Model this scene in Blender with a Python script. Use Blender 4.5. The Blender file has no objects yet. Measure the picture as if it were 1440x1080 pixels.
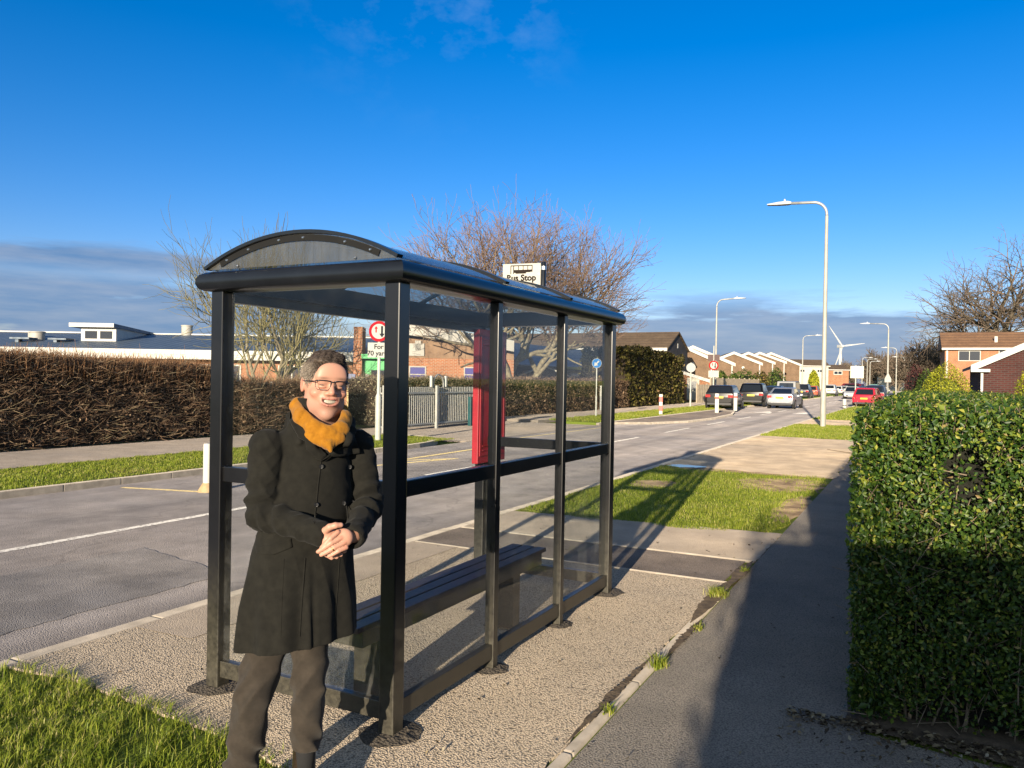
import bpy, bmesh, math, random
import numpy as np
from mathutils import Vector, Matrix
C = bpy.context.scene.collection
rnd = random.Random(7)
R = math.radians
PI = math.pi

# ------------------------------------------------------------------ object bookkeeping
def tag(o, label=None, cat=None, group=None, kind=None):
    if label: o['label'] = label
    if cat: o['category'] = cat
    if group: o['group'] = group
    if kind: o['kind'] = kind
    return o

def empty(name, loc, rz=0.0, label=None, cat=None, group=None):
    o = bpy.data.objects.new(name, None)
    C.objects.link(o)
    o.location = loc
    o.rotation_euler = (0, 0, rz)
    o.empty_display_size = 0.1
    return tag(o, label, cat, group)

def copy_tree(o, parent=None):
    c = o.copy()
    C.objects.link(c)
    if parent is not None: c.parent = parent
    for ch in list(o.children):
        copy_tree(ch, c)
    return c

class MB:
    """collects shapes, then becomes ONE mesh object"""
    def __init__(s):
        s.v = []; s.f = []; s.m = []
    def add(s, vs, fs, mi=0):
        b = len(s.v)
        s.v.extend([tuple(x) for x in vs])
        for f in fs:
            s.f.append(tuple(i + b for i in f)); s.m.append(mi)
        return s
    def box(s, x0, x1, y0, y1, z0, z1, mi=0, c=0.0):
        if c <= 0:
            vs = [(x0,y0,z0),(x1,y0,z0),(x1,y1,z0),(x0,y1,z0),(x0,y0,z1),(x1,y0,z1),(x1,y1,z1),(x0,y1,z1)]
            fs = [(0,3,2,1),(4,5,6,7),(0,1,5,4),(1,2,6,5),(2,3,7,6),(3,0,4,7)]
            return s.add(vs, fs, mi)
        bm = bmesh.new()
        bmesh.ops.create_cube(bm, size=1.0)
        for v in bm.verts:
            v.co = Vector(((x0+x1)/2 + v.co.x*(x1-x0), (y0+y1)/2 + v.co.y*(y1-y0), (z0+z1)/2 + v.co.z*(z1-z0)))
        bmesh.ops.bevel(bm, geom=bm.edges[:], offset=c, segments=2, profile=0.6, affect='EDGES')
        bm.verts.index_update()
        s.add([v.co[:] for v in bm.verts], [[v.index for v in f.verts] for f in bm.faces], mi)
        bm.free()
        return s
    def obox(s, c, ux, uy, hx, hy, z0, z1, mi=0):
        """box on a plan rectangle: centre c, unit axes ux, uy and half sizes"""
        c = Vector((c[0], c[1])); ux = Vector(ux); uy = Vector(uy)
        p = [c - ux*hx - uy*hy, c + ux*hx - uy*hy, c + ux*hx + uy*hy, c - ux*hx + uy*hy]
        vs = [(q.x, q.y, z0) for q in p] + [(q.x, q.y, z1) for q in p]
        return s.add(vs, [(0,3,2,1),(4,5,6,7),(0,1,5,4),(1,2,6,5),(2,3,7,6),(3,0,4,7)], mi)
    def prism(s, poly, axis, a0, a1, mi=0):
        """extrude a 2D outline along axis ('x','y','z')"""
        n = len(poly)
        def P(p, a):
            if axis == 'x': return (a, p[0], p[1])
            if axis == 'y': return (p[0], a, p[1])
            return (p[0], p[1], a)
        vs = [P(p, a0) for p in poly] + [P(p, a1) for p in poly]
        fs = [tuple(range(n))[::-1], tuple(range(n, 2*n))]
        for i in range(n):
            j = (i+1) % n
            fs.append((i, j, n+j, n+i))
        return s.add(vs, fs, mi)
    def tube(s, pts, rad, n=8, mi=0, cap=True):
        pts = [Vector(p) for p in pts]
        k = len(pts)
        if not hasattr(rad, '__len__'): rad = [rad]*k
        b = len(s.v)
        up = None
        for i in range(k):
            t = (pts[min(i+1, k-1)] - pts[max(i-1, 0)])
            if t.length < 1e-9: t = Vector((0,0,1))
            t.normalize()
            if up is None:
                up = Vector((0,0,1)) if abs(t.z) < 0.9 else Vector((1,0,0))
            u = t.cross(up)
            if u.length < 1e-6: u = t.orthogonal()
            u.normalize(); w = u.cross(t).normalized(); up = w
            for j in range(n):
                a = 2*PI*j/n
                s.v.append(tuple(pts[i] + (u*math.cos(a) + w*math.sin(a))*rad[i]))
        for i in range(k-1):
            for j in range(n):
                j2 = (j+1) % n
                s.f.append((b+i*n+j, b+i*n+j2, b+(i+1)*n+j2, b+(i+1)*n+j)); s.m.append(mi)
        if cap and n > 2:
            s.f.append(tuple(b+j for j in range(n))[::-1]); s.m.append(mi)
            s.f.append(tuple(b+(k-1)*n+j for j in range(n))); s.m.append(mi)
        return s
    def lathe(s, prof, cx=0, cy=0, n=16, mi=0):
        """prof: (radius, z) list"""
        b = len(s.v); k = len(prof)
        for r, z in prof:
            for j in range(n):
                a = 2*PI*j/n
                s.v.append((cx + r*math.cos(a), cy + r*math.sin(a), z))
        for i in range(k-1):
            for j in range(n):
                j2 = (j+1) % n
                s.f.append((b+i*n+j, b+i*n+j2, b+(i+1)*n+j2, b+(i+1)*n+j)); s.m.append(mi)
        s.f.append(tuple(b+j for j in range(n))[::-1]); s.m.append(mi)
        s.f.append(tuple(b+(k-1)*n+j for j in range(n))); s.m.append(mi)
        return s
    def disc(s, c, r, nrm, n=24, mi=0, th=0.004):
        nrm = Vector(nrm).normalized(); c = Vector(c)
        return s.tube([c, c + nrm*th], [r, r], n, mi)
    def ellipsoid(s, c, r, nu=12, nv=8, mi=0):
        b = len(s.v)
        for i in range(nv+1):
            t = PI*i/nv
            for j in range(nu):
                a = 2*PI*j/nu
                s.v.append((c[0]+r[0]*math.sin(t)*math.cos(a), c[1]+r[1]*math.sin(t)*math.sin(a), c[2]+r[2]*math.cos(t)))
        for i in range(nv):
            for j in range(nu):
                j2 = (j+1) % nu
                s.f.append((b+i*nu+j, b+(i+1)*nu+j, b+(i+1)*nu+j2, b+i*nu+j2)); s.m.append(mi)
        return s
    def build(s, name, mats, parent=None, smooth=False, auto=None):
        me = bpy.data.meshes.new(name)
        me.from_pydata(s.v, [], s.f)
        if not isinstance(mats, (list, tuple)): mats = [mats]
        for m in mats: me.materials.append(m)
        if len(mats) > 1:
            me.polygons.foreach_set('material_index', s.m)
        me.update()
        if smooth or auto:
            me.polygons.foreach_set('use_smooth', [True]*len(me.polygons))
        if auto:
            bm = bmesh.new(); bm.from_mesh(me)
            for e in bm.edges:
                if len(e.link_faces) == 2 and e.calc_face_angle(0) > R(auto): e.smooth = False
            bm.to_mesh(me); bm.free()
        o = bpy.data.objects.new(name, me)
        C.objects.link(o)
        if parent is not None: o.parent = parent
        return o

def np_mesh(name, verts, faces, mats, parent=None, col=None, smooth=False, mi=None):
    """verts (n,3), faces (m,k) arrays; col: per-vertex colour factor 0..1"""
    me = bpy.data.meshes.new(name)
    verts = np.asarray(verts, np.float32); faces = np.asarray(faces, np.int32)
    m, k = faces.shape
    me.vertices.add(len(verts)); me.vertices.foreach_set('co', verts.ravel())
    me.loops.add(m*k); me.loops.foreach_set('vertex_index', faces.ravel())
    me.polygons.add(m)
    me.polygons.foreach_set('loop_start', np.arange(0, m*k, k, dtype=np.int32))
    me.polygons.foreach_set('loop_total', np.full(m, k, np.int32))
    if not isinstance(mats, (list, tuple)): mats = [mats]
    for mm in mats: me.materials.append(mm)
    if mi is not None: me.polygons.foreach_set('material_index', np.asarray(mi, np.int32))
    if smooth: me.polygons.foreach_set('use_smooth', np.ones(m, bool))
    me.update(calc_edges=True)
    if col is not None:
        at = me.attributes.new('tone', 'FLOAT', 'POINT')
        at.data.foreach_set('value', np.asarray(col, np.float32))
    o = bpy.data.objects.new(name, me)
    C.objects.link(o)
    if parent is not None: o.parent = parent
    return o

# ------------------------------------------------------------------ materials
def srgb(r, g, b):
    f = lambda c: ((c/255)/12.92 if c/255 <= 0.04045 else ((c/255+0.055)/1.055)**2.4)
    return (f(r), f(g), f(b))

def nodes(name):
    m = bpy.data.materials.new(name); m.use_nodes = True
    nt = m.node_tree
    b = nt.nodes['Principled BSDF']
    return m, nt, b

def N(nt, typ, **kw):
    n = nt.nodes.new(typ)
    for k, v in kw.items():
        if k in n.inputs: n.inputs[k].default_value = v
        else: setattr(n, k, v)
    return n

def ramp(nt, fac, stops):
    r = nt.nodes.new('ShaderNodeValToRGB')
    el = r.color_ramp.elements
    while len(el) < len(stops): el.new(0.5)
    for e, (p, c) in zip(el, stops):
        e.position = p; e.color = (*c, 1) if len(c) == 3 else c
    nt.links.new(fac, r.inputs[0])
    return r.outputs[0]

def pos(nt, scale=(1,1,1), obj=False):
    if obj:
        t = nt.nodes.new('ShaderNodeTexCoord').outputs['Object']
    else:
        t = nt.nodes.new('ShaderNodeNewGeometry').outputs['Position']
    mp = nt.nodes.new('ShaderNodeMapping'); mp.inputs['Scale'].default_value = scale
    nt.links.new(t, mp.inputs[0])
    return mp.outputs[0]

def noise(nt, vec, scale, detail=3, rough=0.55):
    n = N(nt, 'ShaderNodeTexNoise', Scale=scale, Detail=detail, Roughness=rough)
    nt.links.new(vec, n.inputs['Vector'])
    return n.outputs['Fac']

def mix(nt, fac, a, b, blend='MIX'):
    n = nt.nodes.new('ShaderNodeMix'); n.data_type = 'RGBA'; n.blend_type = blend
    for sock, v in ((n.inputs[0], fac), (n.inputs[6], a), (n.inputs[7], b)):
        if hasattr(v, 'links'): nt.links.new(v, sock)
        elif isinstance(v, (int, float)): sock.default_value = v
        else: sock.default_value = (*v, 1) if len(v) == 3 else v
    return n.outputs[2]

def math_(nt, op, a, b=None, clamp=False):
    n = nt.nodes.new('ShaderNodeMath'); n.operation = op; n.use_clamp = clamp
    for s_, v in ((n.inputs[0], a), (n.inputs[1], b)):
        if v is None: continue
        if hasattr(v, 'links'): nt.links.new(v, s_)
        else: s_.default_value = v
    return n.outputs[0]

def bump(nt, b, h, strength, dist):
    bp = N(nt, 'ShaderNodeBump', Strength=strength, Distance=dist)
    nt.links.new(h, bp.inputs['Height'])
    nt.links.new(bp.outputs[0], b.inputs['Normal'])
    return bp

def mat(name, c1, c2=None, rough=0.6, metal=0.0, vs=8.0, bs=0, bd=0.002, bstr=0.4, obj=True, spec=0.5, coat=0.0, dr=0.0, lo=0.35, hi=0.65):
    """plain material: a colour (or two mottled by noise), optional fine bump"""
    m, nt, b = nodes(name)
    b.inputs['Roughness'].default_value = rough
    b.inputs['Metallic'].default_value = metal
    b.inputs['Specular IOR Level'].default_value = spec
    b.inputs['Coat Weight'].default_value = coat
    b.inputs['Diffuse Roughness'].default_value = dr
    v = pos(nt, obj=obj)
    if c2 is None:
        c2 = tuple(min(1, x*1.18) for x in c1); c1 = tuple(x*0.86 for x in c1)
    nt.links.new(ramp(nt, noise(nt, v, vs, 4, 0.6), [(lo, c1), (hi, c2)]), b.inputs['Base Color'])
    if bs:
        bump(nt, b, noise(nt, v, bs, 3), bstr, bd)
    return m

def leafmat(name, stops, rough=0.5, spec=0.4, trans=0.25):
    """leaf colours picked by each leaf's own tone value"""
    m, nt, b = nodes(name)
    a = N(nt, 'ShaderNodeAttribute'); a.attribute_name = 'tone'
    c = ramp(nt, a.outputs['Fac'], stops)
    nt.links.new(c, b.inputs['Base Color'])
    b.inputs['Roughness'].default_value = rough
    b.inputs['Specular IOR Level'].default_value = spec
    if trans:
        out = nt.nodes['Material Output']
        t = nt.nodes.new('ShaderNodeBsdfTranslucent'); nt.links.new(c, t.inputs[0])
        ms = nt.nodes.new('ShaderNodeMixShader'); ms.inputs[0].default_value = trans
        nt.links.new(b.outputs[0], ms.inputs[1]); nt.links.new(t.outputs[0], ms.inputs[2])
        nt.links.new(ms.outputs[0], out.inputs[0])
    return m

# ------------------------------------------------------------------ camera frame (used for laying out the ground plan)
F_PX, YAW, PITCH, ROLL, CAM_H = 1105.46, 0.478239, -0.006205, 0.0168915, 1.62
AX = Vector((-math.sin(YAW), math.cos(YAW))); RT = Vector((math.cos(YAW), math.sin(YAW)))
def plan(px, D):
    """ground-plan point seen along photo column px at D metres of depth"""
    p = AX*D + RT*((px-720)/F_PX*D)
    return p.x, p.y
def hz(px): return 533.1 + (px-720)*0.0169
def zat(px, py, D): return CAM_H + (hz(px)-py)/F_PX*D

def setup_camera():
    cam = bpy.data.cameras.new('camera'); o = bpy.data.objects.new('camera', cam); C.objects.link(o)
    a = Vector((-math.sin(YAW)*math.cos(PITCH), math.cos(YAW)*math.cos(PITCH), math.sin(PITCH)))
    r = Vector((math.cos(YAW), math.sin(YAW), 0)); u = r.cross(a)
    c, s = math.cos(ROLL), math.sin(ROLL)
    Rr = r*c + u*s; U = u*c - r*s
    o.matrix_world = Matrix(((Rr.x, U.x, -a.x, 0), (Rr.y, U.y, -a.y, 0), (Rr.z, U.z, -a.z, CAM_H), (0,0,0,1)))
    cam.sensor_width = 36; cam.lens = F_PX/1440*36
    cam.clip_start = 0.05; cam.clip_end = 6000
    bpy.context.scene.camera = o
setup_camera()

# ------------------------------------------------------------------ light
SUN_EL, SUN_AZ = R(10.8), R(8.4)      # the sun stands behind the camera, low in the sky
sun_dir = Vector((math.sin(SUN_AZ)*math.cos(SUN_EL), -math.cos(SUN_AZ)*math.cos(SUN_EL), math.sin(SUN_EL)))
sd = bpy.data.lights.new('sun', 'SUN'); sd.energy = 5.0; sd.angle = R(0.5); sd.color = (1.0, 0.86, 0.66)
so = bpy.data.objects.new('sun', sd); C.objects.link(so)
so.rotation_euler = sun_dir.to_track_quat('Z', 'Y').to_euler(); so.location = (0, 0, 60)

def setup_world():
    w = bpy.data.worlds.new('World'); bpy.context.scene.world = w; w.use_nodes = True
    nt = w.node_tree; bg = nt.nodes['Background']
    sky = nt.nodes.new('ShaderNodeTexSky'); sky.sky_type = 'NISHITA'; sky.sun_disc = False
    sky.sun_elevation = SUN_EL; sky.sun_rotation = PI - SUN_AZ
    sky.air_density = 1.0; sky.dust_density = 0.3; sky.ozone_density = 3.0
    hs = N(nt, 'ShaderNodeHueSaturation', Saturation=SKY_SAT, Value=1.0)
    nt.links.new(sky.outputs[0], hs.inputs['Color'])
    tint = mix(nt, 1.0, hs.outputs[0], SKY_TINT, 'MULTIPLY')
    # towards the low sun the sky is whiter: the deeper blue only holds away from it
    d0 = nt.nodes.new('ShaderNodeTexCoord').outputs['Generated']
    dp = nt.nodes.new('ShaderNodeVectorMath'); dp.operation = 'DOT_PRODUCT'; dp.inputs[1].default_value = sun_dir
    nt.links.new(d0, dp.inputs[0])
    sm = N(nt, 'ShaderNodeMapRange'); sm.interpolation_type = 'SMOOTHSTEP'; sm.inputs['From Min'].default_value = -0.35; sm.inputs['From Max'].default_value = 0.35
    nt.links.new(dp.outputs['Value'], sm.inputs[0])
    hz_ = N(nt, 'ShaderNodeHueSaturation', Saturation=0.72, Value=1.1); nt.links.new(sky.outputs[0], hz_.inputs['Color'])
    tint = mix(nt, sm.outputs[0], tint, hz_.outputs[0])
    # clouds: low banks over the horizon and a few wisps, as functions of the direction of view
    d = nt.nodes.new('ShaderNodeTexCoord').outputs['Generated']
    sp = nt.nodes.new('ShaderNodeSeparateXYZ'); nt.links.new(d, sp.inputs[0])
    az = math_(nt, 'ARCTAN2', sp.outputs[0], sp.outputs[1])          # 0 along +Y, negative to the left
    el = math_(nt, 'ARCSINE', sp.outputs[2])
    def cvec(sx, sy, ox=0.0, oy=0.0):
        c = nt.nodes.new('ShaderNodeCombineXYZ')
        nt.links.new(math_(nt, 'MULTIPLY_ADD', az, sx), c.inputs[0])
        nt.links.new(math_(nt, 'MULTIPLY', el, sy), c.inputs[1])
        c.inputs[2].default_value = ox
        return c.outputs[0]
    def window(x, pts):
        """piecewise-linear mask of a value"""
        lo, hi = pts[0][0], pts[-1][0]
        mr = N(nt, 'ShaderNodeMapRange'); mr.inputs['From Min'].default_value = lo; mr.inputs['From Max'].default_value = hi
        nt.links.new(x, mr.inputs[0])
        r = ramp(nt, mr.outputs[0], [((p-lo)/(hi-lo), (v, v, v)) for p, v in pts])
        return r
    n1 = noise(nt, cvec(4.0, 30.0, 3.1), 1.0, 7, 0.58)
    n2 = noise(nt, cvec(9.0, 60.0, 8.7), 1.0, 6, 0.6)
    # the left bank reaches 9 degrees up, thins out towards the middle; the right bank lies at 2 to 6 degrees
    leftm = window(az, [(R(-72), 1), (R(-50), 1), (R(-41), 0.55), (R(-33), 0.0)])
    rightm = window(az, [(R(-26), 0.0), (R(-17), 0.9), (R(-4), 1.0), (R(1), 0.55), (R(7), 0.7), (R(20), 0.9)])
    le = window(el, [(R(-1), 0.5), (R(2.2), 0.62), (R(4.6), 0.9), (R(6.3), 0.42), (R(7.4), 0.72), (R(9.2), 0.0)])
    re = window(el, [(R(-1), 0.6), (R(2.4), 0.95), (R(4.2), 0.9), (R(5.4), 0.5), (R(7.0), 0.0)])
    dens = math_(nt, 'ADD', math_(nt, 'MULTIPLY', leftm, le), math_(nt, 'MULTIPLY', rightm, re))
    n1 = math_(nt, 'ADD', math_(nt, 'MULTIPLY', math_(nt, 'SUBTRACT', n1, 0.5), 1.5), 0.5)
    cov = math_(nt, 'SUBTRACT', math_(nt, 'ADD', n1, math_(nt, 'MULTIPLY', dens, 0.62)), 0.64)
    cov = math_(nt, 'MULTIPLY', cov, 4.5, True)
    cov = math_(nt, 'MULTIPLY', cov, math_(nt, 'MULTIPLY', dens, 1.6, True), True)
    # wisps higher up
    n3 = noise(nt, cvec(10.0, 16.0, 21.3), 1.0, 6, 0.62)
    wm = math_(nt, 'MULTIPLY', window(az, [(R(-46), 0), (R(-38), 0.8), (R(-27), 1), (R(-22), 0)]), window(el, [(R(14), 0), (R(20), 0.25), (R(25.5), 1.0), (R(29), 0.6)]))
    wis = math_(nt, 'MULTIPLY', math_(nt, 'MULTIPLY', math_(nt, 'SUBTRACT', n3, 0.5), 2.2, True), wm)
    cl = ramp(nt, n2, [(0.3, CLOUD_A), (0.72, CLOUD_B)])
    c1 = mix(nt, math_(nt, 'MULTIPLY', cov, 0.85), tint, cl)
    c2 = mix(nt, math_(nt, 'MULTIPLY', wis, 0.36), c1, CLOUD_C)
    nt.links.new(c2, bg.inputs[0])
    bg.inputs[1].default_value = SKY_STR
SKY_STR = 0.098; SKY_SAT = 1.39; SKY_TINT = (1.0, 0.80, 1.04)
CLOUD_A, CLOUD_B, CLOUD_C = (0.64, 1.32, 2.55), (1.75, 2.15, 2.95), (2.6, 3.6, 5.0)
setup_world()
vs_ = bpy.context.scene.view_settings
bpy.context.scene.display_settings.display_device = 'sRGB'
vs_.view_transform = 'Standard'; vs_.look = 'None'; vs_.exposure = 0.95; vs_.gamma = 1.0; vs_.use_curve_mapping = False
# ================================================================== the ground
RZ = -0.10                                   # the carriageway lies a kerb's height below the pavements
def asphalt(name, base, specks=0.35, streak=0.0, warm=(1,1,1), bstr=0.6, bscale=90, patch=0.25, pits=0.0):
    m, nt, b = nodes(name)
    v = pos(nt)
    fine = noise(nt, v, 140, 2, 0.7)
    vor = N(nt, 'ShaderNodeTexVoronoi', Scale=bscale); nt.links.new(v, vor.inputs['Vector'])
    mid = noise(nt, v, 2.2, 5, 0.6)
    big = noise(nt, v, 0.35, 4, 0.6)
    c = mix(nt, fine, tuple(x*(1-specks) for x in base), tuple(x*(1+specks) for x in base))
    c = mix(nt, math_(nt, 'MULTIPLY', vor.outputs['Color'], 0.5), c, tuple(base[i]*(1.35*warm[i]) for i in range(3)))
    c = mix(nt, 1.0, c, ramp(nt, mid, [(0.3, (1-patch,)*3), (0.7, (1+patch*0.5,)*3)]), 'MULTIPLY')
    c = mix(nt, 1.0, c, ramp(nt, big, [(0.35, (1-patch*0.9, 1-patch*0.85, 1-patch*0.75)), (0.65, (1.08, 1.05, 1.0))]), 'MULTIPLY')
    if pits:      # the dark gaps between the stones of the dressing
        c = mix(nt, 1.0, c, ramp(nt, math_(nt, 'ADD', vor.outputs['Distance'], math_(nt, 'MULTIPLY', math_(nt, 'SUBTRACT', mid, 0.5), 0.35)), [(0.30, (1.12,)*3), (0.62, (1-pits*0.45,)*3), (0.85, (1-pits,)*3)]), 'MULTIPLY')
    if streak:
        sv = pos(nt, (1.1, 0.035, 1))
        st = noise(nt, sv, 1.3, 4, 0.55)
        c = mix(nt, 1.0, c, ramp(nt, st, [(0.38, (1-streak,)*3), (0.6, (1+streak*0.6,)*3)]), 'MULTIPLY')
    if streak:       # fine wandering cracks
        wv = nt.nodes.new('ShaderNodeVectorMath'); wv.operation = 'ADD'; nz = nt.nodes.new('ShaderNodeTexNoise'); nz.inputs['Scale'].default_value = 1.6; nz.inputs['Detail'].default_value = 5
        nt.links.new(v, nz.inputs['Vector']); nt.links.new(v, wv.inputs[0]); nt.links.new(nz.outputs['Color'], wv.inputs[1])
        cr = nt.nodes.new('ShaderNodeTexVoronoi'); cr.feature = 'DISTANCE_TO_EDGE'; cr.inputs['Scale'].default_value = 0.33; nt.links.new(wv.outputs[0], cr.inputs['Vector'])
        c = mix(nt, 1.0, c, ramp(nt, cr.outputs['Distance'], [(0.0, (0.80,)*3), (0.004, (0.84,)*3), (0.010, (1,1,1))]), 'MULTIPLY')
    nt.links.new(c, b.inputs['Base Color'])
    b.inputs['Roughness'].default_value = 0.85; b.inputs['Specular IOR Level'].default_value = 0.25
    b.inputs['Diffuse Roughness'].default_value = 1.0
    h = math_(nt, 'ADD', math_(nt, 'MULTIPLY', vor.outputs['Distance'], -1.0), math_(nt, 'MULTIPLY', fine, 0.6))
    bump(nt, b, h, bstr, 0.012)
    return m
M = {}
M['road'] = asphalt('road_asphalt', (0.25, 0.225, 0.215), 0.3, streak=0.2, bscale=110, bstr=0.45)
M['pad'] = asphalt('gravelly_tarmac', (0.57, 0.480, 0.370), 0.42, bscale=105, bstr=0.9, warm=(1.05,1,0.95), patch=0.2, pits=0.65)
M['path'] = asphalt('path_tarmac', (0.27, 0.24, 0.205), 0.4, bscale=110, bstr=0.75, patch=0.25, pits=0.5)
M['patch'] = asphalt('dark_patch_tarmac', (0.20, 0.165, 0.14), 0.35, bscale=110, bstr=0.6, patch=0.4, pits=0.4)
M['slab'] = asphalt('smooth_grey_tarmac', (0.36, 0.30, 0.24), 0.25, bscale=120, bstr=0.5, patch=0.2)
M['drive'] = asphalt('sandy_drive', (0.41, 0.325, 0.235), 0.25, bscale=60, bstr=0.6, patch=0.3)
M['farpath'] = asphalt('far_path_tarmac', (0.30, 0.255, 0.215), 0.25, bscale=90, bstr=0.5, patch=0.2)
M['kerb'] = mat('kerb_concrete', (0.30, 0.26, 0.21), (0.44, 0.38, 0.31), 0.85, vs=6, bs=120, bd=0.004, obj=False, dr=1)
M['edging'] = mat('edging_stone', (0.52, 0.45, 0.36), (0.66, 0.58, 0.47), 0.85, vs=9, bs=120, bd=0.004, obj=False, dr=1)
M['bed'] = mat('dark_hedge_soil', (0.045,0.032,0.02), (0.11,0.08,0.05), 0.95, vs=14, bs=50, bd=0.03, obj=False, dr=1)
M['soil'] = mat('bare_soil', (0.085, 0.055, 0.032), (0.27, 0.20, 0.11), 0.95, vs=4, bs=60, bd=0.02, obj=False, dr=1)

def turf(name, c1, c2, soil=(0.15,0.105,0.065), amount=0.36):
    m, nt, b = nodes(name)
    v = pos(nt)
    c = ramp(nt, noise(nt, v, 55, 4, 0.7), [(0.3, c1), (0.7, c2)])
    c = mix(nt, ramp(nt, noise(nt, v, 1.1, 5, 0.65), [(amount-0.04, (1,1,1)), (amount+0.05, (0,0,0))]), c, soil)
    nt.links.new(c, b.inputs['Base Color'])
    b.inputs['Roughness'].default_value = 0.9; b.inputs['Specular IOR Level'].default_value = 0.1
    b.inputs['Diffuse Roughness'].default_value = 1.0
    bump(nt, b, noise(nt, v, 70, 3, 0.7), 1.0, 0.05)
    return m
M['turf'] = turf('turf', (0.10, 0.14, 0.018), (0.25, 0.31, 0.05))
M['turf_far'] = turf('far_turf', (0.12, 0.16, 0.03), (0.22, 0.27, 0.05), amount=0.2)

def sheet(name, poly, z, m, holes=None):
    mb = MB(); mb.add([(x, y, z) for x, y in poly], [tuple(range(len(poly)))])
    o = mb.build(name, m)
    return tag(o, kind='structure')

# one great sheet to the horizon, then the road laid in it
sheet('ground', [(-2600,-300),(2600,-300),(2600,3500),(-2600,3500)], -0.14, M['turf_far'])
KN, KF = -4.53, -10.85                       # kerb faces, near and far
sheet('road', [(KF-0.02,-60),(KN+0.02,-60),(KN+0.02,420),(KF-0.02,420)], RZ, M['road'])
# near side
def slab(name, poly, z0, z1, m):
    mb = MB(); mb.prism(poly, 'z', z0, z1)
    o = mb.build(name, m); return tag(o, kind='structure')
slab('near_verge', [(-4.42,-60),(60,-60),(60,400),(-4.42,400)], -0.13, -0.014, M['turf'])
def kerb_run(name, x0, x1, y0, y1, z1, step, m, z0=-0.13, gap=0.006):
    mb = MB(); y = y0
    while y < y1:
        e = min(y+step-gap, y1)
        mb.box(x0, x1, y, e, z0, z1 + rnd.uniform(-0.003, 0.003), c=0.012)
        y += step
    return tag(mb.build(name, m), kind='structure')
kerb_run('near_kerb', KN, -4.41, -12, 120, 0.0, 0.915, M['kerb'])
def wavy(pts, amp=0.05, step=0.12, seed=1, close=True):
    """a ragged outline: subdivide the polygon and push points about"""
    r = random.Random(seed); out = []
    n = len(pts)
    for i in range(n):
        a = Vector(pts[i]); b = Vector(pts[(i+1) % n]); L = (b-a).length; k = max(1, int(L/step))
        if k > 400: k = 400
        nrm = Vector((-(b-a).y, (b-a).x)).normalized() if L > 0 else Vector((0,0))
        for j in range(k):
            p = a.lerp(b, j/k)
            if j: p = p + nrm*r.uniform(-amp, amp)
            out.append((p.x, p.y))
    return out
slab('footpath', [(-1.29,-60),(-0.22,-60),(-0.22,120),(-1.29,120)], -0.1, -0.006, M['path'])
slab('driveway', [(-0.2195,-1.2),(9,-1.2),(9,3.86),(0.6,3.9),(0.15,3.97),(-0.2195,4.02)], -0.1, -0.006, M['path'])
sheet('hedge_bed', wavy([(-0.30,4.06),(0.3,3.99),(1.4,3.92),(7.0,3.90),(7.0,5.6),(1.6,5.7),(1.5,19.3),(-0.30,19.3)], 0.03, 0.15, 12), 0.001, M['bed'])
slab('pavement', wavy([(-4.409,2.56),(-3.9,2.62),(-2.67,2.53),(-2.22,2.44),(-2.08,2.2),(-1.9,1.6),(-1.37,1.2),(-1.362,6.44),(-4.409,6.44)], 0.012, 0.07, 3), -0.1, 0.0, M['pad'])
sheet('boarding_slab', [(-4.40,3.34),(-3.92,3.36),(-3.90,6.43),(-4.40,6.43)], 0.004, M['slab'])
slab('pavement_patch', [(-4.409,6.50),(-1.40,6.50),(-1.38,7.33),(-4.409,7.33)], -0.1, -0.002, M['patch'])
slab('pavement_far_strip', wavy([(-4.409,7.40),(-1.295,7.40),(-1.295,8.9),(-1.8,8.85),(-4.409,8.62)], 0.012, 0.07, 6), -0.1, -0.003, M['slab'])
mb = MB()
mb.box(-4.40, -1.36, 6.455, 6.490, -0.1, 0.005, c=0.006); mb.box(-4.40, -1.30, 7.345, 7.385, -0.1, 0.005, c=0.006)
tag(mb.build('cross_edging', M['kerb']), kind='structure')
kerb_run('path_edging', -1.352, -1.302, 0.4, 6.1, 0.010, 0.915, M['kerb'], z0=-0.1)
slab('drive_crossover', wavy([(-4.409,15.15),(-1.30,14.6),(-1.295,24.9),(-4.409,25.3)], 0.06, 0.2, 8), -0.1, -0.004, M['drive'])
slab('second_driveway', [(-0.219,14.2),(9,14.2),(9,24.9),(-0.219,24.9)], -0.1, -0.004, M['drive'])
slab('third_crossover', wavy([(-4.409,33.4),(9,33.2),(9,38.6),(-4.409,38.8)], 0.06, 0.3, 9), -0.1, 0.002, M['drive'])
# worn soil patches in the verge
for i, (cx, cy, rx, ry) in enumerate([(-1.95, 13.3, 0.7, 0.95), (-3.75, 12.2, 0.35, 0.5), (-2.6, 14.75, 1.7, 0.3), (-1.45, 10.9, 0.2, 1.2), (-3.1, 26.0, 1.1, 0.5)]):
    r_ = random.Random(i+40)
    pts = [(cx + rx*math.cos(a)*(1+r_.uniform(-.22,.22)), cy + ry*math.sin(a)*(1+r_.uniform(-.22,.22))) for a in np.linspace(0, 2*PI, 28, endpoint=False)]
    sheet('soil_patch', pts, -0.009+0.0006*i, M['soil'])
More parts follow.
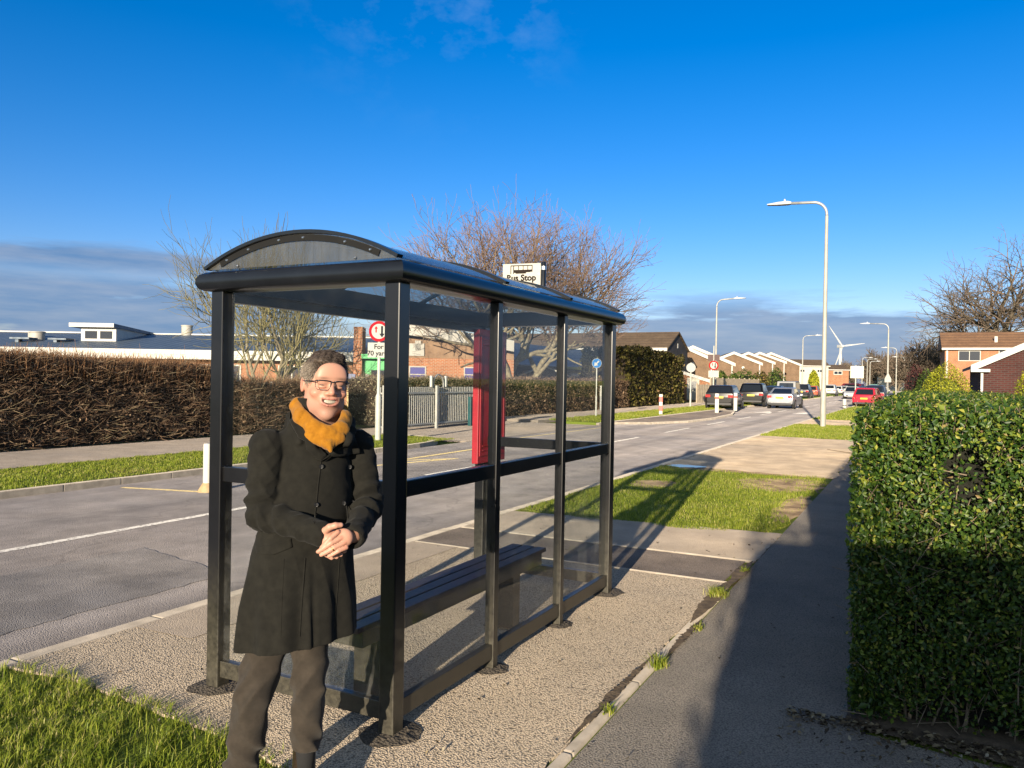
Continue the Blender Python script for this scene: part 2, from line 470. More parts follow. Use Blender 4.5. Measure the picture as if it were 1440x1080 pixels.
# dirt gathered along the path edging
for i, (ya, yb, xo) in enumerate([(3.2, 4.5, -1.362), (4.5, 5.3, -1.287), (5.2, 6.6, -1.33), (6.3, 7.3, -1.31)]):
    r_ = random.Random(i+90); k = 34
    ys = np.linspace(ya, yb, k); w_ = [0.018*math.sin(PI*j/(k-1))*(0.3+1.6*r_.random()) + (0.04 if i > 1 else 0.004)*math.sin(PI*j/(k-1)) for j in range(k)]
    sheet('soil_strip', [(xo - w, y) for w, y in zip(w_, ys)] + [(xo + w*0.7 + 0.004, y) for w, y in list(zip(w_, ys))[::-1]], 0.0155 + 0.0005*i if i != 1 else 0.0145, M['bed'])
# an old trench reinstatement in the near lane
M['road_patch'] = asphalt('old_patch_asphalt', (0.205, 0.19, 0.185), 0.35, bscale=110, bstr=0.5, patch=0.35)
sheet('road_patch', wavy([(-6.9,0.4),(-5.3,0.7),(-5.25,4.9),(-6.75,5.2)], 0.02, 0.1, 21), RZ+0.004, M['road_patch'])
# the puddle at the corner of the drive
m, nt, b = nodes('puddle_water'); b.inputs['Base Color'].default_value = (0.03,0.03,0.028,1); b.inputs['Roughness'].default_value = 0.03
M['puddle'] = m
r_ = random.Random(5)
sheet('puddle', [(-3.95+0.34*math.cos(a)*(1+r_.uniform(-.2,.2)), 15.0+0.24*math.sin(a)*(1+r_.uniform(-.25,.25))) for a in np.linspace(0,2*PI,26,endpoint=False)], 0.003, m)

# far side: kerb, verge, footpath, broken by the school entrance between y = 19 and 27
def far_side(y0, y1, tag_):
    slab('far_verge', [(-13.42,y0),(-10.97,y0),(-10.97,y1),(-13.42,y1)], -0.13, -0.008, M['turf'])
far_kerb_pts = []
kerb_run('far_kerb', -10.97, KF, -14, 15.6, 0.0, 0.915, M['kerb'])
slab('far_verge', [(-13.42,-30),(-10.971,-30),(-10.971,15.6)] + [(-12.3+1.33*math.cos(a), 15.6+2.6*math.sin(a)) for a in np.linspace(0.05, PI/2, 8)] + [(-13.42,18.2)], -0.13, -0.008, M['turf'])
mb = MB(); prev = None
arc = [(-12.3+1.33*math.cos(a), 15.6+2.6*math.sin(a)) for a in np.linspace(0, PI/2, 9)] + [(-13.42, 18.25)]
for i in range(len(arc)-1):
    a, b_ = Vector(arc[i]), Vector(arc[i+1]); d = (b_-a).normalized(); n_ = Vector((d.y, -d.x)); c_ = (a+b_)/2 + n_*0.06
    mb.obox(c_, d, n_, (b_-a).length/2+0.01, 0.06, -0.13, 0.002)
tag(mb.build('entrance_kerb', M['kerb']), kind='structure')
slab('school_entrance', [(-16.2,18.31),(-10.86,18.31),(-10.86,28.2),(-16.2,28.2)], -0.12, -0.088, M['farpath'])
slab('far_footpath', [(-16.1,-30),(-13.425,-30),(-13.425,18.3),(-16.1,18.3)], -0.13, 0.0, M['farpath'])
slab('far_footpath', [(-16.1,28.21),(-13.425,28.21),(-13.425,120),(-16.1,120)], -0.13, 0.0, M['farpath'])
slab('far_verge', [(-13.42,30.0),(-12.6,28.6),(-10.971,28.4),(-10.971,120),(-13.42,120)], -0.13, -0.008, M['turf'])
kerb_run('far_kerb', -10.97, KF, 28.21, 120, 0.0, 0.915, M['kerb'])
# the build-out that narrows the road, with its kerb
bo = [(-10.849,29.5),(-9.6,30.6),(-8.75,33.0),(-8.55,37.0),(-8.8,42.0),(-9.4,45.5),(-10.849,47.0)]
slab('kerb_build_out', bo, -0.13, -0.02, M['patch'])
mb = MB()
for i in range(len(bo)-1):
    a, b_ = Vector(bo[i]), Vector(bo[i+1]); d = (b_-a).normalized(); n_ = Vector((d.y, -d.x))
    mb.obox((a+b_)/2 + n_*0.06, d, n_, (b_-a).length/2, 0.06, -0.13, -0.014)
tag(mb.build('build_out_kerb', M['kerb']), kind='structure')

# painted markings, 4 mm sheets on the road
def worn_paint(name, col, keep=0.40):
    m, nt, b = nodes(name)
    v = pos(nt)
    n_ = noise(nt, v, 26, 5, 0.7)
    c = mix(nt, ramp(nt, n_, [(keep-0.06, (0,0,0)), (keep+0.08, (1,1,1))]), (0.16,0.145,0.14), col)
    nt.links.new(c, b.inputs['Base Color']); b.inputs['Roughness'].default_value = 0.8; b.inputs['Diffuse Roughness'].default_value = 1
    bump(nt, b, noise(nt, v, 120, 2), 0.5, 0.006)
    return m
M['white_line'] = worn_paint('worn_white_paint', (0.56,0.53,0.49), 0.43)
M['cream_line'] = worn_paint('worn_yellow_paint', (0.55,0.43,0.19), 0.42)
def stripe(mb, pts, w, z=RZ+0.004):
    for i in range(len(pts)-1):
        a, b_ = Vector(pts[i]), Vector(pts[i+1]); d = (b_-a).normalized(); n_ = Vector((-d.y, d.x))*w/2
        mb.add([(*(a-n_), z), (*(b_-n_), z), (*(b_+n_), z), (*(a+n_), z)], [(0,1,2,3)])
mb = MB()
stripe(mb, [(-7.72,-6),(-7.70,10.6)], 0.11)
y = 14.0
while y < 150:
    stripe(mb, [(-7.62,y),(-7.62,y+3.2)], 0.10); y += 6.0
stripe(mb, [(-7.70,11.6),(-7.68,13.2)], 0.10)
tag(mb.build('centre_line', M['white_line']), kind='structure')
mb = MB()
zz = [(-10.4,4.2),(-10.45,7.9),(-9.2,8.05),(-9.2,8.7),(-10.3,9.2),(-9.95,12.7)]
stripe(mb, [(-10.55,7.75),(-9.12,8.12)], 0.10)
stripe(mb, [(-9.5,11.6),(-8.75,14.4)], 0.12, RZ+0.0046); stripe(mb, [(-8.75,14.36),(-9.5,13.3)], 0.12); stripe(mb, [(-9.52,13.3),(-9.6,17.6)], 0.12, RZ+0.0052)
stripe(mb, [(-10.4,17.8),(-10.3,27.0)], 0.09)
tag(mb.build('school_zigzag_line', M['cream_line']), kind='structure')
mb = MB()
for (x, y) in ((-8.15,48.6),(-6.0,48.8)):
    mb.add([(x-0.55,y-0.9,RZ+0.004),(x+0.55,y-0.9,RZ+0.004),(x,y+1.6,RZ+0.004)], [(0,1,2)])
stripe(mb, [(-10.5,29.0),(-8.55,30.8)], 0.1)
tag(mb.build('give_way_marks', M['white_line']), kind='structure')
# ================================================================== the bus shelter
def paint(name, col, rough=0.32, dirt=(0.16,0.14,0.09), amount=0.0, coat=0.3):
    m, nt, b = nodes(name)
    v = pos(nt)
    c = ramp(nt, noise(nt, v, 6, 5, 0.65), [(0.35, tuple(x*0.8 for x in col)), (0.7, tuple(x*1.25 for x in col))])
    if amount:
        sp = nt.nodes.new('ShaderNodeSeparateXYZ'); g = nt.nodes.new('ShaderNodeNewGeometry'); nt.links.new(g.outputs['Position'], sp.inputs[0])
        low = N(nt, 'ShaderNodeMapRange'); low.inputs['From Min'].default_value = 0.75; low.inputs['From Max'].default_value = 0.0
        nt.links.new(sp.outputs[2], low.inputs[0])                        # road splash: dried dirt on the lowest 0.7 m
        d = math_(nt, 'MULTIPLY', math_(nt, 'MULTIPLY', low.outputs[0], amount), ramp(nt, noise(nt, v, 30, 5, 0.7), [(0.3,(0.25,)*3),(0.7,(1,1,1))]), True)
        c = mix(nt, d, c, dirt)
        rr = math_(nt, 'ADD', math_(nt, 'MULTIPLY', d, 0.8), rough)
        nt.links.new(rr, b.inputs['Roughness'])
    else:
        b.inputs['Roughness'].default_value = rough
    nt.links.new(c, b.inputs['Base Color'])
    b.inputs['Coat Weight'].default_value = coat; b.inputs['Coat Roughness'].default_value = 0.12
    return m
M['black'] = paint('black_powder_coat', (0.006,0.006,0.007), 0.3, amount=0.4)
M['black2'] = paint('black_gutter_paint', (0.006,0.007,0.009), 0.28, coat=0.15)
M['red'] = paint('red_case_paint', (0.34,0.008,0.020), 0.5, coat=0.08)
M['steel'] = mat('bolt_steel', (0.55,0.55,0.55), rough=0.3, metal=1.0)

def pane_mat(name, tint=(0.965,0.975,0.975), dirt=0.007, low=0.07, gloss=0.02, even=0.12):
    """a thin clear polycarbonate sheet: see-through, faintly dusty, mirror-like at a slant"""
    m = bpy.data.materials.new(name); m.use_nodes = True; nt = m.node_tree
    nt.nodes.remove(nt.nodes['Principled BSDF']); out = nt.nodes['Material Output']
    v = pos(nt)
    tr = nt.nodes.new('ShaderNodeBsdfTransparent'); tr.inputs[0].default_value = (*tint, 1)
    gl = nt.nodes.new('ShaderNodeBsdfGlossy'); gl.inputs['Roughness'].default_value = gloss
    df = nt.nodes.new('ShaderNodeBsdfDiffuse'); df.inputs[0].default_value = (0.55,0.54,0.5,1)
    gm = nt.nodes.new('ShaderNodeNewGeometry'); dt = nt.nodes.new('ShaderNodeVectorMath'); dt.operation = 'DOT_PRODUCT'
    nt.links.new(gm.outputs['Normal'], dt.inputs[0]); nt.links.new(gm.outputs['Incoming'], dt.inputs[1])
    cs = math_(nt, 'SUBTRACT', 1.0, math_(nt, 'ABSOLUTE', dt.outputs['Value']))          # Schlick's reflectance of one face
    fr = math_(nt, 'ADD', 0.03, math_(nt, 'MULTIPLY', math_(nt, 'POWER', cs, 5.0), 0.6))
    m1 = nt.nodes.new('ShaderNodeMixShader'); nt.links.new(fr, m1.inputs[0])
    nt.links.new(tr.outputs[0], m1.inputs[1]); nt.links.new(gl.outputs[0], m1.inputs[2])
    sp = nt.nodes.new('ShaderNodeSeparateXYZ'); g = nt.nodes.new('ShaderNodeNewGeometry'); nt.links.new(g.outputs['Position'], sp.inputs[0])
    lowm = N(nt, 'ShaderNodeMapRange'); lowm.inputs['From Min'].default_value = 1.0; lowm.inputs['From Max'].default_value = 0.1
    nt.links.new(sp.outputs[2], lowm.inputs[0])
    streaks = noise(nt, pos(nt, (26, 26, 3)), 1.0, 5, 0.65)
    blot = noise(nt, v, 9, 6, 0.7)
    d = math_(nt, 'MULTIPLY', ramp(nt, blot, [(0.42,(even,)*3),(0.75,(1,1,1))]), math_(nt, 'ADD', math_(nt, 'MULTIPLY', lowm.outputs[0], low), dirt))
    d = math_(nt, 'MULTIPLY', d, math_(nt, 'ADD', streaks, 0.5))
    m2 = nt.nodes.new('ShaderNodeMixShader'); nt.links.new(d, m2.inputs[0])
    nt.links.new(m1.outputs[0], m2.inputs[1]); nt.links.new(df.outputs[0], m2.inputs[2])
    nt.links.new(m2.outputs[0], out.inputs[0])
    return m
M['pane'] = pane_mat('clear_pane')
M['roofpane'] = pane_mat('smoked_roof_pane', (0.62,0.65,0.67), 0.08, 0.0, 0.06, 0.6)
M['endpane'] = pane_mat('smoked_end_pane', (0.62,0.62,0.60), 0.085, 0.0, 0.05, 0.75)

XR, XL, YF, YB = -2.069, -3.252, 2.887, 5.714           # outer faces of the corner posts
PS = 0.082
ZE = 2.045                                             # underside of the gutter
def make_shelter():
    t = empty('bus_shelter', ((XR+XL)/2, (YF+YB)/2, 0), 0, 'black framed bus shelter with clear panes and low arched roof on the pavement', 'bus shelter')
    ox, oy = t.location.x, t.location.y
    def bx(x0, x1, y0, y1, z0, z1, m, name, c=0.004, label=None):
        mb = MB(); mb.box(x0-ox, x1-ox, y0-oy, y1-oy, z0, z1, c=c)
        o = mb.build(name, m, t)
        if label: o['label'] = label
        return o
    # corner posts
    for (x0, y0) in ((XR-PS, YF), (XL, YF), (XR-PS, YB-PS), (XL, YB-PS)):
        bx(x0, x0+PS, y0, y0+PS, 0.0, ZE+0.02, M['black'], 'corner_post', 0.006)
    Y2, Y3 = 2.887+0.966, 2.887+1.879
    for y in (Y2, Y3):
        bx(XR-0.06, XR-0.004, y-0.026, y+0.026, 0.0, ZE, M['black'], 'mullion', 0.004)
    # rails: long back side (three bays), both ends
    bays = [(YF+PS, Y2-0.026), (Y2+0.026, Y3-0.026), (Y3+0.026, YB-PS)]
    for a, b_ in bays:
        bx(XR-0.055, XR-0.012, a, b_, 1.069, 1.146, M['black'], 'middle_rail')
        bx(XR-0.055, XR-0.012, a, b_, 0.061, 0.145, M['black'], 'bottom_rail')
    for y0 in (YF+0.015, YB-0.06):
        bx(XL+PS, XR-PS, y0, y0+0.043, 1.069, 1.146, M['black'], 'middle_rail')
        bx(XL+PS, XR-PS, y0, y0+0.043, 0.061, 0.145, M['black'], 'bottom_rail')
    # panes
    for a, b_ in bays:
        for z0, z1 in ((0.145, 1.069), (1.146, ZE)):
            bx(XR-0.036, XR-0.031, a, b_, z0, z1, M['pane'], 'pane', 0)
    for y in (YF+0.034, YB-0.040):
        for z0, z1 in ((0.145, 1.069), (1.146, ZE)):
            bx(XL+PS, XR-PS, y, y+0.005, z0, z1, M['pane'], 'pane', 0)
    # half-round gutter all round
    gx0, gx1, gy0, gy1 = XL-0.052, XR+0.052, YF-0.052, YB+0.052
    prof = [(0.0, 0.0), (-0.03, 0.002), (-0.05, 0.014), (-0.060, 0.036), (-0.058, 0.062), (-0.045, 0.084), (-0.02, 0.098), (0.015, 0.104), (0.105, 0.106), (0.105, 0.0)]
    # (outward offset, height); swept round the rectangle with mitred corners
    mb = MB()
    inn = 0.055
    rect = [((gx0+inn, gy0+inn), (-1,-1)), ((gx1-inn, gy0+inn), (1,-1)), ((gx1-inn, gy1-inn), (1,1)), ((gx0+inn, gy1-inn), (-1,1))]
    vs = []
    for (cx, cy), (sx, sy) in rect:
        for o_, h in prof:
            vs.append((cx - sx*o_ - ox, cy - sy*o_ - oy, ZE + h))
    k = len(prof); fs = []
    for i in range(4):
        j = (i+1) % 4
        for q in range(k):
            q2 = (q+1) % k
            fs.append((i*k+q, j*k+q, j*k+q2, i*k+q2))
    mb.add(vs, fs)
    mb.build('gutter', M['black2'], t, auto=40)
    # barrel roof: panes between black arches
    z0, z1 = ZE+0.106, 2.298
    hw = (gx1-gx0)/2 - 0.045; cx = (gx0+gx1)/2
    sag = z1 - z0; rad = (hw*hw + sag*sag)/(2*sag)
    def arc(n, extra=0.0):
        a = math.asin(hw/rad)
        return [(cx + (rad+extra)*math.sin(u), z1 - rad + (rad+extra)*math.cos(u)) for u in np.linspace(-a, a, n)]
    ribs = [gy0+0.012, YF+0.985, YF+1.90, gy1-0.055]
    def arch_band(y0, y1, th, name, m, e0=0.0):
        inner, outer = arc(25, e0), arc(25, e0+th)
        poly = inner + outer[::-1]
        mb = MB()
        n = len(inner)
        for i in range(n-1):
            q = [inner[i], inner[i+1], outer[i+1], outer[i]]
            mb.prism([(p[0]-ox, p[1]) for p in q], 'y', y0-oy, y1-oy)
        bm = bmesh.new()
        o = mb.build(name, m, t)
        bm.from_mesh(o.data); bmesh.ops.remove_doubles(bm, verts=bm.verts, dist=1e-5); bm.to_mesh(o.data); bm.free()
        return o
    for i, y in enumerate(ribs):
        arch_band(y, y+0.043, 0.016, 'roof_arch', M['black2'])
    for i in range(3):
        mb = MB(); a = arc(25, 0.004)
        y0, y1 = ribs[i]+0.043, ribs[i+1]
        vs = [(p[0]-ox, y0-oy, p[1]) for p in a] + [(p[0]-ox, y1-oy, p[1]) for p in a]
        vs += [(p[0]-ox, y0-oy, p[1]) for p in arc(25, -0.002)] + [(p[0]-ox, y1-oy, p[1]) for p in arc(25, -0.002)]
        n = 25
        fs = [(q, q+1, n+q+1, n+q) for q in range(n-1)] + [(2*n+q, 3*n+q, 3*n+q+1, 2*n+q+1) for q in range(n-1)]
        mb.add(vs, fs); mb.build('roof_pane', M['roofpane'], t, smooth=True)
    # the two end fillings under the arches, each with its bolts
    for y, s_ in ((gy0+0.03, -1), (gy1-0.035, 1)):
        a = arc(25, -0.003)
        poly = [(p[0]-ox, p[1]) for p in a]
        mb = MB()
        base = z0 + 0.002
        pts = [(p[0], max(p[1], base)) for p in poly]
        for i in range(len(pts)-1):
            mb.prism([(pts[i][0], base-0.001), (pts[i+1][0], base-0.001), pts[i+1], pts[i]], 'y', y-oy, y+0.005-oy)
        e = mb.build('roof_end_pane', M['endpane'], t)
        bm = bmesh.new(); bm.from_mesh(e.data); bmesh.ops.remove_doubles(bm, verts=bm.verts, dist=1e-5); bm.to_mesh(e.data); bm.free()
        # dark rubber margin just inside the arch
        b2 = MB(); inn_ = arc(25, -0.036); out_ = arc(25, -0.006)
        for i in range(2, 22):
            b2.prism([(inn_[i][0]-ox, max(inn_[i][1], base)), (inn_[i+1][0]-ox, max(inn_[i+1][1], base)), (out_[i+1][0]-ox, out_[i+1][1]), (out_[i][0]-ox, out_[i][1])], 'y', y-oy+s_*0.004, y-oy+s_*0.008)
        b2.build('seal_strip', M['seal'], t)
        for u in (3, 6, 10.5, 13.5, 18, 21):
            i = int(u); p = arc(25, -0.022)[i]
            bb = MB(); bb.lathe([(0.008, 0), (0.008, 0.004), (0.004, 0.008)], n=8)
            o = bb.build('bolt', M['steel'], t); o.rotation_euler = (PI/2 if s_ < 0 else -PI/2, 0, 0)
            o.location = (p[0]-ox, y-oy + s_*0.008, p[1])
        for xx in (-0.38, 0.36):
            bb = MB(); bb.lathe([(0.007, 0), (0.007, 0.004), (0.003, 0.007)], n=8)
            o = bb.build('bolt', M['steel'], t); o.rotation_euler = (PI/2 if s_ < 0 else -PI/2, 0, 0)
            o.location = (xx, y-oy + s_*0.006, base+0.010)
    # inner gutter fascia seen from below, roadside beam
    bx(XL+0.01, XL+0.06, YF+PS, YB-PS, ZE-0.05, ZE-0.001, M['black2'], 'roadside_beam', 0.004)
    # bolts on the posts where the panels are fixed
    for (x, y) in ((XR-0.03, YF-0.001),):
        pass
    return t
M['seal'] = mat('dark_seal', (0.007,0.007,0.007), rough=0.7, spec=0.2)
make_shelter()

# tarmac made good round every post foot
M['newtar'] = asphalt('fresh_tarmac_collar', (0.10,0.085,0.068), 0.5, bscale=70, bstr=1.0, pits=0.5)
feet = [(XR-PS/2, YF+PS/2), (XL+PS/2, YF+PS/2), (XR-PS/2, YB-PS/2), (XL+PS/2, YB-PS/2), (XR-0.03, 3.853), (XR-0.03, 4.766)]
for i, (x, y) in enumerate(feet):
    r_ = random.Random(70+i); s_ = 0.14 if i < 4 else 0.10
    pts = [(x + s_*math.cos(a)*(1+r_.uniform(-.13,.13)), y + s_*math.sin(a)*(1+r_.uniform(-.13,.13))) for a in np.linspace(0, 2*PI, 18, endpoint=False)]
    mb = MB(); n = len(pts); cz = 0.012
    vs = [(px, py, 0.0035) for px, py in pts] + [(x+(px-x)*.55, y+(py-y)*.55, cz*r_.uniform(.6,1.3)) for px, py in pts]
    fs = [(j, (j+1) % n, n+(j+1) % n, n+j) for j in range(n)] + [tuple(range(n, 2*n))]
    mb.add(vs, fs)
    tag(mb.build('post_footing', M['newtar']), kind='structure')

# ------------------------------------------------------------------ bench inside
M['slat'] = mat('dark_bench_slat', (0.050,0.036,0.032), (0.080,0.058,0.050), 0.5, vs=12, bs=60, bd=0.001, spec=0.35)
def make_bench():
    t = empty('bench', (-2.42, 3.95, 0), 0, 'long dark slatted bench with black box legs inside the bus shelter', 'bench')
    for i in range(3):
        x = -0.13 + i*0.092
        mb = MB(); mb.box(x, x+0.080, -1.05, 1.02, 0.425, 0.452, c=0.005)
        mb.build('seat_slat', M['slat'], t)
    mb = MB(); mb.box(-0.115, 0.125, -1.0, 0.97, 0.345, 0.4245, c=0.004); mb.build('seat_beam', M['black'], t)
    for y in (-0.78, 0.62):
        mb = MB(); mb.box(-0.06, 0.11, y-0.05, y+0.05, 0.0, 0.3445, c=0.004); mb.build('leg', M['black'], t)
        mb = MB(); mb.box(-0.09, 0.14, y-0.08, y+0.08, 0.0005, 0.012, c=0.003); mb.build('foot_plate', M['black'], t)
    return t
make_bench()

# ------------------------------------------------------------------ red timetable case on the far post
def make_case():
    t = empty('timetable_case', (-3.180, 5.735, 0.0), 0, 'tall narrow red timetable case fixed to the far roadside post of the shelter', 'notice case')
    x0, x1, y0, y1, z0, z1 = -0.028, 0.028, -0.235, 0.235, 0.93, 2.02
    mb = MB(); mb.box(x0, x1, y0, y1, z0, z1, c=0.006); mb.build('case_body', M['red'], t)
    fr = MB()
    for (a, b_, c_, d) in ((y0+0.02, y0+0.05, z0+0.06, z1-0.06), (y1-0.05, y1-0.02, z0+0.06, z1-0.06)):
        fr.box(x1-0.001, x1+0.008, a, b_, c_, d, c=0.002)
    for (c_, d) in ((z0+0.06, z0+0.09), (z1-0.09, z1-0.06)):
        fr.box(x1-0.001, x1+0.008, y0+0.0505, y1-0.0505, c_, d, c=0.002)
    fr.build('door_frame', M['red'], t)
    mb = MB(); mb.box(x1+0.0005, x1+0.003, y0+0.05, y1-0.05, z0+0.09, z1-0.09); mb.build('door_panel', M['red'], t)
    for z in (z0+0.10, z0+0.135, z1-0.13):
        mb = MB(); mb.box(x1+0.003, x1+0.009, y0+0.06, y1-0.06, z, z+0.012, c=0.002); mb.build('clip_rail', M['red'], t)
    return t
make_case()

# ------------------------------------------------------------------ lettering helper
def text_mesh(name, txt, m, parent, size, loc, rot, spacing=1.0, ext=0.0006, bold=0.0):
    cu = bpy.data.curves.new(name, 'FONT'); cu.body = txt; cu.size = size; cu.extrude = ext
    cu.align_x = 'CENTER'; cu.align_y = 'CENTER'; cu.space_character = spacing; cu.offset = bold
    o = bpy.data.objects.new(name, cu); C.objects.link(o)
    bpy.context.view_layer.update()
    me = bpy.data.meshes.new_from_object(o.evaluated_get(bpy.context.evaluated_depsgraph_get()))
    bpy.data.objects.remove(o); bpy.data.curves.remove(cu)
    me.materials.clear(); me.materials.append(m); me.name = name
    q = bpy.data.objects.new(name, me); C.objects.link(q)
    if parent is not None: q.parent = parent
    q.location = loc; q.rotation_euler = rot
    return q
M['signwhite'] = mat('sign_white', (0.40,0.39,0.35), (0.44,0.43,0.39), 0.75, vs=4, spec=0.1)
M['signblack'] = mat('sign_black', (0.012,0.012,0.013), rough=0.8, spec=0.05)
M['signbrown'] = mat('sign_dark_brown', (0.022,0.017,0.013), rough=0.8, spec=0.05)
M['signblue'] = mat('sign_pale_blue', (0.10,0.36,0.62), rough=0.4)
M['signred'] = mat('sign_red', (0.34,0.006,0.010), rough=0.8, spec=0.05)
M['signgrey'] = mat('sign_back_grey', (0.24,0.245,0.24), (0.30,0.30,0.29), 0.5)
M['galv'] = mat('galvanised_steel', (0.30,0.31,0.31), (0.42,0.43,0.42), 0.5, 0.35, vs=3, bs=40, bd=0.001)
M['palepost'] = mat('pale_painted_post', (0.40,0.40,0.35), (0.50,0.49,0.43), 0.55, vs=3)

def make_flag():
    # the bus-stop flag on its short pole over the far end of the roof
    t = empty('bus_stop_flag', (-2.735, 5.80, 2.058), 0, 'white bus stop flag with a bus drawing on a black pole above the shelter roof', 'bus stop sign')
    mb = MB(); mb.lathe([(0.021,0.0),(0.021,0.515),(0.016,0.523)], n=14); mb.build('pole', M['black2'], t, auto=40)
    mb = MB(); mb.lathe([(0.024,0.0),(0.024,0.03)], n=14); o = mb.build('clamp', M['steel'], t); o.location = (0,0,0.455)
    f = empty('flag_frame', (0,0,0)); f.parent = t; f.rotation_euler = (0,0,R(8))
    mb = MB(); mb.box(-0.350, -0.022, -0.008, 0.008, 0.19, 0.512, c=0.003); p = mb.build('panel', M['signwhite'], t); p.rotation_euler = (0,0,R(8))
    bpy.data.objects.remove(f)
    def on(mb, name, m): o = mb.build(name, m, p); return o
    yb = -0.0095
    b = MB()      # side view of a bus, front to the left
    b.box(-0.282, -0.276, yb-0.001, yb, 0.428, 0.499); b.box(-0.276, -0.092, yb-0.001, yb, 0.492, 0.499); b.box(-0.098, -0.092, yb-0.001, yb, 0.442, 0.492)
    b.box(-0.258, -0.252, yb-0.001, yb, 0.428, 0.492)
    for x in (-0.215, -0.175, -0.135): b.box(x, x+0.005, yb-0.001, yb, 0.461, 0.492)
    b.prism([(-0.252,0.437),(-0.24,0.437),(-0.235,0.430),(-0.15,0.430),(-0.145,0.440),(-0.12,0.440),(-0.098,0.444),(-0.098,0.461),(-0.252,0.461)], 'y', yb-0.001, yb)
    on(b, 'bus_drawing', M['signbrown'])
    text_mesh('lettering', 'Bus Stop', M['signbrown'], p, 0.070, (-0.188, yb, 0.393), (PI/2,0,0), 1.02, bold=0.0028)
    b = MB(); b.box(-0.145, -0.045, yb-0.001, yb, 0.305, 0.343); b.box(-0.33, -0.16, yb-0.001, yb, 0.285, 0.31); on(b, 'blue_band', M['signblue'])
    b = MB(); b.disc((-0.038, -0.008, 0.425), 0.006, (0,-1,0), 10, th=0.002); on(b, 'rivet', M['steel'])
    return t
make_flag()

# ------------------------------------------------------------------ road signs and posts
def arrow(mb, x, z0, z1, w, head_w, head_h, y, up=True):
    """flat arrow outline on a sign face, facing -y"""
    hb = z1 - head_h if up else z0 + head_h
    tip = z1 if up else z0
    if up:
        mb.prism([(x-w/2,z0),(x+w/2,z0),(x+w/2,hb),(x-w/2,hb)], 'y', y-0.001, y)
        mb.prism([(x-head_w/2,hb),(x+head_w/2,hb),(x,tip)], 'y', y-0.001, y)
    else:
        mb.prism([(x-w/2,hb),(x+w/2,hb),(x+w/2,z1),(x-w/2,z1)], 'y', y-0.001, y)
        mb.prism([(x-head_w/2,hb),(x,tip),(x+head_w/2,hb)], 'y', y-0.001, y)

def priority_sign(loc, rz, zc, rad, post_h, label, words, small=False, with_post=True):
    t = empty('give_way_sign', loc, rz, label, 'road sign', 'give way to oncoming vehicles signs')
    if with_post:
        mb = MB(); mb.lathe([(0.075,-0.02),(0.075,1.12),(0.042,1.2),(0.038,post_h),(0.03,post_h+0.01)], n=14); mb.build('post', M['palepost'], t, auto=40)
    y = -0.05
    mb = MB(); mb.disc((0, y, zc), rad, (0,-1,0), 40, th=0.006); mb.build('red_disc', M['signred'], t)
    mb = MB(); mb.disc((0, y-0.007, zc), rad*0.73, (0,-1,0), 40, th=0.001); mb.build('white_face', M['signwhite'], t)
    mb = MB(); arrow(mb, rad*0.30, zc-rad*0.60, zc+rad*0.52, rad*0.19, rad*0.52, rad*0.38, y-0.0085, up=False); mb.build('black_arrow', M['signblack'], t)
    mb = MB(); arrow(mb, -rad*0.28, zc-rad*0.12, zc+rad*0.52, rad*0.13, rad*0.34, rad*0.26, y-0.0085, up=True); mb.build('red_arrow', M['signred'], t)
    mb = MB(); pw = rad*1.08; ph = rad*0.74; pz = zc - rad*1.10 - ph
    mb.box(-pw, pw, y-0.004, y, pz-ph*0.95, pz+ph, c=0.0015)
    pl = mb.build('plate', M['signwhite'], t)
    if words:
        text_mesh('lettering', words[0], M['signblack'], pl, rad*0.66, (0, y-0.0045, pz+ph*0.44), (PI/2,0,0), bold=0.004)
        text_mesh('lettering', words[1], M['signblack'], pl, rad*0.66, (0, y-0.0045, pz-ph*0.42), (PI/2,0,0), bold=0.004)
    return t
priority_sign((-12.28, 16.28, 0), R(24), 2.78, 0.262, 3.1, 'round red ringed sign over a For 70 yards plate on a pale post', ('For', '70 yards'))

def round_sign(loc, rz, zc, rad, face, label, post_r=0.03, arrow_=False, back=False):
    t = empty('round_sign', loc, rz, label, 'road sign')
    mb = MB(); mb.lathe([(post_r*1.5,-0.02),(post_r*1.5,0.9),(post_r,0.95),(post_r,zc+rad*1.1)], n=12); mb.build('post', M['palepost'], t, auto=40)
    mb = MB(); mb.disc((0, -0.04, zc), rad, (0,-1,0), 32, th=0.006); mb.build('disc', face, t)
    if arrow_:
        mb = MB(); c_, s_ = math.cos(R(-45)), math.sin(R(-45))
        def q(x, z): return (x*c_ - z*s_, zc + x*s_ + z*c_)
        mb.prism([q(-0.03,-0.02),q(0.03,-0.02),q(0.03,0.15),q(-0.03,0.15)][::1], 'y', -0.0475, -0.0465)
        mb.prism([q(-0.10,-0.02),q(0,-0.17),q(0.10,-0.02)], 'y', -0.0475, -0.0465)
        mb.build('arrow', M['signwhite'], t)
        mb = MB(); mb.disc((0, -0.033, zc), rad*1.06, (0,-1,0), 32, th=0.006); mb.build('rim', M['signwhite'], t)
    else:
        mb = MB(); mb.box(-rad*0.95, rad*0.95, -0.048, -0.046, zc-0.03, zc+0.03); mb.build('channel', M['signgrey'], t)
    return t
round_sign((-13.0, 33.4, 0), R(15), zat(823, 514, 41.5), 0.205, mat('sign_blue', (0.010,0.125,0.36), rough=0.8, spec=0.05), 'small round blue keep left sign on a thin post before the low brown hedge', 0.026, True)
round_sign((-13.36, 51.3, 0), R(15), zat(971, 517, 51.8), 0.30, M['signgrey'], 'bare grey back of a round sign on a pale post beside the parked cars', 0.04)

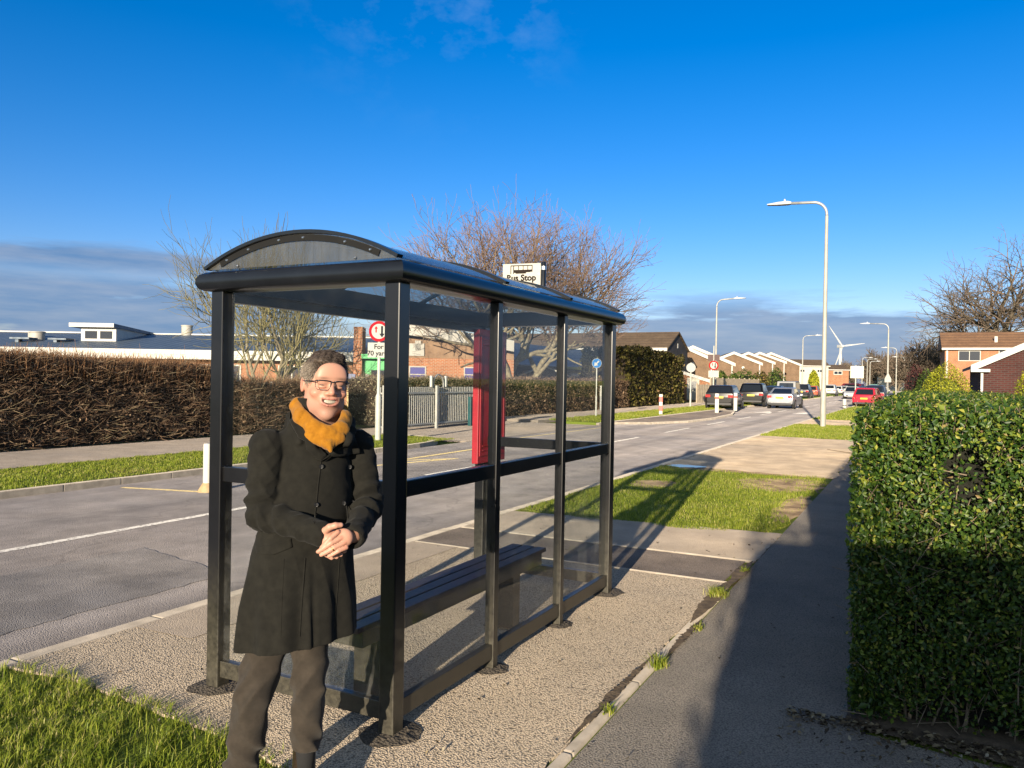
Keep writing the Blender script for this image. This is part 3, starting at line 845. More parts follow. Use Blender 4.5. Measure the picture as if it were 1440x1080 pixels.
def board_sign():
    x, y = plan(1203, 70)
    t = empty('board_sign', (x, y, -0.05), R(12), 'large cream backed square sign board on a white post in the far verge', 'road sign')
    mb = MB(); mb.lathe([(0.05,0),(0.05,3.4)], n=12); mb.build('post', M['palepost'], t)
    w = 0.55
    mb = MB(); mb.box(-w+0.1, w+0.1, -0.08, -0.055, zat(1205, 531, 70), zat(1205, 514, 70), c=0.006)
    mb.build('board', mat('board_cream', (0.50,0.47,0.36), (0.56,0.53,0.42), 0.5), t)
    mb = MB(); mb.box(-w+0.12, w+0.08, -0.054, -0.03, 2.55, 2.62); mb.build('brace', M['signgrey'], t)
board_sign()

def bollard(loc, h, r_, m_body, label, base=None, band=None, square=False, group=None, lean=0.0):
    t = empty('bollard', loc, 0, label, 'bollard', group)
    t.rotation_euler = (lean*0.6, lean, 0.3)
    mb = MB()
    if square: mb.box(-r_, r_, -r_, r_, 0, h, c=r_*0.25)
    else: mb.lathe([(r_,0),(r_,h*0.97),(r_*0.85,h*0.99),(r_*0.3,h)], n=16)
    mb.build('shaft', m_body, t, auto=40)
    if base is not None:
        mb = MB(); mb.lathe([(r_*2.2,0.0),(r_*2.0,0.03),(r_*1.25,0.11),(r_*1.02,0.13)], n=16); mb.build('collar', base, t, auto=50)
    if band is not None:
        for z in band[1]:
            mb = MB()
            if square: mb.box(-r_*1.04, r_*1.04, -r_*1.04, r_*1.04, z, z+band[2], c=r_*0.2)
            else: mb.lathe([(r_*1.04,z),(r_*1.04,z+band[2])], n=16)
            mb.build('reflective_band', band[0], t)
    return t
M['bolwhite'] = mat('bollard_white', (0.48,0.46,0.40), (0.56,0.54,0.48), 0.5, vs=4)
M['bolred'] = mat('bollard_red', (0.48,0.07,0.05), rough=0.45)
M['buff'] = mat('buff_base', (0.36,0.24,0.12), (0.46,0.33,0.18), 0.8, vs=10)
bollard((-9.22, 8.16, RZ), 0.71, 0.062, M['bolwhite'], 'plain white bollard with a buff collar at the road edge left of the shelter', M['buff'])
bollard((-11.28, 37.7, 0), 1.0, 0.085, M['bolwhite'], 'red and white bollard in the far grass verge', None, (M['bolred'], (0.18,0.62), 0.27), True)
bollard((-9.75, 43.0, -0.02), 1.05, 0.10, M['bolwhite'], 'white square bollard with red band, nearer of two on the build-out', None, (M['bolred'], (0.74,), 0.14), True)
bollard((-9.62, 47.2, -0.02), 1.05, 0.10, M['bolwhite'], 'white square bollard with red band, right one before the dark grey car', None, (M['bolred'], (0.74,), 0.14), True)
bollard((-4.75, 61.0, -0.014), 0.62, 0.13, M['bolwhite'], 'short white bollard in the grass at the end of the hedge', None, (M['signblack'], (0.12,), 0.05))

def sign_ticket():   # little white notice on the hedge side of the path beyond
    x, y = plan(848, 43)
    t = empty('small_notice', (x, y, 0), R(20), 'small white notice on a grey post in front of the brown hedge', 'sign')
    mb = MB(); mb.box(-0.16, 0.16, 0.0, 0.10, -0.02, 0.75, c=0.02); mb.build('cabinet', M['signgrey'], t)
    mb = MB(); mb.box(-0.17, 0.17, -0.03, -0.005, 0.75, 1.35, c=0.01); mb.build('panel', M['signwhite'], t)
sign_ticket()

# ------------------------------------------------------------------ street lamps
M['lamp'] = mat('lamp_column_paint', (0.30,0.29,0.25), (0.40,0.385,0.33), 0.5, vs=1.5)
M['lampgrey'] = mat('lamp_head_grey', (0.40,0.41,0.42), (0.48,0.49,0.50), 0.4)
def street_lamp(px, D, top, arm, side, label, thick=1.0, z0=-0.02, loc=None):
    x, y = plan(px, D) if loc is None else loc
    t = empty('street_lamp', (x, y, z0), 0, label, 'street lamp', 'street lamps along the road')
    h = top
    k = thick
    mb = MB(); mb.lathe([(0.105*k,0),(0.105*k,1.35),(0.085*k,1.45),(0.075*k,h*0.6),(0.058*k,h-0.55)], n=14); col = mb.build('column', M['lamp'], t, auto=30)
    mb = MB(); mb.box(-0.04*k,0.04*k,-0.108*k,-0.10*k,0.5,1.0,c=0.002); mb.build('door', M['lamp'], col)
    # bent arm, reaching over the road
    pts = [(0,0,h-0.56)]
    for a in np.linspace(0, PI/2, 8): pts.append((side*0.5*(1-math.cos(a)), 0, h-0.5+0.5*math.sin(a)))
    pts.append((side*arm, 0.0, h+0.03*arm))
    mb = MB(); mb.tube(pts, [0.055*k]*len(pts), 10); mb.build('arm', M['galv'], t, smooth=True)
    mb = MB()
    x0 = side*(arm-0.05); x1 = side*(arm+0.85)
    prof = [(0.0,-0.03,0.05),(0.12,-0.045,0.08),(0.45,-0.04,0.07),(0.9,-0.01,0.03)]
    vs = []
    for u, zb, zt in prof:
        xx = x0 + side*u; w = (0.08 if u == 0 else 0.15 if u < 0.5 else 0.12)*k
        vs += [(xx,-w,h+0.03*arm+zb*k),(xx,w,h+0.03*arm+zb*k),(xx,w*0.8,h+0.03*arm+zt*k),(xx,-w*0.8,h+0.03*arm+zt*k)]
    fs = [(0,1,2,3),(12,15,14,13)]
    for i in range(3):
        for j in range(4): fs.append((i*4+j, i*4+4+j, i*4+4+(j+1)%4, i*4+(j+1)%4))
    mb.add(vs, fs); hd = mb.build('lamp_head', M['lampgrey'], t)
    mb = MB(); mb.lathe([(0.04*k,0),(0.04*k,0.09),(0.015,0.12)], n=10); ph = mb.build('photocell', M['lampgrey'], hd); ph.location = (x0+side*0.25, 0, h+0.03*arm+0.07*k)
    return t
street_lamp(1157, 0, zat(1160, 291, 31.0)+0.02, 1.35, -1, 'nearest street lamp, tall grey column on the right verge before the sandy drive', loc=(-3.26, 32.2))
street_lamp(1006, 60, zat(1006, 421, 60), 1.3, 1, 'street lamp on the left behind the dark grey estate car', 0.9)
street_lamp(1128, 100, zat(1128, 472, 100), 1.5, 1, 'slim street lamp on the left in front of the white house', 1.0)
street_lamp(1248, 76, zat(1248, 455, 76), 1.7, -1, 'street lamp beside the red hatchback', 1.0)
street_lamp(1260, 118, zat(1260, 489, 118), 1.3, -1, 'far right street lamp beyond the red hatchback, second along the grass', 1.1)
street_lamp(1271, 165, zat(1271, 502, 165), 1.5, -1, 'third far street lamp on the right before the dark red shrub', 1.2)
street_lamp(1212, 190, zat(1212, 503, 190), 1.5, 1, 'distant left street lamp at the end of the road, nearest the square board', 1.3)
street_lamp(1219, 220, zat(1219, 505, 220), 1.8, 1, 'thin distant street lamp at the end of the road against the brown trees', 1.3)
street_lamp(1223, 175, zat(1223, 508, 175), 1.3, 1, 'distant street lamp with long arm at the end of the road', 1.2)
# the sign on the second lamp's column
x, y = plan(1003, 57)
t = priority_sign((x, y, -0.02), R(20), zat(1003, 513.5, 57), 0.34, 4.3, 'small far give way sign with a red ring in front of a brown square board', None)
mb = MB(); mb.box(-0.42, 0.42, -0.03, -0.012, zat(1003,505,57)-0.1, zat(1003,503,57)+0.25, c=0.004); mb.build('backing_board', mat('backing_brown', (0.07,0.035,0.03), rough=0.6), t)
# ================================================================== vegetation
rng = np.random.default_rng(11)
def unit(v): return v/np.maximum(np.linalg.norm(v, axis=-1, keepdims=True), 1e-9)

def leaves(P, Nrm, L, W, tone, fold=0.25, droop=0.0, jitter=0.7, axis=None, ajit=1.0, curl=0.0):
    """folded leaf at each point: returns verts, faces(tri), tone per vertex"""
    n = len(P)
    nr = unit(Nrm + rng.normal(0, jitter, (n, 3)))
    a = rng.normal(0, 1, (n, 3))*ajit
    if axis is not None: a = a + np.asarray(axis)
    a = unit(a - (a*nr).sum(1, keepdims=True)*nr)
    a[:, 2] -= droop; a = unit(a)
    s = unit(np.cross(nr, a))
    L = L[:, None]; W = W[:, None]
    base = P - a*L*0.5
    tip = P + a*L*0.5 + nr*L*curl
    mid = P - a*L*0.05
    lft = mid + s*W*0.5 + nr*W*fold
    rgt = mid - s*W*0.5 + nr*W*fold
    V = np.stack([base, rgt, tip, lft], 1).reshape(-1, 3)
    i = np.arange(n)[:, None]*4
    Fc = np.concatenate([i + np.array([[0, 1, 2]]), i + np.array([[0, 2, 3]])], 0)
    return V, Fc, np.repeat(tone, 4)

def twig_tubes(A, B, r0, r1, tone):
    """three-sided tapering sticks from A to B"""
    n = len(A); d = unit(B - A)
    u = unit(np.cross(d, np.where(np.abs(d[:, 2:3]) < 0.9, [[0, 0, 1.0]], [[1.0, 0, 0]]))); w = np.cross(d, u)
    V = []
    for k in range(3):
        c, s = math.cos(2*PI*k/3), math.sin(2*PI*k/3)
        V.append(A + (u*c + w*s)*r0[:, None])
    for k in range(3):
        c, s = math.cos(2*PI*k/3), math.sin(2*PI*k/3)
        V.append(B + (u*c + w*s)*r1[:, None])
    V = np.stack(V, 1).reshape(-1, 3)
    i = np.arange(n)[:, None]*6
    Fc = np.concatenate([i + np.array([[k, (k+1) % 3, 3+(k+1) % 3, 3+k]]) for k in range(3)], 0)
    return V, Fc, np.repeat(tone, 6)

def bumps(x, y, z, k=1.0):
    return (np.sin(x*3.1*k+1.7)*np.sin(y*2.7*k+z*3.3*k) + 0.6*np.sin(x*7.3*k-z*6.1*k+0.4)*np.sin(y*6.7*k+2.1) + 0.4*np.sin(x*13*k+y*11*k+z*12*k))/2.0

def box_surface(n, x0, x1, y0, y1, z0, z1, faces):
    """random points on chosen box faces: returns points and outward normals"""
    area = {'-x': (y1-y0)*(z1-z0), '+x': (y1-y0)*(z1-z0), '-y': (x1-x0)*(z1-z0), '+y': (x1-x0)*(z1-z0), '+z': (x1-x0)*(y1-y0)}
    wts = np.array([area[f]*w for f, w in faces.items()]); wts = wts/wts.sum()
    P = []; Q = []
    for f, c in zip(faces, (wts*n).astype(int)):
        u, v = rng.random(c), rng.random(c)
        x = x0 + u*(x1-x0); y = y0 + (v if f in ('-x', '+x', '+z') else u)*(y1-y0); z = z0 + v*(z1-z0)
        if f == '-x': p = np.stack([np.full(c, x0), y0+u*(y1-y0), z], 1); q = (-1, 0, 0)
        elif f == '+x': p = np.stack([np.full(c, x1), y0+u*(y1-y0), z], 1); q = (1, 0, 0)
        elif f == '-y': p = np.stack([x, np.full(c, y0), z], 1); q = (0, -1, 0)
        elif f == '+y': p = np.stack([x, np.full(c, y1), z], 1); q = (0, 1, 0)
        else: p = np.stack([x, y, np.full(c, z1)], 1); q = (0, 0, 1)
        P.append(p); Q.append(np.tile(np.array(q, float), (c, 1)))
    return np.concatenate(P), np.concatenate(Q)

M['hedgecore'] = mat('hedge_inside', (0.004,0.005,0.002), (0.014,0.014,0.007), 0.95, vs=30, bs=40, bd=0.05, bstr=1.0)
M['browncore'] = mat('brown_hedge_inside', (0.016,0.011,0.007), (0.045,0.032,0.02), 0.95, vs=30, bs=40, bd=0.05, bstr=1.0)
M['privet'] = leafmat('privet_leaf', [(0.0,(0.016,0.042,0.008)),(0.3,(0.032,0.072,0.012)),(0.55,(0.075,0.125,0.016)),(0.78,(0.17,0.215,0.026)),(0.92,(0.30,0.30,0.05)),(1.0,(0.24,0.16,0.08))], 0.42, 0.32, 0.2)
M['twig'] = mat('hedge_twig', (0.15,0.11,0.07), (0.28,0.22,0.15), 0.8, vs=20)
M['beech'] = leafmat('dry_beech_leaf', [(0.0,(0.07,0.045,0.03)),(0.4,(0.16,0.10,0.06)),(0.7,(0.25,0.165,0.10)),(0.9,(0.36,0.25,0.16)),(1.0,(0.15,0.15,0.07))], 0.7, 0.2, 0.15)
M['haw'] = leafmat('bare_hawthorn_twig', [(0.0,(0.065,0.038,0.024)),(0.5,(0.20,0.122,0.075)),(0.85,(0.36,0.26,0.165)),(1.0,(0.42,0.34,0.20))], 0.8, 0.2, 0.0)
M['hawtop'] = leafmat('hawthorn_top_growth', [(0.0,(0.16,0.08,0.04)),(0.6,(0.32,0.17,0.085)),(1.0,(0.42,0.26,0.14))], 0.8, 0.2, 0.1)

def core_box(name, x0, x1, y0, y1, z0, z1, m, parent, seg=0.25, amp=0.05):
    """lumpy dark inside of a hedge"""
    mb = MB(); mb.box(x0, x1, y0, y1, z0, z1)
    o = mb.build(name, m, parent)
    bm = bmesh.new(); bm.from_mesh(o.data)
    for ax in range(3):
        lo, hi = [(x0,x1),(y0,y1),(z0,z1)][ax]
        k = min(60, int((hi-lo)/seg))
        for i in range(1, k):
            co = [0,0,0]; no = [0,0,0]; co[ax] = lo + (hi-lo)*i/k; no[ax] = 1
            bmesh.ops.bisect_plane(bm, geom=bm.verts[:]+bm.edges[:]+bm.faces[:], plane_co=co, plane_no=no)
    for v in bm.verts:
        x, y, z = v.co
        d = float(bumps(x, y, z))*amp
        v.co += Vector((d, d*0.7, d*0.6 if z > z0+0.01 else 0))
    bm.to_mesh(o.data); bm.free()
    return o

# ---- the near clipped privet hedge on the right: an L, its end face towards us, running away beside the footpath
def near_hedge():
    t = empty('privet_hedge', (0.4, 5.0, 0), 0, 'tall clipped green privet hedge with glossy leaves filling the right foreground', 'hedge')
    off = np.array([0.4, 5.0, 0])
    X0, X1, Y0, Y1, ZT = -0.272, 1.25, 4.14, 19.0, 1.50
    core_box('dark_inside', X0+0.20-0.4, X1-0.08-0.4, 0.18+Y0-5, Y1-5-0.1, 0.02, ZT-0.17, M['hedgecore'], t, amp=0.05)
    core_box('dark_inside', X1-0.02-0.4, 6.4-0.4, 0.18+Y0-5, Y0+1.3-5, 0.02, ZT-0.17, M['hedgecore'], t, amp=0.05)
    V = []; Fq = []; T = []; base = 0
    def put(P, Q, Lr, jit, tlo, thi, fold=0.25):
        nonlocal base
        n = len(P)
        L = rng.uniform(Lr[0], Lr[1], n); W = L*rng.uniform(0.45, 0.62, n)
        tone = np.clip(rng.beta(1.6, 2.2, n)*(thi-tlo)+tlo, 0, 1)
        tone = np.where(rng.random(n) < 0.035, rng.uniform(0.9, 1.0, n), tone)
        v, f, c = leaves(P, Q, L, W, tone, fold, 0.15, jit)
        V.append(v); Fq.append(f + base); T.append(c); base += len(v)
    # end face towards us: several layers deep
    P, Q = box_surface(42000, X0, X1+0.1, Y0, Y0+0.01, 0.02, ZT, {'-y': 1})
    b_ = bumps(P[:,0], P[:,1], P[:,2], 1.2)
    depth = rng.random(len(P))**1.6*0.26 - 0.03
    P[:,1] += depth - b_*0.055
    ragged = 0.10*np.clip((0.35 - P[:,2])/0.35, 0, 1)
    P[:,0] = np.maximum(P[:,0] + rng.normal(0, 0.022, len(P)), X0-0.02); P[:,1] += ragged
    hole = (((P[:,0]-0.20)/0.10)**2 + ((P[:,2]-1.20)/0.13)**2 < 1) & (rng.random(len(P)) < 0.8)
    bare = (P[:,2] < 0.10+0.1*np.sin(P[:,0]*9)) & (rng.random(len(P)) < 0.7)
    keep = ~(hole | bare)
    put(P[keep], Q[keep], (0.013, 0.033), 0.72, 0.0, 0.95)
    # left flank, facing the path, and the top
    P, Q = box_surface(20000, X0, X1, Y0, Y1, 0.02, ZT, {'-x': 1})
    w = (P[:,1]-Y0)/(Y1-Y0); P[:,1] = Y0 + (Y1-Y0)*w**1.8
    P[:,0] = np.maximum(P[:,0] + rng.random(len(P))**1.5*0.2 - bumps(P[:,0], P[:,1], P[:,2])*0.045, X0-0.025)
    put(P, Q, (0.026, 0.055), 0.7, 0.0, 0.9)
    P, Q = box_surface(18000, X0, X1, Y0, Y1, 0.02, ZT, {'+z': 1})
    w = (P[:,1]-Y0)/(Y1-Y0); P[:,1] = Y0 + (Y1-Y0)*w**1.9
    P[:,2] += -rng.random(len(P))**1.6*0.14 + 0.045*bumps(P[:,0], P[:,1], P[:,2]) + rng.exponential(0.010, len(P))
    put(P, Q, (0.022, 0.048), 0.8, 0.05, 1.0)
    # the wing along the driveway
    P, Q = box_surface(14000, X1, 6.4, Y0, Y0+1.4, 0.02, ZT, {'-y': 1, '+z': 1, '+x': 1})
    P[:,1] += np.where(Q[:,1] < 0, rng.random(len(P))**1.5*0.2 - 0.03, 0); P[:,2] -= np.where(Q[:,2] > 0, rng.random(len(P))*0.12, 0)
    put(P, Q, (0.026, 0.05), 0.7, 0.0, 0.9)
    Vv = np.concatenate(V) - off
    np_mesh('foliage', Vv, np.concatenate(Fq), M['privet'], t, np.concatenate(T))
    # cut and woody twigs showing through the face and standing on the top
    n = 420
    A = np.stack([rng.uniform(X0, X1, n), Y0 + rng.uniform(0.02, 0.16, n), rng.uniform(0.0, 1.4, n)], 1)
    D = unit(np.stack([rng.normal(0, 0.6, n), rng.normal(-0.25, 0.35, n), rng.normal(0.6, 0.7, n)], 1))
    B = A + D*rng.uniform(0.06, 0.24, n)[:, None]; B[:,1] = np.maximum(B[:,1], Y0-0.035)
    v1, f1, _ = twig_tubes(A, B, rng.uniform(0.0015, 0.0042, n), rng.uniform(0.001, 0.002, n), np.zeros(n))
    n2 = 600
    A = np.stack([rng.uniform(X0, X1, n2), Y0 + (Y1-Y0)*rng.random(n2)**2, np.full(n2, ZT-0.10)], 1)
    B = A + np.stack([rng.normal(0, 0.03, n2), rng.normal(0, 0.03, n2), rng.uniform(0.06, 0.135, n2)], 1)
    v2, f2, _ = twig_tubes(A, B, np.full(n2, 0.0022), np.full(n2, 0.0011), np.zeros(n2))
    # stems at the foot
    n3 = 60
    A = np.stack([rng.uniform(X0+0.15, X1, n3), Y0 + rng.uniform(0.1, 0.3, n3), np.zeros(n3)], 1)
    B = A + np.stack([rng.normal(0, 0.08, n3), rng.normal(-0.03, 0.05, n3), rng.uniform(0.25, 0.6, n3)], 1)
    v3, f3, _ = twig_tubes(A, B, rng.uniform(0.004, 0.010, n3), rng.uniform(0.003, 0.005, n3), np.zeros(n3))
    vv = np.concatenate([v1, v2, v3]) - off
    ff = np.concatenate([f1, f2+len(v1), f3+len(v1)+len(v2)])
    np_mesh('twigs', vv, ff, M['twig'], t)
near_hedge()

# unseen hedge added behind the camera to shade the path and near hedge foot
def shade_hedge():
    x0, x1, y0, y1, zt = 0.10, 6.0, -3.4, -1.9, 2.28
    t = empty('privet_hedge', (3.0, -2.6, 0), 0, 'unseen privet hedge added behind the camera to shade the path', 'hedge')
    off = np.array([3.0, -2.6, 0])
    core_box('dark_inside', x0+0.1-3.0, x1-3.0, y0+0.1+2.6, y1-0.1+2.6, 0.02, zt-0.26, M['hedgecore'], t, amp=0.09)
    P, Q = box_surface(16000, x0, x1, y0, y1, 0.0, zt, {'-x': 1, '+y': 1, '-y': 0.6, '+z': 1})
    P += Q*(-rng.random(len(P))[:, None]**1.5*0.15 + (0.05*bumps(P[:,0], P[:,1], P[:,2]))[:, None])
    P[:,2] += np.where(P[:,2] > 1.5, (P[:,2]-1.5)/0.8*(0.10*np.sin(P[:,0]*4.1) + 0.07*np.sin(P[:,0]*9.3+1) + rng.normal(0, 0.07, len(P))), 0)
    n = len(P); L = rng.uniform(0.03, 0.06, n)
    v, f, c = leaves(P, Q, L, L*0.55, rng.beta(1.6, 2.2, n), 0.25, 0.1, 0.7)
    np_mesh('foliage', v-off, f, M['privet'], t, c)
shade_hedge()

# fallen leaves under the near hedge
n = 900
P = np.stack([rng.uniform(-0.55, 1.1, n), 4.12 - rng.exponential(0.12, n), np.full(n, 0.004)], 1)
P[:,2] += rng.random(n)*0.012
L = rng.uniform(0.018, 0.045, n)
v, f, c = leaves(P, np.tile([0,0,1.0], (n,1)), L, L*0.5, rng.random(n), 0.3, 0, 0.35)
M['litter'] = leafmat('dry_leaf_litter', [(0,(0.03,0.022,0.014)),(0.5,(0.10,0.07,0.04)),(0.85,(0.24,0.19,0.11)),(1,(0.34,0.30,0.22))], 0.8, 0.2, 0)
tag(np_mesh('leaf_litter', v, f, M['litter'], None, c), kind='stuff')
n = 260      # a thin scatter of dry leaves and chips over the pavement and path
P = np.stack([rng.uniform(-4.3, -0.3, n), rng.uniform(2.4, 8.5, n), np.full(n, 0.010)], 1)
P = P[~((P[:,0] > -3.3) & (P[:,0] < -2.0) & (P[:,1] > 2.8) & (P[:,1] < 5.8) & (rng.random(len(P)) < 0.6))]
L = rng.uniform(0.010, 0.030, len(P))
v, f, c = leaves(P, np.tile([0,0,1.0], (len(P),1)), L, L*0.55, rng.random(len(P)), 0.3, 0, 0.3)
tag(np_mesh('leaf_litter', v, f, M['litter'], None, c), kind='stuff')

# ---- brown hedges across the road
def brown_hedge(name, label, x0, x1, y0, y1, ztop, n_leaf, n_twig, leafm, leaf_L, faces, top_n=0, topm=None, flat=0.0, tone=(0, 1), drop=None, cat='hedge', bumpk=0.6):
    cx, cy = (x0+x1)/2, (y0+y1)/2
    t = empty(name, (cx, cy, 0), 0, label, cat)
    off = np.array([cx, cy, 0])
    zfun = ztop if callable(ztop) else (lambda y: np.full_like(y, ztop))
    zc = float(np.min(zfun(np.array([y0, y1, cy]))))
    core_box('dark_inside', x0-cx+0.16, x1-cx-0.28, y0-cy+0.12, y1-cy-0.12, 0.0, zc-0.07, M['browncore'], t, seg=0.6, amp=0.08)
    P, Q = box_surface(n_leaf, x0, x1, y0, y1, 0.02, 1.0, faces)
    P[:,2] *= zfun(P[:,1])
    b_ = bumps(P[:,0], P[:,1], P[:,2], bumpk)
    P += Q*(b_*0.16 - rng.random(len(P))**1.4*0.34)[:, None]
    n = len(P); L = rng.uniform(*leaf_L, n)
    tn = rng.uniform(tone[0], tone[1], n)
    v, f, c = leaves(P, Q, L, L*rng.uniform(0.3, 0.6, n), tn, 0.25, 0.1, 0.7)
    np_mesh('foliage', v-off, f, leafm, t, c)
    if n_twig:
        P, Q = box_surface(n_twig, x0, x1, y0, y1, 0.02, 1.0, faces)
        P[:,2] *= zfun(P[:,1])
        n = len(P)
        P += Q*(bumps(P[:,0], P[:,1], P[:,2], bumpk)*0.16 - rng.random(n)*0.3)[:, None]
        D = rng.normal(0, 0.55, (n, 3)) + Q*0.35; D[:,2] = D[:,2]*0.55 + 0.22; D[:,1] += rng.choice([-1, 1], n)*0.55
        D = unit(D)
        B = P + D*rng.uniform(0.10, 0.42, n)[:, None]
        v, f, c = twig_tubes(P, B, rng.uniform(0.003, 0.0085, n), np.full(n, 0.002), rng.random(n))
        np_mesh('twigs', v-off, f, M['haw'], t, c)
    if top_n:
        y = rng.uniform(y0, y1, top_n); x = rng.uniform(x0, x1, top_n)
        A = np.stack([x, y, zfun(y) - 0.18 - 0.38*rng.random(top_n)**1.5], 1)
        B = A + np.stack([rng.normal(0, 0.06, top_n), rng.normal(0, 0.06, top_n), 0.22+0.12*rng.random(top_n)+rng.exponential(0.05, top_n)], 1)
        v, f, c = twig_tubes(A, B, np.full(top_n, 0.006), np.full(top_n, 0.0025), rng.random(top_n))
        np_mesh('top_shoots', v-off, f, topm, t, c)
    return t
brown_hedge('hawthorn_hedge', 'long dark bare hawthorn hedge with red brown top across the road at left', -18.0, -16.15, 2.5, 15.2,
            lambda y: 1.98 - 0.028*np.maximum(y-8, 0), 9000, 17000, M['haw'], (0.04, 0.10), {'+x': 1, '+z': 0.4, '-y': 0.6, '+y': 0.6}, 15000, M['hawtop'], tone=(0, 0.8))
brown_hedge('hawthorn_hedge', 'lower thinner hawthorn hedge behind the give way sign, before the railings', -17.3, -16.0, 15.3, 19.2,
            1.42, 4500, 6000, M['haw'], (0.04, 0.09), {'+x': 1, '+z': 0.5, '-y': 0.6}, 900, M['hawtop'], tone=(0.1, 1))
brown_hedge('beech_hedge', 'low clipped brown beech hedge behind the round blue sign', -17.2, -15.6, 29.0, 45.5,
            1.66, 16000, 2500, M['beech'], (0.06, 0.14), {'+x': 1, '+z': 0.6, '-y': 1}, 0, tone=(0, 0.9))
M['ever'] = leafmat('olive_evergreen', [(0.0,(0.020,0.020,0.006)),(0.4,(0.055,0.050,0.012)),(0.75,(0.115,0.10,0.022)),(0.93,(0.20,0.17,0.045)),(1.0,(0.26,0.15,0.07))], 0.6, 0.2, 0.15)
brown_hedge('conifer_hedge', 'tall shaggy olive brown conifer hedge beyond the shelter', -19.0, -15.7, 45.7, 58.5,
            lambda y: 3.7 - 0.02*(y-45)+0.25*np.sin(y*1.3), 17000, 2500, M['ever'], (0.10, 0.30), {'+x': 1, '+z': 0.7, '-y': 1, '+y': 0.4}, 900, M['ever'], tone=(0, 1), bumpk=0.9)

# ------------------------------------------------------------------ bare trees
def tree_sticks(seed, base, height, spread, trunk_r, levels, kids, lean=(0,0), up=0.25, start=0.25, ang=(25, 55), shrink=(0.62, 0.82), wig=0.18, segs=4, multi=1, minr=0.004):
    r = random.Random(seed)
    out = []        # (A, B, r0, r1, level)
    def grow(p, d, L, rad, lev):
        pts = [p]; dirs = []
        dd = d.copy()
        n = segs if lev < 3 else 3
        for i in range(n):
            dd = (dd + Vector((r.gauss(0, wig), r.gauss(0, wig), r.gauss(0, wig*0.7) + up*(0.25 if lev else 0.1)))).normalized()
            q = pts[-1] + dd*(L/n)
            r0 = rad*(1 - 0.45*i/n); r1 = rad*(1 - 0.45*(i+1)/n)
            out.append((pts[-1], q, max(r0, minr), max(r1, minr), lev)); pts.append(q); dirs.append(dd.copy())
        if lev >= levels: return
        k = kids[min(lev, len(kids)-1)]
        k = max(1, int(round(k + r.uniform(-0.6, 0.6))))
        phase = r.uniform(0, 2*PI)
        for j in range(k):
            f = start + (1-start)*(j+0.7)/k if lev < 1 else 0.3 + 0.7*(j+r.uniform(0.3, 1))/k
            f = min(f, 1.0); s_ = min(int(f*n), n-1); q = pts[s_].lerp(pts[s_+1], f*n - s_)
            dax = dirs[s_]; o = dax.orthogonal().normalized()
            a = phase + j*2.4 + r.uniform(-0.5, 0.5)
            sidev = (Matrix.Rotation(a, 3, dax) @ o)
            th = R(r.uniform(*ang))
            nd = (dax*math.cos(th) + sidev*math.sin(th))
            nd = Vector((nd.x*spread, nd.y*spread, nd.z)).normalized()
            grow(q, nd, L*r.uniform(*shrink), rad*r.uniform(0.48, 0.66), lev+1)
        # leader
        grow(pts[-1], dirs[-1], L*r.uniform(*shrink), rad*0.58, lev+1)
    for i in range(multi):
        a = i*2*PI/multi + seed
        d = Vector((lean[0] + (0.28*math.cos(a) if multi > 1 else 0), lean[1] + (0.28*math.sin(a) if multi > 1 else 0), 1)).normalized()
        grow(Vector((0, 0, -0.1)) + Vector((0.12*math.cos(a), 0.12*math.sin(a), 0))*(multi > 1), d, height, trunk_r, 0)
    return out

def bare_tree(name, label, loc, sticks, m_trunk, m_twig, cut=2, tone=None, group=None, fit=None, pct=96, zmin=None):
    """sticks become trunk, limbs and twigs; fit = (height, width) rescales the crown to its real size"""
    t = empty(name, loc, 0, label, 'tree', group)
    A = np.array([s[0][:] for s in sticks]); B = np.array([s[1][:] for s in sticks])
    r0 = np.array([s[2] for s in sticks]); r1 = np.array([s[3] for s in sticks]); lev = np.array([s[4] for s in sticks])
    if fit:
        hgt, wid = fit
        kz = hgt/np.percentile(B[:,2], 99.7); rr = np.percentile(np.hypot(B[:,0], B[:,1]), pct); kx = wid/2/rr
        S = np.array([kx, kx, kz]); A = A*S; B = B*S
    big = lev < cut
    if zmin is not None:          # the crown is bare below this height
        ok = big | (np.maximum(A[:,2], B[:,2]) > zmin + 0.5*np.sin(A[:,0]*2+A[:,1]))
        A, B, r0, r1, lev, big = A[ok], B[ok], r0[ok], r1[ok], lev[ok], big[ok]
    mb = MB()
    for a, b, p, q in zip(A[big], B[big], r0[big], r1[big]):
        mb.tube([a, b], [p, q], 7, cap=False)
    mb.build('trunk', m_trunk, t, smooth=True)
    s = ~big
    v, f, c = twig_tubes(A[s], B[s], r0[s], r1[s], (tone(A[s], lev[s]) if tone else rng.random(s.sum())))
    np_mesh('crown', v, f, m_twig, t, c)
    return t
M['bark'] = mat('grey_green_bark', (0.13,0.105,0.065), (0.26,0.22,0.14), 0.9, vs=6, bs=30, bd=0.02)
M['darkbark'] = mat('grey_bark', (0.085,0.068,0.045), (0.17,0.14,0.095), 0.9, vs=5, bs=25, bd=0.03)
M['pinktwig'] = leafmat('pinkish_brown_twigs', [(0,(0.12,0.10,0.058)),(0.4,(0.19,0.145,0.095)),(1,(0.235,0.155,0.12))], 0.8, 0.2, 0)
M['mosstwig'] = leafmat('mossy_twigs', [(0,(0.14,0.12,0.045)),(0.5,(0.24,0.21,0.085)),(1,(0.32,0.27,0.15))], 0.8, 0.2, 0)
M['greytwig'] = leafmat('grey_brown_twigs', [(0,(0.085,0.07,0.05)),(0.5,(0.14,0.115,0.085)),(1,(0.22,0.155,0.115))], 0.8, 0.2, 0)

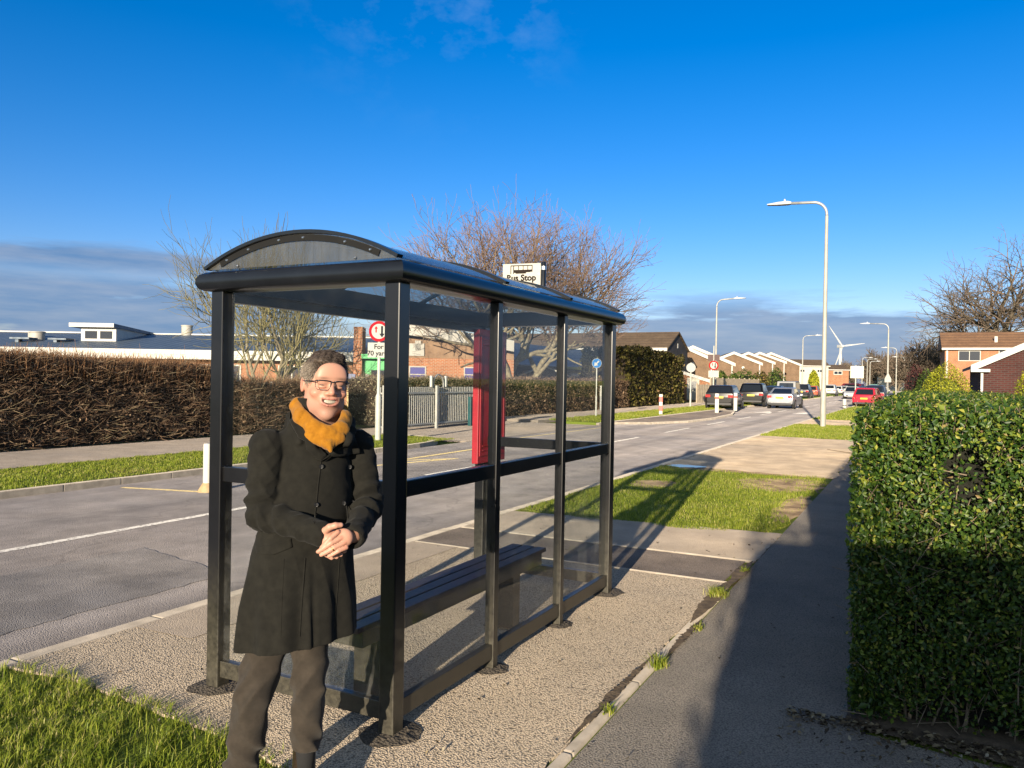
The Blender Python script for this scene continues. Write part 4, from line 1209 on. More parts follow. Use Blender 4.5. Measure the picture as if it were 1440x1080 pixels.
x, y = plan(716, 41)
bare_tree('cherry_tree', 'broad bare tree with pinkish twigs rising behind the shelter roof', (x, y, 0),
          tree_sticks(3, None, 2.6, 1.2, 0.24, 6, [3, 3, 3, 3, 2, 2], lean=(0.10, 0.0), up=0.17, start=0.6, ang=(26, 52), shrink=(0.70, 0.86), multi=3, minr=0.0075),
          M['bark'], M['pinktwig'], 3, lambda P, l: np.clip((l-2)/4*0.8 + rng.random(len(l))*0.3, 0, 1), fit=(10.6, 13.2), pct=93, zmin=3.9)
x, y = plan(376, 36)
bare_tree('young_tree', 'thin upright bare tree with mossy twigs seen through the shelter end pane', (x, y, 0),
          tree_sticks(8, None, 1.7, 1.0, 0.11, 4, [5, 4, 4, 3], up=0.26, start=0.2, ang=(28, 62), shrink=(0.66, 0.9), multi=3, minr=0.0042),
          M['bark'], M['mosstwig'], 2, lambda P, l: np.clip(0.9 - P[:,2]/7.5 + rng.normal(0, 0.2, len(l)), 0, 1), fit=(8.3, 7.8), pct=95)
x, y = plan(1402, 100)
bare_tree('oak_tree', 'great bare oak spreading behind the brick house on the right', (x, y, 0),
          tree_sticks(14, None, 6.0, 1.25, 0.62, 6, [4, 4, 3, 3, 2, 1], up=0.10, start=0.55, ang=(30, 60), shrink=(0.62, 0.82), multi=1, minr=0.018),
          M['darkbark'], M['greytwig'], 3, fit=(19.6, 18.0), pct=84)
# far trees at the end of the road
far = [(1189, 330, 11.5, 9, 0), (1238, 270, 13.5, 12, 1), (1262, 250, 12.0, 11, 1), (1226, 300, 13.0, 10, 1), (1292, 120, 8.2, 7.5, 1), (1252, 320, 15.0, 13, 0), (1318, 130, 9.5, 8, 0)]
protos = []
for i in range(2):
    t = bare_tree('far_bare_tree', 'distant bare tree', (0, 0, 0), tree_sticks(31+i, None, 3.0, 1.15, 0.3, 5, [5, 4, 4, 3, 2], up=0.2, start=0.15, ang=(25, 55), minr=0.05, multi=2),
                  M['darkbark'], M['greytwig'], 2, fit=(10, 9))
    protos.append(t)
names = ['far bare tree just right of the wind turbine', 'brown bare tree at the end of the road behind the square board', 'bare tree above the red hatchback at the end of the road', 'bare tree between the square board and the distant lamps', 'bare tree beside the golden conifer and the dark red shrub', 'tallest far bare tree at the end of the road', 'pale bare tree left of the brick house on the right']
used = set()
for (px, D, h, w, k), nm in zip(far, names):
    o = protos[k] if k not in used else copy_tree(protos[k]); used.add(k)
    x, y = plan(px, D); o.location = (x, y, -0.1); o.scale = (w/9, w/9, h/10); o.rotation_euler = (0, 0, px*0.37)
    o['label'] = nm; o['group'] = 'bare trees at the end of the road'

# ------------------------------------------------------------------ bushes
def bush(name, label, loc, rad, m, n, L, tone=(0, 1), flatbase=True, core=None, jit=0.6, cat='bush', group=None):
    t = empty(name, loc, 0, label, cat, group)
    d = unit(rng.normal(0, 1, (n, 3)))
    if flatbase: d[:,2] = np.abs(d[:,2])*1.0 - 0.1*(rng.random(n))
    d = unit(d)
    bmp = 1 + 0.10*bumps(d[:,0]*2, d[:,1]*2, d[:,2]*2, 1.3)
    P = d*np.array(rad)*(bmp*(1 - 0.22*rng.random(n)**1.8))[:, None]; P[:,2] = np.maximum(P[:,2], 0.02)
    l = rng.uniform(*L, n)
    tn = np.clip(rng.uniform(*tone, n), 0, 1)
    v, f, c = leaves(P, d, l, l*0.5, tn, 0.2, -0.5, jit)
    np_mesh('foliage', v, f, m, t, c)
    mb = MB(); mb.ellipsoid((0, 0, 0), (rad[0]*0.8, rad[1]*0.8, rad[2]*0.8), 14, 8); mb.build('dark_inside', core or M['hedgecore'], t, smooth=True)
    return t
M['gold'] = leafmat('golden_conifer', [(0,(0.12,0.14,0.012)),(0.4,(0.25,0.27,0.016)),(0.8,(0.40,0.40,0.025)),(1,(0.50,0.47,0.06))], 0.6, 0.2, 0.25)
M['goldcore'] = mat('golden_conifer_inside', (0.07,0.08,0.01), (0.12,0.13,0.02), 0.9)
M['green'] = leafmat('mid_green_leaf', [(0,(0.025,0.05,0.012)),(0.5,(0.06,0.10,0.02)),(1,(0.13,0.17,0.03))], 0.6, 0.2, 0.2)
M['maroon'] = leafmat('dark_red_leaf', [(0,(0.03,0.012,0.014)),(0.6,(0.085,0.03,0.032)),(1,(0.15,0.06,0.045))], 0.6, 0.2, 0.2)
x, y = plan(1331, 27); bush('golden_conifer', 'large rounded golden yellow conifer behind the near hedge', (x, y, 0), (0.98, 0.95, zat(1331, 512, 27)), M['gold'], 10000, (0.03, 0.085), core=M['goldcore'])
x, y = plan(1449, 22); bush('golden_conifer', 'golden conifer at the right edge before the shade-darkened brick wall', (x, y, 0), (0.55, 0.6, zat(1445, 516, 22)), M['gold'], 5000, (0.03, 0.08), core=M['goldcore'])
x, y = plan(1288, 60); bush('red_shrub', 'dark maroon leaved shrub left of the golden conifer', (x, y, 0), (0.95, 0.95, zat(1290, 512, 60)), M['maroon'], 2200, (0.08, 0.2))
x, y = plan(1302, 58); bush('green_shrub', 'dark green shrub tucked against the golden conifer', (x, y, 0), (0.8, 0.8, zat(1300, 519, 58)), M['green'], 1500, (0.08, 0.2))
x, y = plan(1144, 165); bush('yellow_conifer', 'pointed yellow green conifer in front of the white house', (x, y, 0), (1.25, 1.25, zat(1144, 521, 165)), M['gold'], 1800, (0.25, 0.55), core=M['goldcore'])
bs = [(1046, 98, 2.1, 520, 'green', 'green bush against the brown gabled houses, left of the silver saloon'), (1069, 106, 1.4, 521, 'ever', 'olive bush in the gardens above the silver saloon'), (1091, 112, 1.6, 517, 'green', 'upright green bush before the last brown gable'), (1014, 82, 1.0, 522, 'green', 'small bush behind the far give way sign'), (1031, 90, 1.1, 525, 'green', 'low bush at the foot of the second gabled house')]
for px, D, rx, top, mm, nm in bs:
    x, y = plan(px, D); bush('garden_bush', nm, (x, y, 0), (rx, rx, zat(px, top, D)), M[mm], 1300, (0.14, 0.4), group='bushes in front of the gabled houses')
x, y = plan(897, 66); bush('evergreen_shrub', 'tall ragged dark evergreen in front of the long roofed house', (x, y, 0), (3.2, 2.2, zat(895, 489, 66)), M['ever'], 5200, (0.15, 0.45), core=M['hedgecore'])
x, y = plan(932, 68); bush('evergreen_shrub', 'ragged dark evergreen at the gable end of the long roofed house', (x, y, 0), (1.8, 1.8, zat(930, 500, 68)), M['ever'], 2600, (0.15, 0.4), core=M['hedgecore'])
# dry climbing growth over the school railings
x, y = -15.9, 23.0
# ------------------------------------------------------------------ grass
def blades(n, poly_sampler, hgt, width, bend=0.5, z=-0.012, tone=(0,1), m=None, name='grass', clump=0.0):
    P = poly_sampler(n); n = len(P)
    h = rng.uniform(*hgt, n)*(0.55 + 0.9*np.clip(0.5 + bumps(P[:,0], P[:,1], P[:,0]*0, 1.7), 0, 1))
    a = rng.uniform(0, 2*PI, n); d = np.stack([np.cos(a), np.sin(a), np.zeros(n)], 1)
    sd_ = np.stack([-np.sin(a), np.cos(a), np.zeros(n)], 1)
    B = np.concatenate([P, np.full((n,1), z)], 1)
    w = (width*rng.uniform(0.6, 1.2, n))[:, None]
    be = (bend*rng.uniform(0.1, 1.2, n)*h)[:, None]
    mid = B + d*be*0.35 + np.array([0,0,1])*(h*0.6)[:, None]
    tip = B + d*be*1.25 + np.array([0,0,1])*(h*rng.uniform(0.75, 1.0, n))[:, None]
    V = np.stack([B - sd_*w*0.5, B + sd_*w*0.5, mid + sd_*w*0.42, mid - sd_*w*0.42, tip], 1).reshape(-1, 3)
    i = np.arange(n)[:, None]*5
    F1 = i + np.array([[0,1,2]]); F2 = i + np.array([[0,2,3]]); F3 = i + np.array([[3,2,4]])
    tn = np.clip(rng.beta(2, 2, n)*(tone[1]-tone[0]) + tone[0] + 0.18*bumps(P[:,0], P[:,1], P[:,1]*0+2, 0.8), 0, 1)
    tn = np.where(rng.random(n) < 0.06, rng.uniform(0.9, 1, n), tn)
    return tag(np_mesh(name, V, np.concatenate([F1, F2, F3]), m or M['grass'], None, np.repeat(tn, 5)), kind='stuff')
M['grass'] = leafmat('grass_blade', [(0,(0.08,0.125,0.012)),(0.35,(0.20,0.265,0.024)),(0.7,(0.34,0.385,0.045)),(0.92,(0.46,0.44,0.10)),(1,(0.55,0.46,0.22))], 0.45, 0.3, 0.35)
def in_rect(x0, x1, y0, y1, keep=None, power=1.0):
    def f(n):
        P = np.stack([rng.uniform(x0, x1, n), y0 + (y1-y0)*rng.random(n)**power], 1)
        return P if keep is None else P[keep(P)]
    return f
def ragged_front(P):      # in front of the pavement, thinning at its edge
    lim = np.interp(P[:,0], [-4.41,-3.9,-2.67,-2.25], [2.58,2.66,2.56,2.46]) + 0.03*np.sin(P[:,0]*9) + 0.03*np.sin(P[:,0]*23+1)
    lim = np.where(P[:,0] > -2.25, 2.46 - (P[:,0]+2.25)*1.9 + 0.04*np.sin(P[:,0]*30), lim)
    bare = bumps(P[:,0]*1.7, P[:,1]*1.7, P[:,0]*0) > 0.22
    return (P[:,1] < lim + rng.normal(0, 0.03, len(P))) & ~(bare & (rng.random(len(P)) < 0.82))
blades(46000, in_rect(-4.42, -1.75, 0.9, 2.65, ragged_front), (0.028, 0.072), 0.0040, 0.85, z=-0.016, name='near_grass', tone=(0.05, 1))
def soilfree(P):
    k = np.ones(len(P), bool)
    for (cx, cy, rx, ry) in [(-1.95, 13.3, 0.7, 1.0), (-3.75, 12.2, 0.45, 0.6), (-2.6, 14.75, 1.6, 0.33), (-1.45, 10.9, 0.2, 1.2), (-3.85, 15.1, 0.5, 0.6)]:
        k &= ((P[:,0]-cx)/rx)**2 + ((P[:,1]-cy)/ry)**2 > 0.05 + 1.0*rng.random(len(P))
    k &= P[:,1] > 8.66 + 0.06*np.sin(P[:,0]*6) + np.where(P[:,0] > -1.85, 0.22, 0)
    k &= P[:,0] < -1.30 - 0.12*np.sin(P[:,1]*2.3)**2
    return k
blades(60000, in_rect(-4.40, -1.22, 8.6, 14.8, soilfree, 1.25), (0.018, 0.045), 0.0055, 0.6, z=-0.014, name='middle_grass', tone=(0.1, 1))
blades(22000, in_rect(-4.40, -1.32, 25.2, 33.4), (0.04, 0.075), 0.012, 0.5, z=-0.014, name='lamp_grass', tone=(0.15, 1))
blades(12000, in_rect(-4.40, -1.32, 38.8, 62, None, 1.3), (0.05, 0.09), 0.022, 0.5, z=-0.014, name='beyond_grass', tone=(0.15, 1))
blades(70000, in_rect(-13.4, -10.98, 3.0, 18.0, lambda P: (bumps(P[:,0], P[:,1], P[:,0]*0, 0.8) < 0.35) | (rng.random(len(P)) < 0.3)), (0.018, 0.048), 0.0075, 0.7, z=-0.01, name='far_verge_grass', tone=(0.1, 1))
blades(26000, in_rect(-13.3, -11.0, 28.8, 62), (0.04, 0.09), 0.020, 0.5, z=-0.01, name='far_verge_grass', tone=(0.2, 1))
# weeds along the path edging
for i, (x, y, s_, nb) in enumerate([(-1.33, 6.02, 0.13, 420), (-1.27, 5.15, 0.07, 160), (-1.29, 4.35, 0.07, 170), (-1.32, 3.62, 0.05, 110), (-1.30, 6.9, 0.08, 90)]):
    P0 = lambda n, x=x, y=y, s_=s_: np.stack([rng.normal(x, s_*0.25, n), rng.normal(y, s_*0.42, n)], 1)
    o = blades(nb, P0, (0.02, 0.06), 0.005, 0.9, z=0.0, name='weed_tuft', tone=(0.15, 1))
    del o['kind']
    tag(o, ['largest grass tuft on the path edging by the dark tarmac strip', 'small grass tuft midway along the path edging', 'grass tuft on the path edging level with the middle of the shelter', 'smallest grass tuft, nearest on the path edging', 'thin weeds at the end of the dark tarmac strip'][i], 'weed', 'grass tufts along the path edging')
    del_z = o
# ================================================================== buildings
def brick(name, c1, c2, mortar, scale=1.0):
    m, nt, b = nodes(name)
    t = nt.nodes.new('ShaderNodeTexCoord').outputs['Object']
    sp = nt.nodes.new('ShaderNodeSeparateXYZ'); nt.links.new(t, sp.inputs[0])
    cb = nt.nodes.new('ShaderNodeCombineXYZ')
    nt.links.new(math_(nt, 'ADD', sp.outputs[0], sp.outputs[1]), cb.inputs[0]); nt.links.new(sp.outputs[2], cb.inputs[1])
    br = nt.nodes.new('ShaderNodeTexBrick'); nt.links.new(cb.outputs[0], br.inputs['Vector'])
    br.inputs['Scale'].default_value = scale; br.inputs['Brick Width'].default_value = 0.225; br.inputs['Row Height'].default_value = 0.075; br.inputs['Mortar Size'].default_value = 0.010
    br.inputs['Color1'].default_value = (*c1, 1); br.inputs['Color2'].default_value = (*c2, 1); br.inputs['Mortar'].default_value = (*mortar, 1)
    c = mix(nt, 1.0, br.outputs['Color'], ramp(nt, noise(nt, t, 1.3, 5, 0.6), [(0.3,(0.78,)*3),(0.7,(1.12,)*3)]), 'MULTIPLY')
    nt.links.new(c, b.inputs['Base Color']); b.inputs['Roughness'].default_value = 0.9; b.inputs['Specular IOR Level'].default_value = 0.15
    bump(nt, b, br.outputs['Fac'], -0.4, 0.01)
    return m
def ribbed(name, c1, c2, period, axis, rough=0.5, metal=0.0, tiles=False):
    m, nt, b = nodes(name)
    t = nt.nodes.new('ShaderNodeTexCoord').outputs['Object']
    w = nt.nodes.new('ShaderNodeTexWave'); w.bands_direction = axis; w.inputs['Scale'].default_value = 0.314/period*1.0; w.inputs['Distortion'].default_value = 0.0
    nt.links.new(t, w.inputs['Vector'])
    c = ramp(nt, noise(nt, t, 0.9, 5, 0.65), [(0.3, c1), (0.7, c2)])
    if tiles:
        c = mix(nt, 0.5, c, ramp(nt, noise(nt, pos(nt, (4, 4, 9), obj=True), 1.0, 3), [(0.3,(0.6,)*3),(0.7,(1.25,)*3)]), 'MULTIPLY')
    c = mix(nt, 1.0, c, ramp(nt, w.outputs['Fac'], [(0.0,(0.7,)*3),(0.25,(1.0,)*3)]), 'MULTIPLY')
    nt.links.new(c, b.inputs['Base Color']); b.inputs['Roughness'].default_value = rough; b.inputs['Metallic'].default_value = metal
    bump(nt, b, w.outputs['Fac'], 0.6, 0.03)
    return m
M['brick_orange'] = brick('orange_brick', (0.37,0.135,0.055), (0.30,0.105,0.045), (0.36,0.28,0.2))
M['brick_brown'] = brick('brown_brick', (0.185,0.105,0.060), (0.14,0.08,0.048), (0.22,0.18,0.13))
M['brick_shaded'] = brick('shaded_red_brick', (0.075,0.026,0.022), (0.055,0.02,0.018), (0.07,0.055,0.05))  # the shadow lying on the garage gable is put into this brick colour
M['roof_metal'] = ribbed('blue_grey_metal_roof', (0.075,0.105,0.14), (0.11,0.145,0.185), 0.5, 'X', 0.55, 0.1)
M['roof_slate'] = ribbed('dark_slate_roof', (0.035,0.045,0.06), (0.06,0.072,0.09), 0.3, 'Z', 0.6)
M['roof_brown'] = ribbed('brown_tile_roof', (0.10,0.065,0.035), (0.155,0.105,0.06), 0.3, 'Z', 0.85, tiles=True)
M['roof_orange'] = ribbed('orange_tile_roof', (0.19,0.10,0.05), (0.27,0.145,0.07), 0.3, 'Z', 0.85, tiles=True)
M['white'] = mat('white_boards', (0.47,0.45,0.41), (0.54,0.52,0.47), 0.6, vs=1.5)
M['fascia'] = mat('pale_fascia', (0.30,0.285,0.255), (0.38,0.36,0.32), 0.6, vs=0.8)
M['wood'] = mat('weathered_cladding', (0.17,0.10,0.055), (0.27,0.17,0.10), 0.8, vs=2)
M['render'] = mat('cream_render', (0.46,0.44,0.36), (0.52,0.49,0.41), 0.85, vs=0.7)
M['darkclad_shade'] = mat('dark_cladding_and_shade', (0.035,0.030,0.030), (0.055,0.046,0.044), 0.8, vs=1.2)
M['nursery'] = mat('dark_blue_cladding', (0.014,0.022,0.045), (0.022,0.034,0.065), 0.6, vs=2)
M['yellow'] = mat('yellow_fascia', (0.42,0.38,0.07), rough=0.6)
M['greenp'] = mat('green_panel', (0.02,0.30,0.07), (0.03,0.36,0.09), 0.5)
M['sand'] = mat('sand_wall', (0.42,0.30,0.14), (0.50,0.37,0.19), 0.9, vs=2)
m, nt, b = nodes('window_glass'); b.inputs['Base Color'].default_value = (0.02,0.025,0.035,1); b.inputs['Roughness'].default_value = 0.08; b.inputs['Specular IOR Level'].default_value = 0.8; M['glass'] = m
m, nt, b = nodes('blue_reflection_glass'); b.inputs['Base Color'].default_value = (0.075,0.07,0.22,1); b.inputs['Roughness'].default_value = 0.15; M['blueglass'] = m  # violet-blue reflection put into the glass colour
M['fencewood'] = mat('pale_fence_boards', (0.34,0.27,0.19), (0.46,0.38,0.27), 0.9, vs=3)

def window(t, x0, x1, z0, z1, y, glass, frame, fw=0.07, mull=1, trans=False):
    """a framed window on a wall that faces -y"""
    mb = MB()
    mb.box(x0, x1, y-0.04, y, z1-fw, z1); mb.box(x0, x1, y-0.04, y, z0, z0+fw)
    mb.box(x0, x0+fw, y-0.04, y, z0+fw, z1-fw); mb.box(x1-fw, x1, y-0.04, y, z0+fw, z1-fw)
    for k in range(1, mull+1):
        xm = x0 + (x1-x0)*k/(mull+1)
        mb.box(xm-fw*0.4, xm+fw*0.4, y-0.04, y, z0+fw, z1-fw)
    if trans: mb.box(x0+fw, x1-fw, y-0.038, y-0.001, z1-(z1-z0)*0.36-fw*0.4, z1-(z1-z0)*0.36+fw*0.4)
    f = mb.build('window', frame, t)
    mb = MB(); mb.box(x0+fw*0.5, x1-fw*0.5, y-0.012, y-0.003, z0+fw*0.5, z1-fw*0.5); mb.build('glass', glass, f)
    return f

# ---- the long school block (its frame of reference lies square to the view)
def lx(px, D): return (px-720)/F_PX*D
t = empty('school_building', (0,0,0), YAW, 'long low school block with blue grey metal roof behind the dark hedge', 'building')
def at_local(t, x, y):
    """shift a thing's origin to local (x, y) of the view-square frame"""
    p = RT*x + AX*y; t.location = (p.x, p.y, 0)
at_local(t, -22, 46)
L0, L1 = -26, 12.6
mb = MB(); mb.box(L0, L1, 0.4, 14.0, -0.14, 2.95); mb.build('wall', M['brick_orange'], t)
mb = MB()
mb.add([(L0-.5,-0.45,2.98),(L1+.4,-0.45,2.98),(L1+.4,8.0,4.28),(L0-.5,8.0,4.28),(L1+.4,16,3.0),(L0-.5,16,3.0),(L0-.5,-0.45,2.90),(L1+.4,-0.45,2.90),(L1+.4,16,2.92),(L0-.5,16,2.92)],
       [(0,1,2,3),(3,2,4,5),(6,9,8,7),(0,6,7,1),(5,4,8,9),(1,7,8,4,2),(0,3,5,9,6)])
roof = mb.build('roof', M['roof_metal'], t)
mb = MB(); mb.box(L0-.5, L1+.4, -0.53, -0.455, 2.72, 3.0); mb.box(L0-.5, L1+.4, -0.50, -0.44, 2.46, 2.715); mb.build('gutter', M['white'], t)
for x in np.arange(L0+2, L1, 4.6):
    window(t, x, x+2.4, 0.9, 2.2, 0.397, M['glass'], M['white'], 0.08, 2)
mb = MB(); mb.box(L0-.3, L1+.3, 7.9, 8.1, 4.27, 4.36, c=0.02); mb.build('ridge_cap', M['white'], roof)
# clerestory lantern
c0, c1 = lx(97, 49)+22, lx(160, 49)+22
mb = MB(); mb.box(c0+0.5, c1-0.1, 3.4, 9.5, 3.2, 4.38); k = mb.build('roof_lantern', M['white'], t)
mb = MB(); mb.add([(c0,2.95,4.42),(c1,2.95,4.42),(c1,10.5,4.16),(c0,10.5,4.16),(c0,2.95,4.66),(c1,2.95,4.66),(c1,10.5,4.30),(c0,10.5,4.30)],
  [(0,3,2,1),(4,5,6,7),(1,2,6,5),(2,3,7,6),(3,0,4,7)]); mb.build('lantern_roof', M['roof_metal'], k)
mb = MB(); mb.box(c0, c1, 2.90, 2.945, 4.42, 4.67); mb.build('lantern_fascia', M['white'], k)
for i in range(2):
    xa = c0+0.75+i*0.95
    mb = MB(); mb.box(xa, xa+0.75, 3.37, 3.395, 3.72, 4.2); mb.build('lantern_window', M['glass'], k)
for px, D, r_, zt in ((52, 49.5, 0.42, 4.12), (47, 50.5, 0.34, 4.15), (262, 54, 0.36, 4.95)):
    x = lx(px, D)+22; zb = 3.0 + min((D-45.6)/8.4, 1)*1.28 - 0.1
    mb = MB(); mb.lathe([(r_,zb),(r_,zt-0.1),(r_*1.1,zt-0.08),(r_*1.1,zt-0.02),(r_*0.95,zt)], x, D-46, 16)
    mb.build('roof_cowl', M['fascia'], t, auto=40)
for px0, px1, D in ((12, 40, 48), (66, 92, 48.3)):
    x0, x1 = lx(px0, D)+22, lx(px1, D)+22
    mb = MB(); mb.box(x0, x1, D-46, D-45.1, 3.56, 3.68, c=0.02); mb.box(x0+0.3, x0+0.5, D-45.9, D-45.5, 3.2, 3.559); mb.build('rooflight', M['roof_metal'], t)
# ---- the school hall with its curved roof
t = empty('school_hall', (0,0,0), YAW, 'orange brick school hall with curved pale fascia and blue windows behind the railings', 'building')
at_local(t, -3, 40)
a0, a1 = lx(546, 40)+3, lx(722, 40)+3
def ztop(px): return 4.42 - 0.55*((px-530)/137.0)**1.35 if px > 530 else 4.42
pxs = np.linspace(546, 722, 12)
pl = [(a0,-0.14),(a1,-0.14)] + [(lx(p,40)+3, ztop(p)-0.30) for p in pxs[::-1]]
mb = MB(); mb.prism([(a0,-0.14),(a1,-0.14),(a1,2.60),(a0,2.60)], 'y', 0, 12); mb.build('wall', M['brick_orange'], t)
mb = MB(); mb.prism([(a0,2.601),(a1,2.601)] + [(lx(p,40)+3, ztop(p)-0.45) for p in pxs[::-1]], 'y', 0.02, 11.9); mb.build('cladding', M['wood'], t)
mb = MB()
for i in range(len(pxs)-1):
    p, q = pxs[i], pxs[i+1]
    mb.prism([(lx(p,40)+3, ztop(p)-0.56), (lx(q,40)+3, ztop(q)-0.56), (lx(q,40)+3, ztop(q)-0.02), (lx(p,40)+3, ztop(p)-0.02)], 'y', -0.75, -0.62)
mb.build('fascia', M['fascia'], t)
mb = MB()
for i in range(len(pxs)-1):
    p, q = pxs[i], pxs[i+1]
    mb.prism([(lx(p,40)+3, ztop(p)-0.12), (lx(q,40)+3, ztop(q)-0.12), (lx(q,40)+3, ztop(q)), (lx(p,40)+3, ztop(p))], 'y', -0.619, 12.3)
mb.build('roof', M['roof_metal'], t)
window(t, lx(575,40)+3, lx(599,40)+3, 1.02, 2.20, -0.003, M['blueglass'], M['fascia'], 0.06, 0, True)
window(t, lx(652,40)+3, lx(672,40)+3, 1.10, 2.20, -0.003, M['blueglass'], M['fascia'], 0.06, 0, True)
mb = MB(); mb.box(lx(594,40)+3-0.4, lx(594,40)+3-0.1, -0.06, -0.003, 3.0, 3.5); mb.box(lx(575,40)+3, lx(596,40)+3, -0.06, -0.003, 2.72, 3.35); mb.build('vent_panel', M['fascia'], t)
# ---- the green entrance with its brick pier
t = empty('school_entrance_porch', (0,0,0), YAW, 'bright green school entrance porch with an orange brick pier beside it', 'building')
at_local(t, -7, 38.5)
mb = MB(); mb.box(lx(497,38.5)+7, lx(509,38.5)+7, -0.1, 0.8, -0.14, 4.05); mb.build('brick_pier', M['brick_orange'], t)
mb = MB(); mb.box(lx(509,38.5)+7.003, lx(549,38.5)+7, 0.2, 4.0, -0.14, 2.5); mb.build('wall', M['greenp'], t)
mb = MB(); mb.box(lx(509,38.5)+7.003, lx(551,38.5)+7, -0.3, 4.2, 2.501, 2.72); mb.build('canopy', M['greenp'], t)
mb = MB(); mb.box(lx(521,38.5)+7, lx(545,38.5)+7, 0.17, 0.197, 1.45, 1.95); mb.build('window', M['glass'], t)
mb = MB(); mb.box(lx(512.5,38.5)+7, lx(517.5,38.5)+7, 0.165, 0.196, 1.42, 1.75); mb.build('notice', M['signwhite'], t)
x, y = plan(521, 34)
t = empty('sand_coloured_wall', (x, y, 0), YAW, 'low sand coloured garden wall below the green porch', 'wall')
mb = MB(); mb.box(-1.0, 1.35, -0.12, 0.12, -0.14, 1.52, c=0.02); mb.build('wall', M['sand'], t)
x, y = plan(494.5, 30)
t = empty('blue_notice', (x, y, 0), YAW, 'dark blue notice board on posts left of the green porch', 'sign')
mb = MB(); mb.box(-0.14, 0.14, -0.02, 0.02, 1.18, 1.72, c=0.01); mb.build('board', mat('notice_blue', (0.012,0.035,0.14), rough=0.4), t)
mb = MB(); mb.box(-0.1, -0.06, 0.021, 0.06, -0.1, 1.7); mb.box(0.06, 0.1, 0.021, 0.06, -0.1, 1.7); mb.build('post', M['signgrey'], t)

# ---- railings at the school entrance
M['rail'] = mat('pale_galvanised_bars', (0.36,0.36,0.33), (0.46,0.45,0.41), 0.5, 0.2)
M['teal'] = mat('dark_teal_paint', (0.012,0.07,0.075), rough=0.4)
def railings(name, label, x, y0, y1, z0, h, m, step=0.118, cat='fence', arch=True, posts=()):
    t = empty(name, (x, y0, z0), 0, label, cat)
    mb = MB()
    n = int((y1-y0)/step)
    for i in range(n+1):
        y = i*step
        mb.box(-0.012, 0.012, y-0.022, y+0.022, 0.09, h - 0.0 + 0.03*math.sin(i*1.7)*0, c=0.004)
    mb.build('bars', m, t)
    mb = MB(); mb.box(0.0125, 0.05, 0, y1-y0, 0.16, 0.21); mb.box(0.0125, 0.05, 0, y1-y0, h-0.22, h-0.17); mb.build('rail', m, t)
    for y in posts:
        mb = MB(); mb.box(0.0505, 0.13, y-0.05, y+0.05, 0, h+0.05, c=0.005); mb.build('post', m, t)
    return t
g = railings('school_gate', 'pale steel barred school gate across the entrance, seen through the shelter', -14.55, 19.4, 25.4, -0.088, 1.40, M['rail'], posts=(0.06, 3.0, 5.9))
mb = MB(); mb.box(0.131, 0.25, 5.0, 5.22, 0, 1.05, c=0.01); mb.build('lock_post', M['teal'], g)
mb = MB()
mb.tube([(0.02, 2.9, 1.4)] + [(0.02, 3.2-0.3*math.cos(a), 1.52+0.3*math.sin(a)) for a in np.linspace(0.1, PI-0.1, 9)] + [(0.02, 3.5, 1.4)], 0.022, 8); mb.build('hoop', M['signgrey'], g)
for y in (2.75, 3.65):
    mb = MB(); mb.box(-0.02, 0.06, y-0.04, y+0.04, 1.401, 1.78, c=0.01); mb.build('finial', M['white'], g)
railings('school_railings', 'pale railings behind the thin hedge below the green porch', -18.2, 15.5, 21.5, -0.1, 1.46, M['rail'], posts=(0.06, 3.0))
M['drystem'] = leafmat('dry_grey_stems', [(0,(0.10,0.085,0.055)),(0.5,(0.20,0.17,0.11)),(1,(0.30,0.26,0.16))], 0.8, 0.2, 0.1)
brown_hedge('dry_hedge', 'pale dry scrub growing up behind the barred school gate', -17.2, -15.5, 20.8, 27.5, 1.62, 6500, 2600, M['drystem'], (0.05, 0.12), {'+x': 1, '+z': 0.6, '-y': 1}, 500, M['drystem'], tone=(0, 1))

# ---- dark blue nursery with slate roof
t = empty('nursery_building', (-27, 58, 0), 0, 'low dark blue timber building with slate roof behind the beech hedge', 'building')
mb = MB(); mb.box(-5, 5, -15, 17, -0.14, 2.5); mb.build('wall', M['nursery'], t)
mb = MB()
mb.add([(-5.6,-15.6,2.5),(5.6,-15.6,2.5),(5.6,17.6,2.5),(-5.6,17.6,2.5),(0,-11,4.35),(0,13,4.35),(-5.6,-15.6,2.44),(5.6,-15.6,2.44),(5.6,17.6,2.44),(-5.6,17.6,2.44)],
  [(0,1,4),(1,2,5,4),(2,3,5),(3,0,4,5),(6,9,8,7),(0,6,7,1),(1,7,8,2),(2,8,9,3),(3,9,6,0)]); mb.build('roof', M['roof_slate'], t)
mb = MB(); mb.box(5.61, 5.66, -10, 4, 2.36, 2.54); mb.build('fascia', M['yellow'], t)
for y in (-7.5, -2.5, 3.0, 7.0):
    mb = MB(); mb.box(5.02, 5.05, y, y+2.4, 1.0, 2.1); mb.build('window', M['glass'], t)
    mb = MB(); mb.box(5.02, 5.10, y-0.15, y-0.02, 0.0, 2.43); mb.build('post', M['white'], t)
x, y = plan(765, 47)
t = empty('garden_shed', (x, y, 0), YAW+0.1, 'dark blue gabled summer house with pale edged roof behind the beech hedge', 'shed')
w = 1.42; za, ze = zat(765, 515, 47), zat(740, 528, 47)
mb = MB(); mb.prism([(-w,-0.1),(w,-0.1),(w,ze),(0,za-0.03),(-w,ze)], 'y', 0, 2.6); mb.build('wall', M['nursery'], t)
mb = MB()
for s_ in (-1, 1):
    mb.prism([(s_*w*1.12,ze-0.08),(0,za-0.028),(0,za+0.04),(s_*w*1.12,ze+0.0)][::s_], 'y', -0.12, 2.8)
mb.build('roof', M['roof_slate'], t)
mb = MB()
